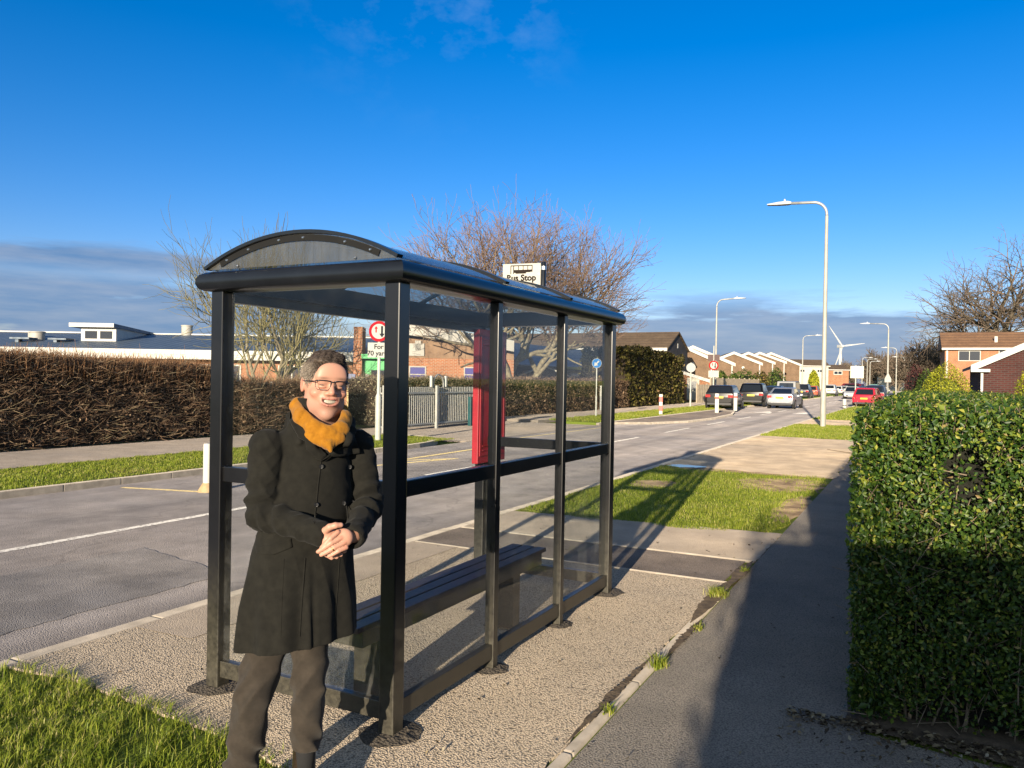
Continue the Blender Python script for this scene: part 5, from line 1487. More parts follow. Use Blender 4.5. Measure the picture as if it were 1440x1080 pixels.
for s_ in (-1, 1): mb.prism([(s_*w*1.12,ze-0.09),(0,za-0.04),(0,za+0.045),(s_*w*1.12,ze+0.005)][::s_], 'y', -0.16, -0.121)
mb.build('bargeboard', M['fascia'], t)
mb = MB()
for xx in (-0.8, -0.1, 0.7): mb.box(xx, xx+0.05, -0.03, -0.002, 0, ze)
mb.build('batten', M['signgrey'], t)

# ---- the long roofed house row
t = empty('terraced_house', (-40, 84.6, 0), 0, 'long brown roofed terrace with white dormer windows beyond the shelter', 'house')
RX, DP = 16.3, 4.0
mb = MB(); mb.box(-26, RX-0.003, -DP, DP, -0.14, 5.1); mb.build('wall', M['brick_brown'], t)
mb = MB(); mb.prism([(-DP-0.02,-0.14),(DP+0.02,-0.14),(DP+0.02,5.15),(0,6.85),(-DP-0.02,5.15)], 'x', RX, RX+0.2); mb.build('gable_wall', M['darkclad_shade'], t)  # the gable end's shade is put into its dark colour
mb = MB()
for s_ in (-1, 1):
    mb.add([(-26,s_*(DP+0.4),5.0),(RX+0.35,s_*(DP+0.4),5.0),(RX+0.35,0,6.95),(-26,0,6.95),(-26,s_*(DP+0.4),5.15),(RX+0.35,s_*(DP+0.4),5.15),(RX+0.35,0,7.1),(-26,0,7.1)],
       [(0,1,2,3),(4,7,6,5),(0,4,5,1),(1,5,6,2),(3,2,6,7),(0,3,7,4)])
mb.build('roof', M['roof_brown'], t)
mb = MB(); mb.box(-26, RX+0.3, -DP-0.5, -DP-0.42, 4.82, 5.16); mb.build('fascia', M['white'], t)
for i, x in enumerate(np.arange(RX-3.6, -26, -4.1)):
    mb = MB(); mb.box(x-1.9, x+0.05, -DP-0.03, -DP-0.003, 3.3, 4.8); mb.build('cladding', M['darkclad_shade'] if i % 2 else M['render'], t)
    window(t, x+0.1, x+1.8, 3.4, 4.75, -DP-0.003, M['glass'], M['white'], 0.16, 1)
mb = MB(); mb.box(RX+0.201, RX+0.23, -0.25, 0.1, 5.3, 5.8); mb.build('gable_light', M['white'], t)

# ---- the gabled houses with lopsided roofs
def gable_house(label, apex, right, left, D, group, depth=9.0, pipe=True, glaz=False):
    """outline measured on the gable that faces the sun: apex, right eave, left eave in photo pixels at depth D"""
    px0 = apex[0]
    x, y = plan(px0, D)
    t = empty('gabled_house', (x, y, 0), YAW*0.75, label, 'house', group)
    k = D/F_PX/math.cos(YAW*0.25)
    ax_, az_ = 0.0, zat(apex[0], apex[1], D)
    rx, rz_ = (right[0]-px0)*k, zat(right[0], right[1], D)
    lx_, lz_ = (left[0]-px0)*k, zat(left[0], left[1], D)
    mb = MB(); mb.prism([(lx_+0.15,-0.14),(rx-0.15,-0.14),(rx-0.15,rz_-0.18),(ax_,az_-0.22),(lx_+0.15,lz_-0.18)], 'y', 0, depth); mb.build('wall', M['brick_brown'], t)
    th = 0.16
    mb = MB()
    mb.prism([(ax_,az_-0.2),(rx+0.2,rz_-0.24),(rx+0.2,rz_-0.06),(ax_,az_-0.02)], 'y', -0.20, depth+0.2)
    mb.prism([(lx_-0.2,lz_-0.24),(ax_,az_-0.2),(ax_,az_-0.02),(lx_-0.2,lz_-0.06)], 'y', -0.20, depth+0.2); mb.build('roof', M['roof_brown'], t)
    mb = MB()
    mb.prism([(ax_,az_-0.40),(rx+0.22,rz_-0.42),(rx+0.22,rz_),(ax_,az_+0.02)], 'y', -0.32, -0.203)
    mb.prism([(lx_-0.22,lz_-0.42),(ax_,az_-0.40),(ax_,az_+0.02),(lx_-0.22,lz_)], 'y', -0.32, -0.203); mb.build('bargeboard', M['white'], t)
    if pipe:
        mb = MB(); mb.box(rx-0.28, rx-0.12, -0.15, -0.003, 0.0, rz_-0.3); mb.build('downpipe', M['white'], t)
    if glaz:
        mb = MB(); mb.box(rx-0.148, rx-0.11, 0.8, depth-1.5, 0.4, rz_-0.5); mb.build('side_glazing', M['glass'], t)
    mb = MB(); mb.disc((rx*0.35, -0.003, az_*0.62), 0.22, (0,-1,0), 10, th=0.12); mb.build('wall_light', M['white'], t)
    return t
G = 'gabled houses along the left of the road'
gable_house('nearest brown brick gabled house with white verge, behind the long roofed terrace', (958,484.5), (1001,505), (930,500), 98, G)
gable_house('brown brick gabled house with dark side glazing, above the dark grey car', (973,486), (1029,511), (958,494), 106, G, glaz=True)
gable_house('first of the four far white edged gables, widest brick face', (1031,494.6), (1068,510.5), (1014,502), 122, G)
gable_house('second of the four far white edged gables, above the black car', (1051,495), (1086,509.5), (1038,501), 131, G)
gable_house('third of the four far white edged gables', (1067,495), (1102,508.5), (1054,501), 140, G)
gable_house('last of the four far white edged gables, nearest the white house', (1083,495.5), (1124,513), (1070,501), 149, G, glaz=True)
# garage with sloping white board
x, y = plan(975, 72)
t = empty('garage', (x, y, 0), YAW*0.8, 'small brick garage with a sloping white verge board and pale door', 'garage')
k = 72/F_PX
gl, gr_ = (948-975)*k, (1003-975)*k; zl, zr = zat(948, 518, 72), zat(1003, 537, 72)
mb = MB(); mb.prism([(gl,-0.14),(gr_-0.1,-0.14),(gr_-0.1,zr-0.15),(gl,zl-0.15)], 'y', 0, 6); mb.build('wall', M['brick_orange'], t)
mb = MB(); mb.prism([(gl-0.2,zl-0.18),(gr_+0.15,zr-0.2),(gr_+0.15,zr-0.02),(gl-0.2,zl+0.0)], 'y', -0.12, 6.2); mb.build('roof', M['roof_slate'], t)
mb = MB(); mb.prism([(gl-0.2,zl-0.22),(gr_+0.15,zr-0.24),(gr_+0.15,zr+0.05),(gl-0.2,zl+0.07)], 'y', -0.2, -0.123); mb.build('bargeboard', M['white'], t)
mb = MB(); mb.box((966-975)*k, (983-975)*k, -0.06, -0.003, 0.0, zat(975,531,72)); d = mb.build('door', M['render'], t)
mb = MB(); mb.box((969-975)*k, (980-975)*k, -0.075, -0.061, 0.9, 1.7); mb.build('door_glass', M['signgrey'], d)
def board_fence(label, p0, p1, h):
    a, b_ = Vector(p0), Vector(p1); d = (b_-a); L = d.length
    t = empty('timber_fence', (a.x, a.y, 0), math.atan2(d.y, d.x), label, 'fence')
    mb = MB(); n = int(L/0.15)
    for i in range(n): mb.box(i*0.15, i*0.15+0.143, -0.012*(i % 2), 0.012+0.01*(i % 2), 0.0, h + rnd.uniform(-0.02, 0.02))
    mb.build('boards', M['fencewood'], t)
    mb = MB()
    for x in np.arange(0, L, 1.8): mb.box(x, x+0.1, 0.03, 0.12, -0.1, h+0.08)
    mb.build('post', M['fencewood'], t)
board_fence('pale close boarded timber fence behind the parked dark cars', plan(1000, 66), plan(1068, 80), 2.0)
board_fence('low pale board fence beside the garage door', plan(981, 62), plan(1001, 64), 1.45)

# ---- houses at the end of the road
def end_house(label, px0, px1, ridge, eave, D, wallm, roofm, wins, cat='house', hip=0.0, rz=YAW*0.9, name='house', dpt=7.0):
    x, y = plan((px0+px1)/2, D); k = D/F_PX
    w = (px1-px0)/2*k
    t = empty(name, (x, y, 0), rz, label, cat)
    pc = (px0+px1)/2
    zr, ze = zat(pc, ridge, D), zat(pc, eave, D)
    mb = MB(); mb.box(-w, w, 0, dpt, -0.14, ze); mb.build('wall', wallm, t)
    mb = MB(); hp = hip
    mb.add([(-w-0.3,-0.4,ze),(w+0.3,-0.4,ze),(w+0.3,dpt+0.4,ze),(-w-0.3,dpt+0.4,ze),(-w-0.3+hp,dpt/2,zr),(w+0.3-hp,dpt/2,zr)],
           [(0,1,5,4),(1,2,5),(2,3,4,5),(3,0,4),(0,3,2,1)]); rf = mb.build('roof', roofm, t)
    mb = MB(); mb.box(-w-0.3, w+0.3, -0.48, -0.403, ze-0.14, ze+0.06); mb.build('fascia', M['white'], t)
    for (a, b_, c, d) in wins:
        window(t, (a-pc)*k, (b_-pc)*k, zat(pc, d, D), zat(pc, c, D), -0.003, M['glass'], M['white'], 0.05*max(1, D/60), 1)
    return t, rf
end_house('white rendered house with brown roof at the end of the road', 1118, 1164, 505, 514.5, 178, M['render'], M['roof_brown'], [(1124,1132,519,524),(1148,1156,519,524)])
end_house('small brick house with white window right of the white house', 1164, 1193, 512.5, 520, 190, M['brick_orange'], M['roof_brown'], [(1172,1184,521.5,527)])
end_house('distant cream house glimpsed behind the far right lamps', 1246, 1271, 524, 530, 260, M['render'], M['roof_brown'], [])
end_house('distant brick house behind the line of parked cars', 1093, 1119, 509, 517, 200, M['brick_brown'], M['roof_brown'], [])
# ---- the brick houses on the right
t, rf = end_house('orange brick house with brown tiled roof and white windows at right', 1341, 1530, 463, 490, 75, M['brick_orange'], M['roof_orange'], [(1358,1386,493,508),(1408,1440,492,506)], rz=0.03, dpt=8)
mb = MB(); mb.box(-2.1, -1.85, 1.2, 1.45, 5.9, 6.6); mb.build('flue', M['white'], rf)
mb = MB(); mb.box(-6.3, -6.15, -0.12, -0.003, 0, 5.2); mb.build('downpipe', M['white'], t)
t = empty('brick_garage', (5.2, 34.8, 0), 0, 'shade-darkened red brick garage gable with white verge board at the right edge', 'garage')
w = 3.2; ze, za = 2.50, 4.12
mb = MB(); mb.prism([(-w+0.05,-0.14),(w-0.05,-0.14),(w-0.05,ze-0.1),(0,za-0.15),(-w+0.05,ze-0.1)], 'y', 0, 7); mb.build('wall', M['brick_shaded'], t)
mb = MB()
for s_ in (-1, 1): mb.prism([(s_*(w+0.25),ze-0.20),(0,za-0.10),(0,za+0.02),(s_*(w+0.25),ze-0.08)][::s_], 'y', -0.22, 7.2)
mb.build('roof', M['roof_orange'], t)
mb = MB()
for s_ in (-1, 1): mb.prism([(s_*(w+0.28),ze-0.30),(0,za-0.20),(0,za+0.05),(s_*(w+0.28),ze-0.05)][::s_], 'y', -0.30, -0.223)
mb.box(-w-0.28, -w+0.35, -0.295, -0.05, ze-0.31, ze-0.2); mb.build('bargeboard', M['white'], t)
mb = MB(); mb.box(-w+0.06, -w+0.14, -0.09, -0.003, 0, ze-0.3); mb.build('downpipe', M['white'], t)

# ---- wind turbine far away
x, y = plan(1181, 900)
hubz = zat(1180, 487, 900)
t = empty('wind_turbine', (x, y, 0), YAW+0.2, 'white three bladed wind turbine far off over the end of the road', 'wind turbine')
M['turb'] = mat('turbine_white', (0.46,0.46,0.45), (0.5,0.5,0.49), 0.5, vs=0.1)
mb = MB(); mb.lathe([(2.6,0),(1.3,hubz-1)], n=16); mb.build('tower', M['turb'], t, smooth=True)
mb = MB(); mb.box(-1.6, 1.6, -3.2, 5, hubz-1.6, hubz+1.8, c=0.5); mb.build('nacelle', M['turb'], t)
mb = MB(); mb.ellipsoid((0,-3.6,hubz), (1.7,2.2,1.7)); mb.build('hub', M['turb'], t, smooth=True)
for a in (R(128), R(8), R(248)):
    mb = MB(); L = 29
    pr = [(1.2,0.9),(5,1.9),(12,1.4),(22,0.85),(L,0.25)]
    vs = []
    for r_, w_ in pr:
        for (u, v) in ((-w_*0.4,-0.28),(w_*0.6,-0.2),(w_*0.6,0.1),(-w_*0.4,0.28)):
            vs.append((r_*math.cos(a) - u*math.sin(a), -3.6+v, hubz + r_*math.sin(a) + u*math.cos(a)))
    fs = [(0,3,2,1),(16,17,18,19)]
    for i in range(4):
        for j in range(4): fs.append((i*4+j, i*4+(j+1)%4, i*4+4+(j+1)%4, i*4+4+j))
    mb.add(vs, fs); mb.build('blade', M['turb'], t)
# warning sign on the far right verge
x, y = plan(1248, 72)
t = empty('warning_sign', (x, y, 0), YAW, 'triangular warning sign back with a plate below, beside the lamp column', 'road sign')
k = 72/F_PX; zc = zat(1248, 531, 72)
mb = MB(); mb.lathe([(0.04,0),(0.04,zc+0.4)], n=10); mb.build('post', M['signgrey'], t)
mb = MB(); mb.prism([(-0.30,zc-0.1),(0.30,zc-0.1),(0,zc+0.45)], 'y', -0.06, -0.045); mb.build('triangle', M['signwhite'], t)
mb = MB(); mb.box(-0.30, 0.30, -0.06, -0.045, zc-0.42, zc-0.11); mb.build('plate', M['signwhite'], t)
# ================================================================== vehicles
def car_paint(name, c, rough=0.28, metal=0.0):
    m, nt, b = nodes(name)
    b.inputs['Base Color'].default_value = (*c, 1); b.inputs['Roughness'].default_value = rough; b.inputs['Metallic'].default_value = metal
    b.inputs['Coat Weight'].default_value = 0.15; b.inputs['Specular IOR Level'].default_value = 0.3; b.inputs['Coat Roughness'].default_value = 0.06
    v = pos(nt, obj=True)
    nt.links.new(ramp(nt, noise(nt, v, 3, 3), [(0.3, tuple(x*0.9 for x in c)), (0.7, tuple(min(1, x*1.08) for x in c))]), b.inputs['Base Color'])
    return m
m, nt, b = nodes('car_glass'); b.inputs['Base Color'].default_value = (0.012,0.015,0.02,1); b.inputs['Roughness'].default_value = 0.05; b.inputs['Specular IOR Level'].default_value = 0.7; M['carglass'] = m
M['tyre'] = mat('tyre_rubber', (0.018,0.018,0.018), rough=0.85)
M['rim'] = mat('alloy_rim', (0.32,0.32,0.33), rough=0.3, metal=0.8)
M['tail'] = mat('tail_lamp_red', (0.42,0.02,0.02), rough=0.2, coat=0.5)
M['headl'] = mat('head_lamp_clear', (0.45,0.46,0.48), rough=0.15, coat=0.5)
M['plate_y'] = mat('yellow_number_plate', (0.55,0.42,0.02), rough=0.4)
M['plate_w'] = mat('white_number_plate', (0.5,0.5,0.48), rough=0.4)
M['trim'] = mat('black_trim', (0.02,0.02,0.022), rough=0.5)

SHAPES = {   # length, width, stations of the lower body (y, half width factor, bottom, belt), cabin (y0 base rear, y1 roof rear, y2 roof front, y3 base front, roof height)
 'hatch': (4.2, 1.80, [(-2.1,.80,.42,.70),(-2.06,.93,.30,.92),(-1.7,.99,.20,.96),(-.6,1,.18,.95),(.6,1,.18,.93),(1.2,.98,.2,.88),(1.75,.92,.22,.78),(2.06,.80,.30,.62),(2.1,.70,.38,.52)], (-2.02,-1.55,.15,1.05,1.50)),
 'saloon': (4.75, 1.84, [(-2.37,.80,.42,.75),(-2.33,.93,.28,1.0),(-1.9,.98,.20,1.03),(-1.0,1,.18,.98),(.6,1,.18,.94),(1.3,.98,.2,.88),(1.95,.93,.22,.78),(2.33,.80,.30,.62),(2.37,.70,.38,.52)], (-1.72,-.95,.25,1.15,1.45)),
 'estate': (4.75, 1.84, [(-2.37,.80,.42,.75),(-2.33,.93,.28,.98),(-1.9,.98,.20,1.0),(-1.0,1,.18,.98),(.6,1,.18,.94),(1.3,.98,.2,.88),(1.95,.93,.22,.78),(2.33,.80,.30,.62),(2.37,.70,.38,.52)], (-2.28,-1.75,.25,1.15,1.47)),
 'suv': (4.65, 1.90, [(-2.32,.82,.50,.85),(-2.28,.94,.36,1.08),(-1.8,1,.26,1.12),(-.6,1,.24,1.1),(.6,1,.24,1.08),(1.3,.98,.26,1.03),(1.95,.93,.28,.95),(2.28,.82,.36,.75),(2.32,.74,.45,.62)], (-2.22,-1.75,.2,1.1,1.70)),
 'van': (5.0, 1.98, [(-2.5,.93,.45,1.0),(-2.46,.98,.34,1.12),(-1.8,1,.26,1.14),(-.6,1,.24,1.14),(.8,1,.24,1.12),(1.5,.98,.26,1.08),(2.2,.92,.28,.98),(2.47,.82,.36,.75),(2.5,.74,.45,.62)], (-2.46,-2.36,1.1,2.0,1.98)),
}
def make_car(shape, paint_m, label, px, D, heading=0.0, z=RZ, scale=1.0, name='parked_car', cat='car', wheels=True, loc=None, group='cars along the road'):
    L, W, st, cab = SHAPES[shape]
    x, y = plan(px, D) if loc is None else loc
    t = empty(name, (x, y, z), heading, label, cat, group); t.scale = (scale,)*3
    hw = W/2
    # lower body: rings of ten points lofted along the length
    mb = MB(); n = 10
    vs = []
    for (yy, f, zb, zt) in st:
        w = hw*f; h = zt - zb
        ring = [(-w*.72,zb),(-w*.95,zb+h*.12),(-w,zb+h*.45),(-w*.985,zb+h*.78),(-w*.90,zt),(w*.90,zt),(w*.985,zb+h*.78),(w,zb+h*.45),(w*.95,zb+h*.12),(w*.72,zb)]
        vs += [(p[0], yy, p[1]) for p in ring]
    fs = []
    k = len(st)
    for i in range(k-1):
        for j in range(n):
            j2 = (j+1) % n
            fs.append((i*n+j, i*n+j2, (i+1)*n+j2, (i+1)*n+j))
    fs.append(tuple(range(n))); fs.append(tuple((k-1)*n+j for j in range(n))[::-1])
    mb.add(vs, [f[::-1] for f in fs])
    body = mb.build('body', paint_m, t, auto=42)
    # cabin
    y0, y1, y2, y3, zr = cab
    def belt(yy):
        for a, b_ in zip(st, st[1:]):
            if a[0] <= yy <= b_[0]: return a[3] + (b_[3]-a[3])*(yy-a[0])/(b_[0]-a[0])
        return st[0][3]
    zb0, zb3 = belt(y0)-0.03, belt(y3)-0.03
    wb, wr = hw*0.90, hw*0.74
    if shape == 'van': wr = hw*0.86
    mb = MB()
    v8 = [(-wb,y0,zb0),(wb,y0,zb0),(wb,y3,zb3),(-wb,y3,zb3),(-wr,y1,zr-0.05),(wr,y1,zr-0.05),(wr,y2,zr-0.02),(-wr,y2,zr-0.02),
          (-wr*.86,y1+0.10,zr),(wr*.86,y1+0.10,zr),(wr*.86,y2-0.10,zr+0.02),(-wr*.86,y2-0.10,zr+0.02)]
    mb.add(v8, [(0,1,5,4),(1,2,6,5),(2,3,7,6),(3,0,4,7),(4,5,9,8),(5,6,10,9),(6,7,11,10),(7,4,8,11),(8,9,10,11)])
    mb.build('cabin', paint_m, t, auto=30)
    def panel(q, name, inset=(0.10,0.10,0.14,0.10), off=0.008, m=None):
        """glass on a quad of the cabin: q = bottom-left, bottom-right, top-right, top-left"""
        a, b_, c, d = [Vector(p) for p in q]
        nrm = (b_-a).cross(d-a).normalized()
        def P(u, v): return (a*(1-u)+b_*u)*(1-v) + (d*(1-u)+c*u)*v + nrm*off
        l, r_, bt, tp = inset
        mb = MB(); pts = [P(l,bt),P(1-r_,bt),P(1-r_,1-tp),P(l,1-tp)]
        mb.add([*pts, *[p - nrm*0.02 for p in pts]], [(0,1,2,3),(0,4,5,1),(1,5,6,2),(2,6,7,3),(3,7,4,0)])
        return mb.build(name, m or M['carglass'], t)
    if shape == 'van':
        panel([v8[0],v8[1],v8[5],v8[4]], 'rear_window', (.12,.12,.30,.16))
    else:
        panel([v8[0],v8[1],v8[5],v8[4]], 'rear_window', (.09,.09,.16,.10))
    panel([v8[2],v8[3],v8[7],v8[6]], 'windscreen', (.05,.05,.10,.06))
    panel([v8[1],v8[2],v8[6],v8[5]], 'side_window', (.10,.14,.18,.12)); panel([v8[3],v8[0],v8[4],v8[7]], 'side_window', (.14,.10,.18,.12))
    yr, yf = st[0][0], st[-1][0]
    zt = st[1][3]
    # lamps, plates, bumpers
    lw = 0.30 if shape != 'van' else 0.14
    lh = 0.15 if shape != 'van' else 0.5
    for s_ in (-1, 1):
        mb = MB(); mb.box(min(s_*hw*.90, s_*(hw*.90-lw)), max(s_*hw*.90, s_*(hw*.90-lw)), yr-0.005, yr+0.09, zt-0.10-lh, zt-0.09, c=0.02); mb.build('tail_lamp', M['tail'], t)
        mb = MB(); mb.box(min(s_*hw*.80, s_*(hw*.80-.34)), max(s_*hw*.80, s_*(hw*.80-.34)), yf-0.14, yf+0.004, st[-1][3]-0.02, st[-1][3]+0.12, c=0.02); mb.build('head_lamp', M['headl'], t)
        mb = MB(); mb.box(min(s_*hw*.93, s_*(hw+.13)), max(s_*hw*.93, s_*(hw+.13)), y3-0.45, y3-0.27, zb3+0.02, zb3+0.16, c=0.03); mb.build('wing_mirror', paint_m, t)
    mb = MB(); mb.box(-0.26, 0.26, yr-0.022, yr-0.002, zt-0.30, zt-0.17, c=0.003); mb.build('number_plate', M['plate_y'], t)
    mb = MB(); mb.box(-0.26, 0.26, yf+0.002, yf+0.02, 0.38, 0.49, c=0.003); mb.build('number_plate', M['plate_w'], t)
    mb = MB(); mb.box(-hw*.80, hw*.80, yr-0.012, yr+0.1, st[0][2]-0.16, st[0][2]-0.02, c=0.02); mb.build('bumper', M['trim'], t)
    mb = MB(); mb.box(-hw*.55, hw*.55, yf-0.1, yf+0.008, 0.36, 0.50, c=0.02); mb.build('grille', M['trim'], t)
    # wheels
    wr_ = 0.33 if shape not in ('suv', 'van') else 0.36
    for yy in (yr+0.80, yf-0.88):
        for s_ in (-1, 1):
            mb = MB(); xx = s_*(hw-0.20)
            mb.tube([(xx, yy, wr_), (xx+s_*0.03, yy, wr_), (xx+s_*0.185, yy, wr_), (xx+s_*0.205, yy, wr_)], [wr_*0.93, wr_, wr_, wr_*0.93], 20)
            w_ = mb.build('wheel', M['tyre'], t, auto=40)
            mb = MB(); mb.tube([(xx+s_*0.2055, yy, wr_), (xx+s_*0.212, yy, wr_)], [wr_*0.68, wr_*0.6], 14); mb.build('rim', M['rim'], w_)
    return t
PG = car_paint
cars = [
 ('estate', PG('dark_grey_paint', (0.014,0.013,0.014), 0.3), 'dark grey estate car parked with its rear to us behind the white bollards', 1020, 50.5, 0.06, -0.02),
 ('suv', PG('black_paint', (0.004,0.004,0.005)), 'black four wheel drive car parked behind the dark grey estate', 1062, 59, 0.05, RZ),
 ('saloon', PG('silver_paint', (0.34,0.35,0.37), 0.3, 0.5), 'silver saloon car driving away in the left lane', 1105, 55.5, -0.02, RZ),
 ('hatch', PG('dark_blue_paint', (0.02,0.035,0.07)), 'dark blue hatchback between the black car and the silver saloon', 1091, 71, 0.04, RZ),
 ('van', PG('grey_van_paint', (0.20,0.205,0.21), 0.4), 'tall grey van behind the silver saloon', 1110, 80, 0.02, RZ),
 ('suv', PG('navy_paint', (0.008,0.01,0.016)), 'dark navy car just right of the grey van', 1129.5, 90, 0.0, RZ),
 ('hatch', PG('orange_red_paint', (0.42,0.09,0.04)), 'orange red hatchback parked left of the nearest lamp column', 1143, 104, 0.0, RZ),
 ('suv', PG('white_paint', (0.48,0.48,0.47)), 'white car just right of the nearest lamp column', 1168, 118, 0.0, RZ),
 ('hatch', PG('white_paint_b', (0.46,0.46,0.45)), 'second white car in the far row, partly hidden', 1179, 134, 0.0, RZ),
 ('hatch', PG('white_paint_c', (0.47,0.47,0.45)), 'small white car behind the square sign board', 1187.5, 150, 0.0, RZ),
 ('van', PG('dark_red_paint', (0.12,0.015,0.025)), 'dark red van across the far end of the row', 1196, 158, 1.25, RZ),
 ('hatch', PG('white_paint_d', (0.48,0.48,0.46)), 'white car driving towards us in the right lane', 1198.5, 96, PI-0.02, RZ),
 ('hatch', PG('red_paint', (0.40,0.02,0.04)), 'red hatchback parked on the right with its rear to us', 1221.5, 62, -0.10, RZ),
 ('suv', PG('dark_blue_paint_b', (0.02,0.03,0.05)), 'dark blue car parked in front of the red hatchback', 1233, 74, -0.06, RZ),
 ('hatch', PG('mid_blue_paint', (0.03,0.06,0.15)), 'blue car far off beyond the white oncoming car', 1214, 140, 0.0, RZ),
 ('hatch', PG('violet_blue_paint', (0.05,0.05,0.16)), 'violet blue car far off beside the distant lamps', 1228, 150, 0.0, RZ),
 ('van', PG('teal_van_paint', (0.03,0.14,0.12), 0.4), 'green van far off at the end of the road', 1229, 190, 0.0, RZ),
]
for sh, pm, lab, px, D, hd, z in cars:
    make_car(sh, pm, lab, px, D, hd, z)
# the low black thing by the golden conifer, built as a wheelbarrow
x, y = plan(1281, 52)
t = empty('black_barrow', (x, y, 0), 0.4, 'low black wheelbarrow standing on the grass left of the golden conifer', 'wheelbarrow')
mb = MB(); mb.prism([(-0.35,0.25),(0.35,0.25),(0.55,0.55),(-0.55,0.55)], 'y', -0.3, 0.3); mb.build('tray', M['trim'], t)
mb = MB(); mb.tube([(0.5,-0.04,0.18),(0.5,0.04,0.18)], [0.18,0.18], 16); mb.build('wheel', M['tyre'], t)
for s_ in (-1, 1):
    mb = MB(); mb.tube([(0.5,s_*0.08,0.18),(-0.3,s_*0.25,0.24),(-0.95,s_*0.28,0.55)], 0.02, 8); mb.build('handle', M['signgrey'], t)
    mb = MB(); mb.tube([(-0.3,s_*0.22,0.24),(-0.38,s_*0.24,0.0)], 0.02, 8); mb.build('leg', M['signgrey'], t)
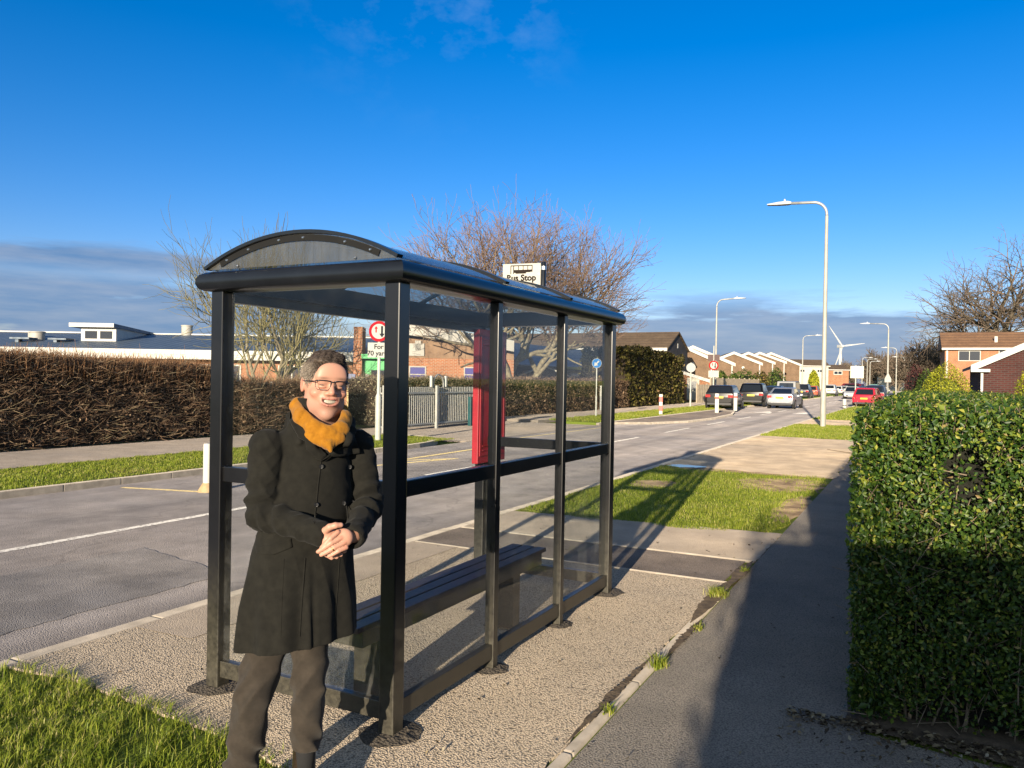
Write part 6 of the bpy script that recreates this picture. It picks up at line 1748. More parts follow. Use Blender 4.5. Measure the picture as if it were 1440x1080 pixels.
# ================================================================== the man in the dark coat
class Field:
    """a signed-distance volume: shapes are blended in one by one, then skinned as one continuous surface"""
    def __init__(s, lo, hi, h, far=0.06):
        s.lo = np.array(lo, float); s.h = h
        s.n = np.ceil((np.array(hi) - s.lo)/h).astype(int) + 1
        s.D = np.full(tuple(s.n), far, np.float32); s.far = far
    def _sub(s, blo, bhi, pad):
        a = np.maximum(np.floor((np.array(blo) - pad - s.lo)/s.h).astype(int), 0)
        b = np.minimum(np.ceil((np.array(bhi) + pad - s.lo)/s.h).astype(int) + 1, s.n)
        sl = tuple(slice(i, max(i, j)) for i, j in zip(a, b))
        g = np.meshgrid(*[s.lo[k] + s.h*np.arange(sl[k].start, sl[k].stop) for k in range(3)], indexing='ij', sparse=True)
        return sl, g
    def put(s, f, blo, bhi, k=0.01, op='add', pad=0.05):
        sl, g = s._sub(blo, bhi, pad)
        d = f(*g).astype(np.float32); D = s.D[sl]
        if d.size == 0: return
        if op == 'cut':
            s.D[sl] = np.maximum(D, d)
        elif op == 'add':
            h = np.clip(0.5 + 0.5*(D - d)/k, 0, 1) if k > 0 else (d < D)*1.0
            s.D[sl] = D + (d - D)*h - (k*h*(1-h) if k > 0 else 0)
        else:
            d = -d
            h = np.clip(0.5 - 0.5*(D - d)/k, 0, 1)
            s.D[sl] = D + (d - D)*h + k*h*(1-h)
    def ell(s, c, r, k=0.01, op='add', M3=None):
        c = np.array(c); r = np.array(r); m = r.min(); R_ = r.max()
        def f(x, y, z):
            x, y, z = x-c[0], y-c[1], z-c[2]
            if M3 is not None:
                x, y, z = (M3[0][0]*x+M3[0][1]*y+M3[0][2]*z, M3[1][0]*x+M3[1][1]*y+M3[1][2]*z, M3[2][0]*x+M3[2][1]*y+M3[2][2]*z)
            k0 = np.sqrt((x/r[0])**2 + (y/r[1])**2 + (z/r[2])**2)
            k1 = np.sqrt((x/r[0]**2)**2 + (y/r[1]**2)**2 + (z/r[2]**2)**2)
            return k0*(k0-1)/np.maximum(k1, 1e-6)
        s.put(f, c-R_, c+R_, k, op)
    def cone(s, a, b, ra, rb, k=0.01, op='add', flat=None, wave=None):
        """tapered limb from a to b; flat = (unit direction, factor) squeezes it along a direction"""
        a = np.array(a, float); b = np.array(b, float); ab = b-a; L2 = ab@ab
        def f(x, y, z):
            X, Y, Z = x-a[0], y-a[1], z-a[2]
            t = np.clip((X*ab[0]+Y*ab[1]+Z*ab[2])/L2, 0, 1)
            dx, dy, dz = X-t*ab[0], Y-t*ab[1], Z-t*ab[2]
            if flat is not None:
                u, q = flat; pr = dx*u[0]+dy*u[1]+dz*u[2]
                dx, dy, dz = dx+(q-1)*pr*u[0], dy+(q-1)*pr*u[1], dz+(q-1)*pr*u[2]
            d = np.sqrt(dx*dx+dy*dy+dz*dz) - (ra + (rb-ra)*t)
            if wave is not None: d = d + wave(t, x, y, z)
            return d
        R_ = max(ra, rb); s.put(f, np.minimum(a, b)-R_, np.maximum(a, b)+R_, k, op)
    def chain(s, pts, rad, k=0.008, **kw):
        for i in range(len(pts)-1): s.cone(pts[i], pts[i+1], rad[i], rad[i+1], k, **kw)
    def skin(s):
        D = s.D; S = D < 0
        n = D.shape
        c = [S[i:n[0]-1+i, j:n[1]-1+j, k:n[2]-1+k] for i in (0,1) for j in (0,1) for k in (0,1)]
        tot = sum(x.astype(np.int8) for x in c)
        act = (tot > 0) & (tot < 8)
        idx = np.full(act.shape, -1, np.int32); ijk = np.argwhere(act); idx[act] = np.arange(len(ijk))
        corner = np.array([(i,j,k) for i in (0,1) for j in (0,1) for k in (0,1)])
        val = np.stack([D[ijk[:,0]+q[0], ijk[:,1]+q[1], ijk[:,2]+q[2]] for q in corner], 1)
        P = np.zeros((len(ijk), 3)); W = np.zeros(len(ijk))
        for a in range(8):
            for b in range(a+1, 8):
                if np.abs(corner[a]-corner[b]).sum() != 1: continue
                va, vb = val[:,a], val[:,b]; m = (va < 0) != (vb < 0)
                t = np.where(m, va/np.where(m, va-vb, 1), 0)
                P += np.where(m[:,None], corner[a] + t[:,None]*(corner[b]-corner[a]), 0); W += m
        P = (P/W[:,None] + ijk)*s.h + s.lo
        F = []
        for ax in range(3):
            sa = [slice(1, n[0]-1), slice(1, n[1]-1), slice(1, n[2]-1)]; sb = list(sa)
            sa[ax] = slice(0, n[ax]-1); sb[ax] = slice(1, n[ax])
            A, B = S[tuple(sa)], S[tuple(sb)]
            off = np.ones(3, int); off[ax] = 0
            for flip, m in ((False, A & ~B), (True, ~A & B)):
                e = np.argwhere(m) + off
                if len(e) == 0: continue
                u, v = (ax+1) % 3, (ax+2) % 3
                du = np.zeros(3, int); du[u] = 1; dv = np.zeros(3, int); dv[v] = 1
                q = [e-du-dv, e-dv, e, e-du]
                q = np.stack([idx[x[:,0], x[:,1], x[:,2]] for x in q], 1)
                F.append(q[:, ::-1] if flip else q)
        F = np.concatenate(F); F = F[(F >= 0).all(1)]
        return P, F
def smooth_verts(P, F, it=2, lam=0.5):
    for _ in range(it):
        A = np.zeros_like(P); c = np.zeros(len(P))
        for i in range(4):
            j = (i+1) % 4
            np.add.at(A, F[:,i], P[F[:,j]]); np.add.at(A, F[:,j], P[F[:,i]]); np.add.at(c, F[:,i], 1); np.add.at(c, F[:,j], 1)
        P = P + lam*(A/np.maximum(c, 1)[:,None] - P)
    return P
def sdf_mesh(name, fld, mats, parent, colour=None, it=2, disp=None):
    P, F = fld.skin(); P = smooth_verts(P, F, it)
    if disp is not None:
        a_, b_, c_, d_ = [P[F[:,i]] for i in range(4)]; fn = np.cross(c_-a_, d_-b_); vn = np.zeros_like(P)
        for i in range(4): np.add.at(vn, F[:,i], fn)
        P = P + unit(vn)*disp(P)[:,None]
    o = np_mesh(name, P, F, mats, parent, None, True)
    if colour is not None:
        at = o.data.attributes.new('skin_colour', 'FLOAT_COLOR', 'POINT')
        c = np.ones((len(P), 4), np.float32); c[:, :3] = colour(P); at.data.foreach_set('color', c.ravel())
    return o
def attr_mat(name, rough, spec=0.3, sss=0.0, bs=0, bstr=0.3, bd=0.001):
    m, nt, b = nodes(name)
    a = N(nt, 'ShaderNodeAttribute'); a.attribute_name = 'skin_colour'
    nt.links.new(a.outputs['Color'], b.inputs['Base Color']); b.inputs['Roughness'].default_value = rough; b.inputs['Specular IOR Level'].default_value = spec
    if sss:
        b.inputs['Subsurface Weight'].default_value = sss; b.inputs['Subsurface Scale'].default_value = 0.006
    if bs: bump(nt, b, noise(nt, pos(nt, obj=True), bs, 3), bstr, bd)
    return m
def cloth(name, c1, c2, weave=700, sheen=0.3, rough=0.9, bstr=0.4, vs=30):
    m, nt, b = nodes(name)
    v = pos(nt, obj=True)
    c = ramp(nt, noise(nt, v, vs, 4, 0.6), [(0.3, c1), (0.7, c2)])
    nt.links.new(c, b.inputs['Base Color']); b.inputs['Roughness'].default_value = rough; b.inputs['Specular IOR Level'].default_value = 0.15
    b.inputs['Sheen Weight'].default_value = sheen; b.inputs['Sheen Roughness'].default_value = 0.5
    bump(nt, b, noise(nt, v, weave, 2), bstr, 0.001)
    return m
def sst(a, b, x): t = np.clip((x-a)/(b-a), 0, 1); return t*t*(3-2*t)

def make_person():
    x, y = plan(440, 3.0)
    t = empty('person', (x, y, 0), math.atan2(0.665, 0.747), 'smiling man in a long black double breasted coat and mustard scarf standing by the shelter', 'person')
    S = 3.0/F_PX
    def px(u, v, yy=0.0):
        """local point at depth offset yy seen at photo position (u, v)"""
        D = 3.0 + yy
        return np.array([(u-440)/F_PX*D*0.985, yy, CAM_H - (v-528.6)/F_PX*D])
    # -------------------------------------------------- head frame
    HC = np.array([0.046, -0.005, 1.588]); yaw, roll, nod = R(13), R(3), R(2)
    Rm = np.array(Matrix.Rotation(yaw, 3, 'Z') @ Matrix.Rotation(roll, 3, 'Y') @ Matrix.Rotation(nod, 3, 'X'))
    def H(p): return HC + Rm @ np.array(p)
    RT_ = Rm.T
    # -------------------------------------------------- body: one continuous surface
    B = Field((-0.42, -0.36, -0.02), (0.36, 0.22, 1.76), 0.0033)
    e = lambda c, r, k=0.02, op='add': B.ell(H(c), r, k, op, RT_)
    e((0, .018, .030), (.079, .096, .088))
    e((0, -.012, -.03), (.069, .078, .088), 0.03)
    e((0, -.028, -.082), (.053, .052, .044), 0.03)
    e((0, -.062, -.112), (.025, .021, .019), 0.02)
    for s_ in (-1, 1):
        e((s_*.050, -.002, -.078), (.022, .04, .036), 0.025)          # jaw corner
        e((s_*.045, -.062, -.031), (.023, .022, .018), 0.016)     # raised smiling cheek
        e((s_*.030, -.083, .022), (.024, .010, .007), 0.012)      # brow
        e((s_*.031, -.097, .000), (.016, .014, .0095), 0.008, 'sub')
        e((s_*.031, -.082, .0065), (.0165, .0125, .0055), 0.003); e((s_*.031, -.082, -.0075), (.0165, .0122, .0052), 0.003)   # lids
        B.cone(H((s_*.021, -.095, -.036)), H((s_*.041, -.076, -.066)), .0045, .0035, 0.005, 'sub')   # smile fold
        B.ell(H((s_*.0815, .018, -.006)), (.008, .019, .030), 0.008, 'add', RT_)
        B.ell(H((s_*.089, .010, -.004)), (.004, .010, .017), 0.006, 'sub', RT_)
    e((0, -.088, .045), (.055, .02, .04), 0.03)
    B.cone(H((0, -.088, .012)), H((0, -.110, -.026)), .0090, .0125, 0.010)
    for s_ in (-1, 1): e((s_*.0150, -.097, -.030), (.0095, .011, .0080), 0.007)
    e((0, -.084, -.056), (.034, .010, .022), 0.02)               # muzzle
    # the open smile
    def smile(x, y, z):
        X, Y, Z = [RT_[i][0]*(x-HC[0]) + RT_[i][1]*(y-HC[1]) + RT_[i][2]*(z-HC[2]) for i in range(3)]
        zc = -.0625 + 8.0*X*X
        return np.sqrt((X/.033)**2 + ((Y+.100)/.020)**2 + ((Z-zc)/.0090)**2)*.0090 - .0090
    B.put(smile, H((0, -.1, -.065))-.035, H((0, -.1, -.065))+.035, 0.004, 'sub')
    for zc, r_ in ((-.0520, .0020), (-.0765, .0028)):             # lips follow the smile
        pts = [H((xx, -.0985 + 12*xx*xx, zc + (7.5 if zc > -.07 else 11.0)*xx*xx)) for xx in np.linspace(-.031, .031, 7)]
        B.chain(pts, [r_*.55, r_*.85, r_, r_*.95, r_, r_*.85, r_*.55], 0.004)
    # neck, trunk and limbs (under the clothes)
    B.cone(H((0, .03, -.07)), (0.035, .035, 1.40), .060, .066, 0.03)
    for z0, z1, a, b_ in ((1.36, 1.15, .13, .12), (1.15, .90, .12, .125)): B.cone((0, .02, z0), (-.02, .02, z1), a*.8, b_*.8, 0.05)
    RS, RE, RW = np.array((-.160, -.045, 1.350)), np.array((-.176, -.075, 1.112)), np.array((.030, -.215, 1.060))
    LS, LE, LW = np.array((.172, .060, 1.343)), np.array((.218, .040, 1.115)), np.array((.152, -.210, 1.050))
    for Sh, El, Wr in ((RS, RE, RW), (LS, LE, LW)):
        B.cone((0.01, .02, 1.36), Sh, .06, .05, 0.04); B.chain([Sh, El, Wr], [.048, .040, .027], 0.02)
    # legs
    RH, RK, RA = np.array((-.095, .015, .80)), np.array((-.195, -.045, .44)), np.array((-.247, -.03, .09))
    LH, LK, LA = np.array((.005, .02, .80)), np.array((.002, -.02, .45)), np.array((-.008, .04, .09))
    B.cone(RH, LH, .09, .09, .05)
    B.chain([RH, RK, RA], [.070, .046, .027], 0.02); B.chain([LH, LK, LA], [.066, .046, .027], 0.02)
    B.cone((-.05, .02, .92), (-.05, .02, .80), .10, .10, 0.05)
    for A, g_ in ((RA, -.18), (LA, .30)): B.cone(A + np.array((0, 0, -.03)), A + np.array((.11*math.sin(g_), -.11*math.cos(g_), -.052)), .026, .018, .01)
    # hands: his left laid over his right, in front of the coat
    Y0 = -.262
    def hp(u, v, dy=0.0): return px(u, v, Y0+dy)
    # left hand (palm towards him, back to us)
    B.cone(LW, hp(488, 759, .012), .026, .027, .015, flat=((0.2,1,0), 1.25))
    B.ell(hp(485.5, 759, .004), (.032, .015, .034), .015, 'add', np.array(Matrix.Rotation(R(-35), 3, 'Y')))
    Ks = [(478, 750.5), (483, 758.5), (487.5, 766), (490.5, 773)]
    Ts = [(455.5, 771.5), (450.5, 777.5), (455.0, 782.5), (465.0, 785.0)]
    fr = [.0092, .0094, .0089, .0078]
    for (k0, k1), (t0, t1), r_ in zip(Ks, Ts, fr):
        a = hp(k0, k1, -.006); d = hp(t0, t1, -.010)
        m1 = a*.56 + d*.44 + np.array((0, -.010, .004)); m2 = a*.24 + d*.76 + np.array((0, -.006, .001))
        B.chain([a, m1, m2, d], [r_*1.06, r_, r_*.92, r_*.78], 0.0012)
    # his left thumb tucks behind the right palm
    B.chain([hp(481, 750, .012), hp(473, 752, .020), hp(466, 756, .022)], [.0115, .0105, .009], 0.004)
    # right hand, underneath: back towards the lower left
    B.cone(RW, hp(460, 752, .022), .026, .026, .015, flat=((0.3,1,0), 1.25))
    B.ell(hp(462, 759, .016), (.026, .016, .040), .015, 'add', np.array(Matrix.Rotation(R(18), 3, 'Y')))
    for i, (k0, k1, t0, t1) in enumerate([(468, 762, 488, 778), (465, 768, 483, 783), (461, 773, 477, 786), (457, 776, 470, 787)]):
        a = hp(k0, k1, .020); d = hp(t0, t1, .026); m = a*.5 + d*.5 + np.array((0, .008, -.004))
        B.chain([a, m, d], [.0100, .0092, .0078], 0.0025)
    B.chain([hp(459, 749, .008), hp(466.5, 743.0, -.012), hp(474.5, 741.0, -.016), hp(482.5, 740.5, -.012)], [.0135, .0118, .0106, .0088], 0.005)
    def skin_col(P):
        Q = (P - HC) @ Rm
        base = np.tile(np.array((.45, .235, .165)), (len(P), 1))
        def blend(w, c): base[:] = base*(1-w[:,None]) + np.array(c)*w[:,None]
        inhead = Q[:,2] > -.16
        hx, hy, hzz = Q.T
        g = lambda c, r: np.exp(-(((hx-c[0])/r[0])**2 + ((hy-c[1])/r[1])**2 + ((hzz-c[2])/r[2])**2))*inhead
        for s_ in (-1, 1):
            blend(0.55*g((s_*.045, -.07, -.032), (.022, .03, .02)), (.43, .155, .105))
            blend(0.5*g((s_*.085, .015, 0), (.012, .03, .03)), (.46, .16, .11))
            blend(0.55*g((s_*.031, -.088, .007), (.020, .02, .006)), (.26, .12, .085))
            blend(0.95*g((s_*.033, -.093, .0262), (.021, .022, .0055)), (.09, .055, .035))       # eyebrow
        blend(0.5*g((0, -.112, -.03), (.014, .02, .014)), (.44, .165, .115))
        st = sst(-.045, -.075, hzz)*sst(-.005, -.03, hy)*inhead*(1-g((0, -.1, -.066), (.034, .03, .012)))
        blend(0.34*st, (.19, .125, .105))                                                        # shaved chin
        lip = np.exp(-(((hzz - (-.0520 + 8*hx*hx))/.0040)**2)) + np.exp(-(((hzz - (-.0768 + 11*hx*hx))/.0050)**2))
        blend(np.clip(0.75*lip*(np.abs(hx) < .031)*(hy < -.075)*inhead, 0, .8), (.37, .125, .105))
        blend(np.clip(0.95*(hy > -.093)*np.exp(-(((hzz-(-.0625+8*hx*hx))/.007)**2))*(np.abs(hx) < .032)*(hy < -.066)*inhead, 0, 1), (.10, .025, .02))
        hand = (P[:,1] < -.2) & (P[:,2] < 1.15)
        kn = np.zeros(len(P))
        for (u, v), _ in zip(Ks, Ts):
            kn += np.exp(-((P - hp(u, v, -.012))**2).sum(1)/(2*.007**2))
        blend(np.clip(kn, 0, 1)*hand*.5, (.42, .165, .11))
        return base
    body = sdf_mesh('body', B, attr_mat('skin', 0.48, 0.35, 0.0), t, skin_col, it=1)
    def Hc(mb, name, m, parent=None, **kw):
        """builds a piece given in head coordinates"""
        mb.v = [tuple(H(v)) for v in mb.v]
        return mb.build(name, m, parent or t, **kw)
    # teeth, eyes
    M['teeth'] = mat('teeth', (0.34,0.30,0.24), (0.40,0.36,0.29), 0.3)
    mb = MB(); xs = np.linspace(-.0285, .0285, 9); vs = []
    for xx in xs:
        yy = -.0915 + 12*xx*xx; zc = -.0625 + 8.0*xx*xx
        vs += [(xx, yy, zc+.0080), (xx, yy, zc-.0042)]
    mb.add(vs, [(2*i, 2*i+1, 2*i+3, 2*i+2) for i in range(8)]); mb.add([(v[0], v[1]+.004, v[2]) for v in vs], [(2*i+2, 2*i+3, 2*i+1, 2*i) for i in range(8)])
    Hc(mb, 'teeth', M['teeth'])
    M['eye'] = mat('eye_dark', (0.05,0.04,0.035), (0.10,0.085,0.075), 0.15)
    for s_ in (-1, 1):
        mb = MB(); mb.ellipsoid((s_*.031, -.0880, .0005), (.0130, .0105, .0042), 12, 8); Hc(mb, 'eye', M['eye'], smooth=True)
    # hair: a close cap over the skull, dark on top, greying at the sides
    Hf = Field(H((0,0,.05))-.15, H((0,0,.05))+.15, 0.003)
    Hf.ell(H((0, .020, .033)), (.083, .102, .091), 0.01, 'add', RT_)
    Hf.ell(H((-.012, -.048, .090)), (.050, .038, .017), 0.02, 'add', RT_)
    Hf.ell(H((.004, .0, .106)), (.052, .062, .018), 0.02, 'add', RT_)
    for (c, r_, k) in (((0, -.115, -.005), (.088, .070, .085), 0.012), ((0, -.135, .030), (.064, .065, .048), 0.012), ((0, -.04, -.11), (.15, .13, .105), 0.01), ((0, .09, -.135), (.15, .12, .112), 0.01)):
        Hf.ell(H(c), r_, k, 'sub', RT_)
    for s_ in (-1, 1): Hf.ell(H((s_*.092, .010, -.010)), (.018, .026, .034), 0.006, 'sub', RT_)
    P, F = Hf.skin(); P = smooth_verts(P, F, 1)
    Q = (P - HC) @ Rm
    nrm = unit(Q - np.array((0, .02, .0)))
    strand = 0.0013*np.sin(Q[:,0]*330 + 3*np.sin(Q[:,1]*40+Q[:,0]*30)) + 0.0016*np.sin(Q[:,0]*120 - 50*Q[:,1] + 1.3) + 0.0008*np.sin(Q[:,1]*130+Q[:,2]*160)
    P = P + (nrm*strand[:,None]) @ Rm.T
    o = np_mesh('hair', P, F, attr_mat('hair', 0.55, 0.4), t, None, True)
    Q = (P - HC) @ Rm
    side = np.clip(sst(.050, .075, np.abs(Q[:,0]))*sst(.105, .06, Q[:,2]) + 0.35*sst(-.05, -.075, Q[:,1])*sst(.12, .09, Q[:,2])*sst(.03, -.04, Q[:,0]), 0, 1)
    vary = (0.75 + 0.5*(np.sin(Q[:,0]*500+Q[:,1]*90)*0.5+0.5))
    col = (np.array((.045, .030, .022))*(1-side[:,None]) + np.array((.125, .098, .072))*side[:,None])*vary[:,None]
    at = o.data.attributes.new('skin_colour', 'FLOAT_COLOR', 'POINT'); c4 = np.ones((len(P), 4), np.float32); c4[:,:3] = col; at.data.foreach_set('color', c4.ravel())
    # loose strands over the cap
    tri = rng.integers(0, len(F), 9000); w_ = rng.random((9000, 2)); root = P[F[tri,0]]*(1-w_[:,:1]) + (P[F[tri,1]]*(1-w_[:,1:]) + P[F[tri,2]]*w_[:,1:])*w_[:,:1]
    rq = (root - HC) @ Rm; n_ = unit(rq - np.array((0, .02, .0)))
    ok = (rq[:,2] > -.035) & ~((rq[:,1] < -.05) & (rq[:,2] < .050)); root, rq, n_ = root[ok], rq[ok], n_[ok]
    top_ = sst(.05, .10, rq[:,2])[:,None]
    comb = top_*np.array((.55, -.35, .10)) + (1-top_)*np.array((0, .35, -.9)); comb = comb + rng.normal(0, .22, comb.shape)
    comb = unit(comb - (comb*n_).sum(1, keepdims=True)*n_*0.85)
    ln = rng.uniform(.006, .015, len(root))[:,None]
    tip = root + ((comb + n_*rng.uniform(.12, .42, (len(root),1)))*ln) @ Rm.T
    v_, f_, _ = twig_tubes(root + (n_*.0006) @ Rm.T, tip, np.full(len(root), .0011), np.full(len(root), .0004), np.zeros(len(root)))
    so_ = np_mesh('strands', v_, f_, o.data.materials[0], o)
    sd2 = np.clip(sst(.046, .070, np.abs(rq[:,0]))*sst(.105, .06, rq[:,2]), 0, 1)[:,None]
    cc = (np.array((.050, .034, .025))*(1-sd2) + np.array((.21, .175, .14))*sd2)*rng.uniform(.55, 1.5, (len(root),1))
    at = so_.data.attributes.new('skin_colour', 'FLOAT_COLOR', 'POINT'); c4 = np.ones((len(v_), 4), np.float32); c4[:,:3] = np.repeat(cc, 6, 0); at.data.foreach_set('color', c4.ravel())
    # glasses: dark brow line, thin lower rims, clear lenses
    M['specs'] = mat('spectacle_frame', (0.018,0.014,0.016), rough=0.3)
    g = MB()
    for s_ in (-1, 1):
        cx = s_*.0335
        yo, yi = (-.094, -.108)                       # the outer corner sits further back than the inner
        xa, xb = (cx-.027, cx+.027)
        ya, yb = (yi, yo) if s_ > 0 else (yo, yi)
        Y_ = lambda f: ya + (yb-ya)*f - .004*4*f*(1-f)
        g.tube([(xa, Y_(0), .0150), (cx-.013, Y_(.25), .0172), (cx+.013, Y_(.75), .0172), (xb, Y_(1), .0150)], .0026, 6)
        g.tube([(xa, Y_(0), .0150), (xa+.001, Y_(.02), -.006), (xa+.008, Y_(.15), -.0165), (xb-.008, Y_(.85), -.0165), (xb-.001, Y_(.98), -.006), (xb, Y_(1), .0150)], .0013, 6)
        g.tube([(s_*.0605, -.094, .0135), (s_*.070, -.085, .0125), (s_*.080, -.03, .010), (s_*.084, .012, .008), (s_*.083, .028, -.008)], .0019, 6)
    g.tube([(-.0068, -.108, .012), (0, -.1105, .0135), (.0068, -.108, .012)], .0018, 6)
    sp_ = Hc(g, 'glasses', M['specs'], smooth=True)
    # -------------------------------------------------- coat
    SEC = [(0.57, -.041, .000, .224, .165), (0.76, -.034, .000, .212, .150), (0.945, -.026, .000, .190, .128), (1.10, -.014, .003, .170, .124), (1.263, .002, .008, .146, .122), (1.35, .008, .010, .136, .108), (1.42, .014, .014, .110, .092), (1.475, .028, .020, .085, .080)]
    sz = np.array([q[0] for q in SEC]); 
    def sec(z, i): return np.interp(z, sz, [q[i] for q in SEC])
    def front(xx, zz, lift=0.0):
        c, cy, a, b_ = [float(sec(zz, i)) for i in (1,2,3,4)]
        q = max(0.05, 1 - ((xx-c)/a)**2)
        return cy - b_*math.sqrt(q) - lift
    Cf = Field((-0.36, -0.33, 0.55), (0.36, 0.24, 1.56), 0.0045)
    TC, TS = math.cos(R(20)), math.sin(R(20))
    def trunk(x, y, z):
        zz = np.clip(z, sz[0], sz[-1])
        c, cy, a, b_ = sec(zz, 1), sec(zz, 2), sec(zz, 3), sec(zz, 4)
        X0_, Y0_ = x-c, y-cy
        X = (X0_*TC + Y0_*TS)/1.03; Y = -X0_*TS + Y0_*TC          # the trunk is turned a little to his left
        th = np.arctan2(X, -Y)
        skirt = sst(1.0, 0.62, zz)
        fold = skirt*(.007*np.sin(th*7+.6) + .005*np.sin(th*13+zz*4) ) + .0025*np.sin(zz*26 + X*16)*sst(.9, 1.05, zz)*sst(1.3, 1.15, zz)
        # the front slit that falls from the waist
        slit = skirt*.014*np.exp(-((X+.008-.03*(.95-zz))/.012)**2)*(Y < 0)
        q = np.sqrt((X/a)**2 + (Y/b_)**2)
        d = (q-1)*np.minimum(a, b_)*0.9 - fold + slit
        hem = 0.622 + 0.07*(x+.04)
        return np.maximum(d, hem - z)
    Cf.put(trunk, (-.30, -.20, .56), (.28, .22, 1.485), 0.004)
    Cf.ell((0.016, .012, 1.375), (.168, .088, .058), 0.03, 'add', np.array(((TC,TS,0),(-TS,TC,0),(0,0,1))))               # yoke of the shoulders
    def crease(amp, n, ph):
        return lambda t_, x, y, z: amp*np.sin(t_*n + ph + x*20 - y*24)*np.exp(-((t_-.86)/.32)**2)
    def crease2(amp, n, ph):
        return lambda t_, x, y, z: amp*np.sin(t_*n + ph + z*30)*np.exp(-((t_-.18)/.34)**2)
    for Sh, El, Wr, sgn in ((RS, RE, RW, -1), (LS, LE, LW, 1)):
        Cf.cone(Sh + np.array((0, 0, .005)), El, .067, .057, 0.006, wave=crease(.0075, 26, sgn))
        d = (Wr-El); e2 = El + d*1.02
        Cf.cone(El, e2, .057, .043, 0.006, wave=crease2(.0085, 24, 1+sgn))
        n_ = d/np.linalg.norm(d)
        Cf.cone(El + d*.90, e2 + n_*.004, .0475, .0480, 0.003)                  # turned cuff
        Cf.cone(e2 + n_*.035, e2 + n_*.07, .034, .036, 0.003, 'sub')
    # collar standing round the scarf
    ring = [H((0, 0, 0))*0 + np.array(p) for p in [(.045, .105, 1.485), (-.030, .085, 1.480), (-.078, .025, 1.462), (-.074, -.045, 1.425), (-.045, -.098, 1.375)]]
    Cf.chain(ring, [.018, .019, .019, .018, .014], 0.008)
    ring = [np.array(p) for p in [(.045, .105, 1.485), (.110, .085, 1.465), (.143, .030, 1.445), (.142, -.035, 1.415), (.125, -.085, 1.375)]]
    Cf.chain(ring, [.020, .020, .020, .019, .015], 0.010)
    Cf.cone((0.045, 0, 1.50), (.055, -.10, 1.38), .070, .045, .01, 'sub')        # neck opening
    M['coat'] = cloth('black_wool_coat', (0.0090,0.0086,0.0072), (0.0150,0.0142,0.0115), 900, 0.03, 0.95, 0.5)
    def rumple(P):
        x, y, z = P.T
        def ridge(v): return 1 - np.abs(np.sin(v))**0.7*1.6
        w1 = x*0.9 + 0.5*np.sin(z*9 + x*7) + z*0.35
        slv = np.clip(sst(.10, .16, np.abs(x-.01)) + sst(-.13, -.19, y), 0, 1)*sst(1.0, 1.05, z)
        d = 0.0032*slv*ridge(z*34 + x*22 + 2.2*np.sin(x*17 - y*19) + y*16)
        d += 0.0016*slv*ridge(z*71 - x*40 + 2*np.sin(y*31))
        d += 0.0020*(1-slv)*sst(.98, 1.06, z)*ridge(x*23 + z*15 + 1.8*np.sin(z*13 + x*8))*sst(.0, .03, np.abs(x-.02)+.02)
        d += 0.0024*sst(1.0, .93, z)*ridge(x*26 + 1.2*np.sin(z*7 + x*5) + y*14)
        return d
    coat = sdf_mesh('coat', Cf, M['coat'], t, it=1, disp=rumple)
    from mathutils.bvhtree import BVHTree
    tree_ = BVHTree.FromPolygons([v.co[:] for v in coat.data.vertices], [p.vertices[:] for p in coat.data.polygons])
    def front(xx, zz, lift=0.0):
        h_ = tree_.ray_cast(Vector((xx, -1.0, zz)), Vector((0, 1, 0)))
        return (h_[0].y if h_[0] is not None else -.10) - lift
    def flap(pts, name, th=0.006, lift=0.003, m=None, parent=None, bow=0.0, sub=3, off=None):
        """flat piece of cloth following the coat front; pts are photo positions"""
        bm = bmesh.new(); L = []
        for (u, v) in pts:
            yy = -.13
            for _ in range(3):
                q = px(u, v, yy); yy = front(q[0], q[2], lift)
            L.append(bm.verts.new((q[0], yy, q[2])))
        f = bm.faces.new(L)
        bmesh.ops.triangulate(bm, faces=[f])
        for _ in range(sub): bmesh.ops.subdivide_edges(bm, edges=bm.edges[:], cuts=1, use_grid_fill=True)
        cx = sum(v.co.x for v in bm.verts)/len(bm.verts); cz = sum(v.co.z for v in bm.verts)/len(bm.verts)
        for v in bm.verts:
            v.co.y = front(v.co.x, v.co.z, lift) - bow*max(0, 1 - ((v.co.x-cx)**2+(v.co.z-cz)**2)/0.004)
            if off: v.co.y += off(v.co.x, v.co.z)
        ret = bmesh.ops.solidify(bm, geom=bm.faces[:], thickness=th)
        bmesh.ops.recalc_face_normals(bm, faces=bm.faces[:])
        me = bpy.data.meshes.new(name); bm.to_mesh(me); bm.free()
        me.materials.append(m or M['coat']); me.polygons.foreach_set('use_smooth', [True]*len(me.polygons))
        o = bpy.data.objects.new(name, me); C.objects.link(o); o.parent = parent or t
        return o
    flap([(470,634),(492,607),(499,613),(507.5,637),(487,641),(466,642),(453.5,649)], 'lapel', 0.007, 0.016, parent=coat, bow=.004)
    flap([(417,585),(409,590),(421,613),(431,619),(433,632),(447,646),(453.5,649),(462,641),(440,616)], 'lapel', 0.007, 0.013, parent=coat, bow=.003)
    flap([(364,765),(366,776.5),(389,779.5),(415,769.5),(413,757),(388,765)], 'pocket_flap', 0.005, 0.004, parent=coat)
    # seams and the overlapping front edge
    def seam(pts, r_=0.0022, lift=0.002, name='front_edge'):
        mb = MB(); P3 = []
        for i in range(len(pts)-1):
            for f in np.linspace(0, 1, 6)[(1 if i else 0):]:
                u, v = pts[i][0]*(1-f)+pts[i+1][0]*f, pts[i][1]*(1-f)+pts[i+1][1]*f
                yy = -.13
                for _ in range(3):
                    q = px(u, v, yy); yy = front(q[0], q[2], lift)
                P3.append((q[0], yy, q[2]))
        mb.tube(P3, r_, 6); return mb.build(name, M['coat'], coat, smooth=True)
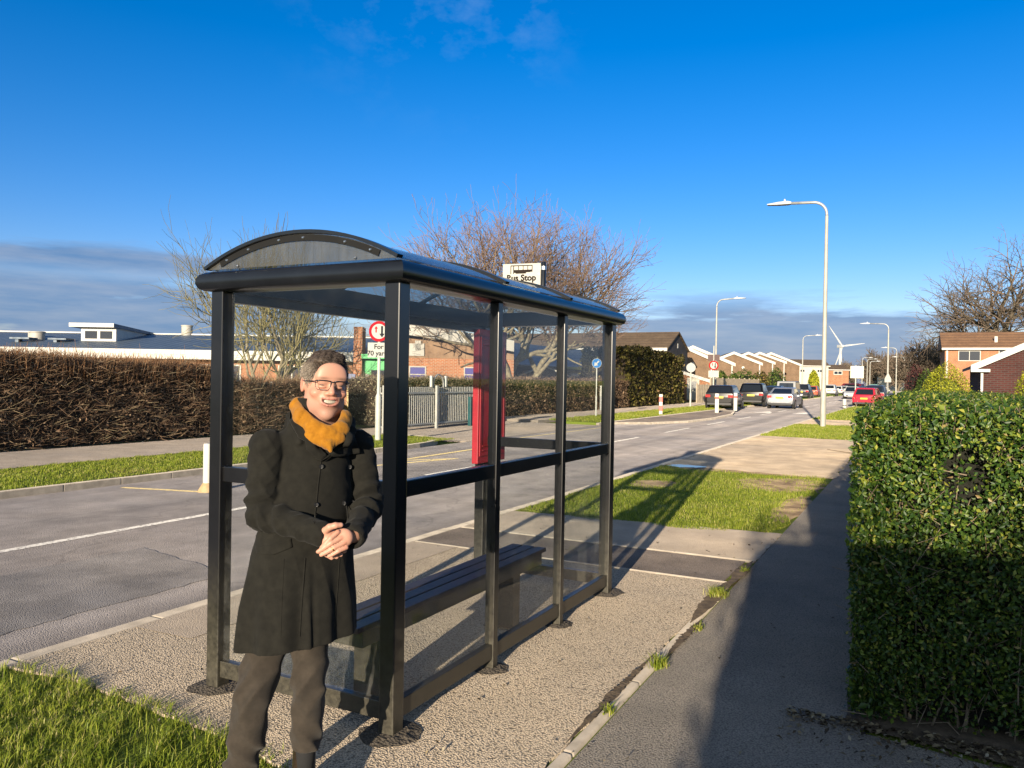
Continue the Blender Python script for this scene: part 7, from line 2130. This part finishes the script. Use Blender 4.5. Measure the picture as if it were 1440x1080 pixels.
    seam([(453,649),(449.5,680),(447,712),(444,738)], 0.0028, 0.0005)
    seam([(433,785),(431,820),(428.5,862),(427,896)], 0.0030, 0.0)
    seam([(496,650),(497,690),(492,735)], 0.0018, 0.0); seam([(481,788),(479,830),(475,885)], 0.0018, 0.0)
    seam([(404,785),(402,840),(401,895)], 0.0014, 0.0)
    M['button'] = mat('black_horn_button', (0.008,0.008,0.009), rough=0.35)
    def button(u, v, r_=.0092, yy=None, lift=0.004):
        if yy is None:
            yy = -.13
            for _ in range(3):
                q = px(u, v, yy); yy = front(q[0], q[2], lift)
        q = px(u, v, yy)
        mb = MB(); mb.tube([(q[0], q[1]+.002, q[2]), (q[0], q[1]-.003, q[2]), (q[0], q[1]-.0048, q[2]), (q[0], q[1]-.0035, q[2])], [r_, r_, r_*.8, r_*.6], 14)
        mb.build('button', M['button'], coat, auto=50)
    for u, v in ((453.5,656.5), (493.5,657.5), (447.5,710.5), (486,709), (498.5,708)): button(u, v)
    button(441.5, 763.5, .0095)
    # strap on the cuff and on the shoulder
    def top(xx, yy):
        h_ = tree_.ray_cast(Vector((xx, yy, 1.7)), Vector((0, 0, -1)))
        return h_[0].z if h_[0] is not None else 1.42
    mb = MB()
    xs_ = np.linspace(-.178, -.082, 9)
    for xa, xb in zip(xs_[:-1], xs_[1:]):
        q = [(xa, -.034), (xb, -.034), (xb, .012), (xa, .012)]
        mb.add([(a_, b_, top(a_, b_)-.003) for a_, b_ in q] + [(a_, b_, top(a_, b_)+.0055) for a_, b_ in q], [(0,3,2,1),(4,5,6,7),(0,1,5,4),(1,2,6,5),(2,3,7,6),(3,0,4,7)])
    mb.build('epaulette', M['coat'], coat)
    mb = MB(); mb.lathe([(.008,0),(.008,.004),(.004,.006)], -.095, -.002, 10); o = mb.build('button', M['button'], coat); o.location = (0, 0, top(-.095, -.002)+.007)
    # -------------------------------------------------- scarf
    Sf = Field((-.14, -.22, 1.29), (.24, .18, 1.58), 0.0033)
    knit = lambda t_, x, y, z: .0007*np.sin(x*330+z*210)*np.sin(z*290-y*240) + .0011*np.sin(z*118 + x*34 + 1.6*np.sin(x*26+y*20)) 
    loop = [(.050, .085, 1.500), (-.030, .070, 1.515), (-.066, .015, 1.512), (-.048, -.055, 1.473), (.003, -.098, 1.430), (.060, -.116, 1.404), (.106, -.098, 1.422), (.126, -.040, 1.462), (.112, .030, 1.492), (.050, .085, 1.500)]
    def wrap(pts, rad, k, q):            # a flat band wound round the neck: thin away from it, broad along it
        for i in range(len(pts)-1):
            a, b = np.array(pts[i]), np.array(pts[i+1]); u = (a+b)/2 - np.array((.045, .01, 1.40)); u[2] = max(u[2], 0)*0.55; u = u/np.linalg.norm(u)
            Sf.cone(a, b, rad[i], rad[i+1], k, flat=(u, q), wave=knit)
    wrap(loop, [.027, .028, .029, .030, .031, .032, .031, .029, .027, .027], 0.006, 2.0)
    under = [(-.056, -.050, 1.440), (-.008, -.105, 1.400), (.058, -.126, 1.372), (.100, -.115, 1.392), (.124, -.060, 1.425)]
    wrap(under, [.016, .022, .025, .022, .016], 0.0015, 2.0)
    Sf.cone((.058, -.130, 1.372), (.066, -.140, 1.345), .018, .008, 0.006, wave=knit)
    M['scarf'] = cloth('mustard_knit_scarf', (0.225,0.090,0.006), (0.31,0.132,0.010), 420, 0.15, 0.95, 0.9, 40)
    sdf_mesh('scarf', Sf, M['scarf'], t, it=1)
    mb = MB()   # white shirt collar point at the side of the neck
    mb.tube([H((-.066, .030, -.098)), H((-.066, .0, -.112)), H((-.050, -.030, -.135))], [.010, .012, .009], 8); mb.build('shirt_collar', mat('white_shirt', (0.5,0.49,0.47), rough=0.8), t, smooth=True)
    # -------------------------------------------------- trousers
    Tf = Field((-.40, -.22, .03), (.20, .22, .92), 0.0045)
    rg = lambda v: 1 - np.sqrt(np.sin(v)**2 + .04)*1.6
    def leg(Hp, K, A, r0, r1, r2, r3, ph):
        hem = lambda t_, x, y, z: -.0105*rg(z*36 + x*30 + 1.5*np.sin(y*22) + ph)*np.exp(-((z-.20)/.09)**2) - .0105*rg(z*26 - x*34 + y*25 + ph)*np.exp(-((z-.46)/.12)**2) - .005*rg(z*12 + x*30 - y*20 + ph*2)
        mid = K*.5 + A*.5 + np.array((0, .015, 0))
        Tf.chain([Hp, K, mid, A + np.array((0, .01, -.015))], [r0, r1, r2, r3], 0.02, wave=hem)
    leg(RH, RK, RA, .085, .069, .065, .062, 0.3)
    leg(LH, LK, LA, .080, .063, .059, .057, 1.9)
    Tf.cone(RH, LH, .088, .088, .03)
    Tf.put(lambda x, y, z: 0.182 - 0*x + 0*y - z + 0.0, (-.12, -.22, .0), (.2, .22, .20), 0.004, 'cut'); Tf.put(lambda x, y, z: 0.085 + 0*x + 0*y - z, (-.4, -.22, .0), (.2, .22, .10), 0.004, 'cut')
    M['trouser'] = cloth('brown_grey_trousers', (0.029,0.024,0.019), (0.042,0.034,0.027), 1100, 0.1, 0.9, 0.3)
    sdf_mesh('trousers', Tf, M['trouser'], t, it=3)
    # -------------------------------------------------- shoes
    M['sock'] = mat('black_sock', (0.012,0.012,0.013), rough=0.9)
    M['shoe'] = mat('dark_brown_shoe_leather', (0.020,0.014,0.010), (0.032,0.023,0.016), 0.3, coat=0.3)
    for A, ang in ((RA, -0.18), (LA, 0.30)):
        f = Field(A + np.array((-.2, -.30, -.10)), A + np.array((.2, .14, .20)), 0.0045)
        c, s_ = math.cos(ang), math.sin(ang)
        def P_(u, v, z): return np.array((A[0] + u*c - v*s_*-1*-1, A[1] + v*c + u*s_, z)) if False else np.array((A[0] + u*c - v*s_, A[1] + u*s_ + v*c, z))
        f.cone(P_(0, .045, .048), P_(0, -.06, .045), .037, .043, .02); f.cone(P_(0, -.06, .042), P_(0, -.185, .030), .043, .026, .02)
        f.cone(P_(0, .015, .06), P_(0, .006, .225 if ang > 0 else .11), .045, .0425, .02)
        f.put(lambda x, y, z: z - 0.006 + 0*x + 0*y, A + np.array((-.2, -.3, -.1)), A + np.array((.2, .14, -.05)), 0.003, 'sub')
        sdf_mesh('shoe', f, M['shoe'], t, it=1)
    for K_, A in ((RK, RA), (LK, LA)):
        mb = MB(); mb.tube([A + np.array((0, 0, -.02)), A*.8 + K_*.2, A*.5 + K_*.5], [.033, .037, .043], 14); mb.build('sock', M['sock'], t, smooth=True)
    # ring
    mb = MB(); a = hp(471.5, 774.3, -.017); 
    mb.tube([a + np.array((-.0015, 0, -.0008)), a + np.array((.0015, 0, .0008))], .0098, 14, cap=False); mb.build('ring', mat('gold_ring', (0.6,0.4,0.12), rough=0.25, metal=1.0), t, smooth=True)
    return t
make_person()
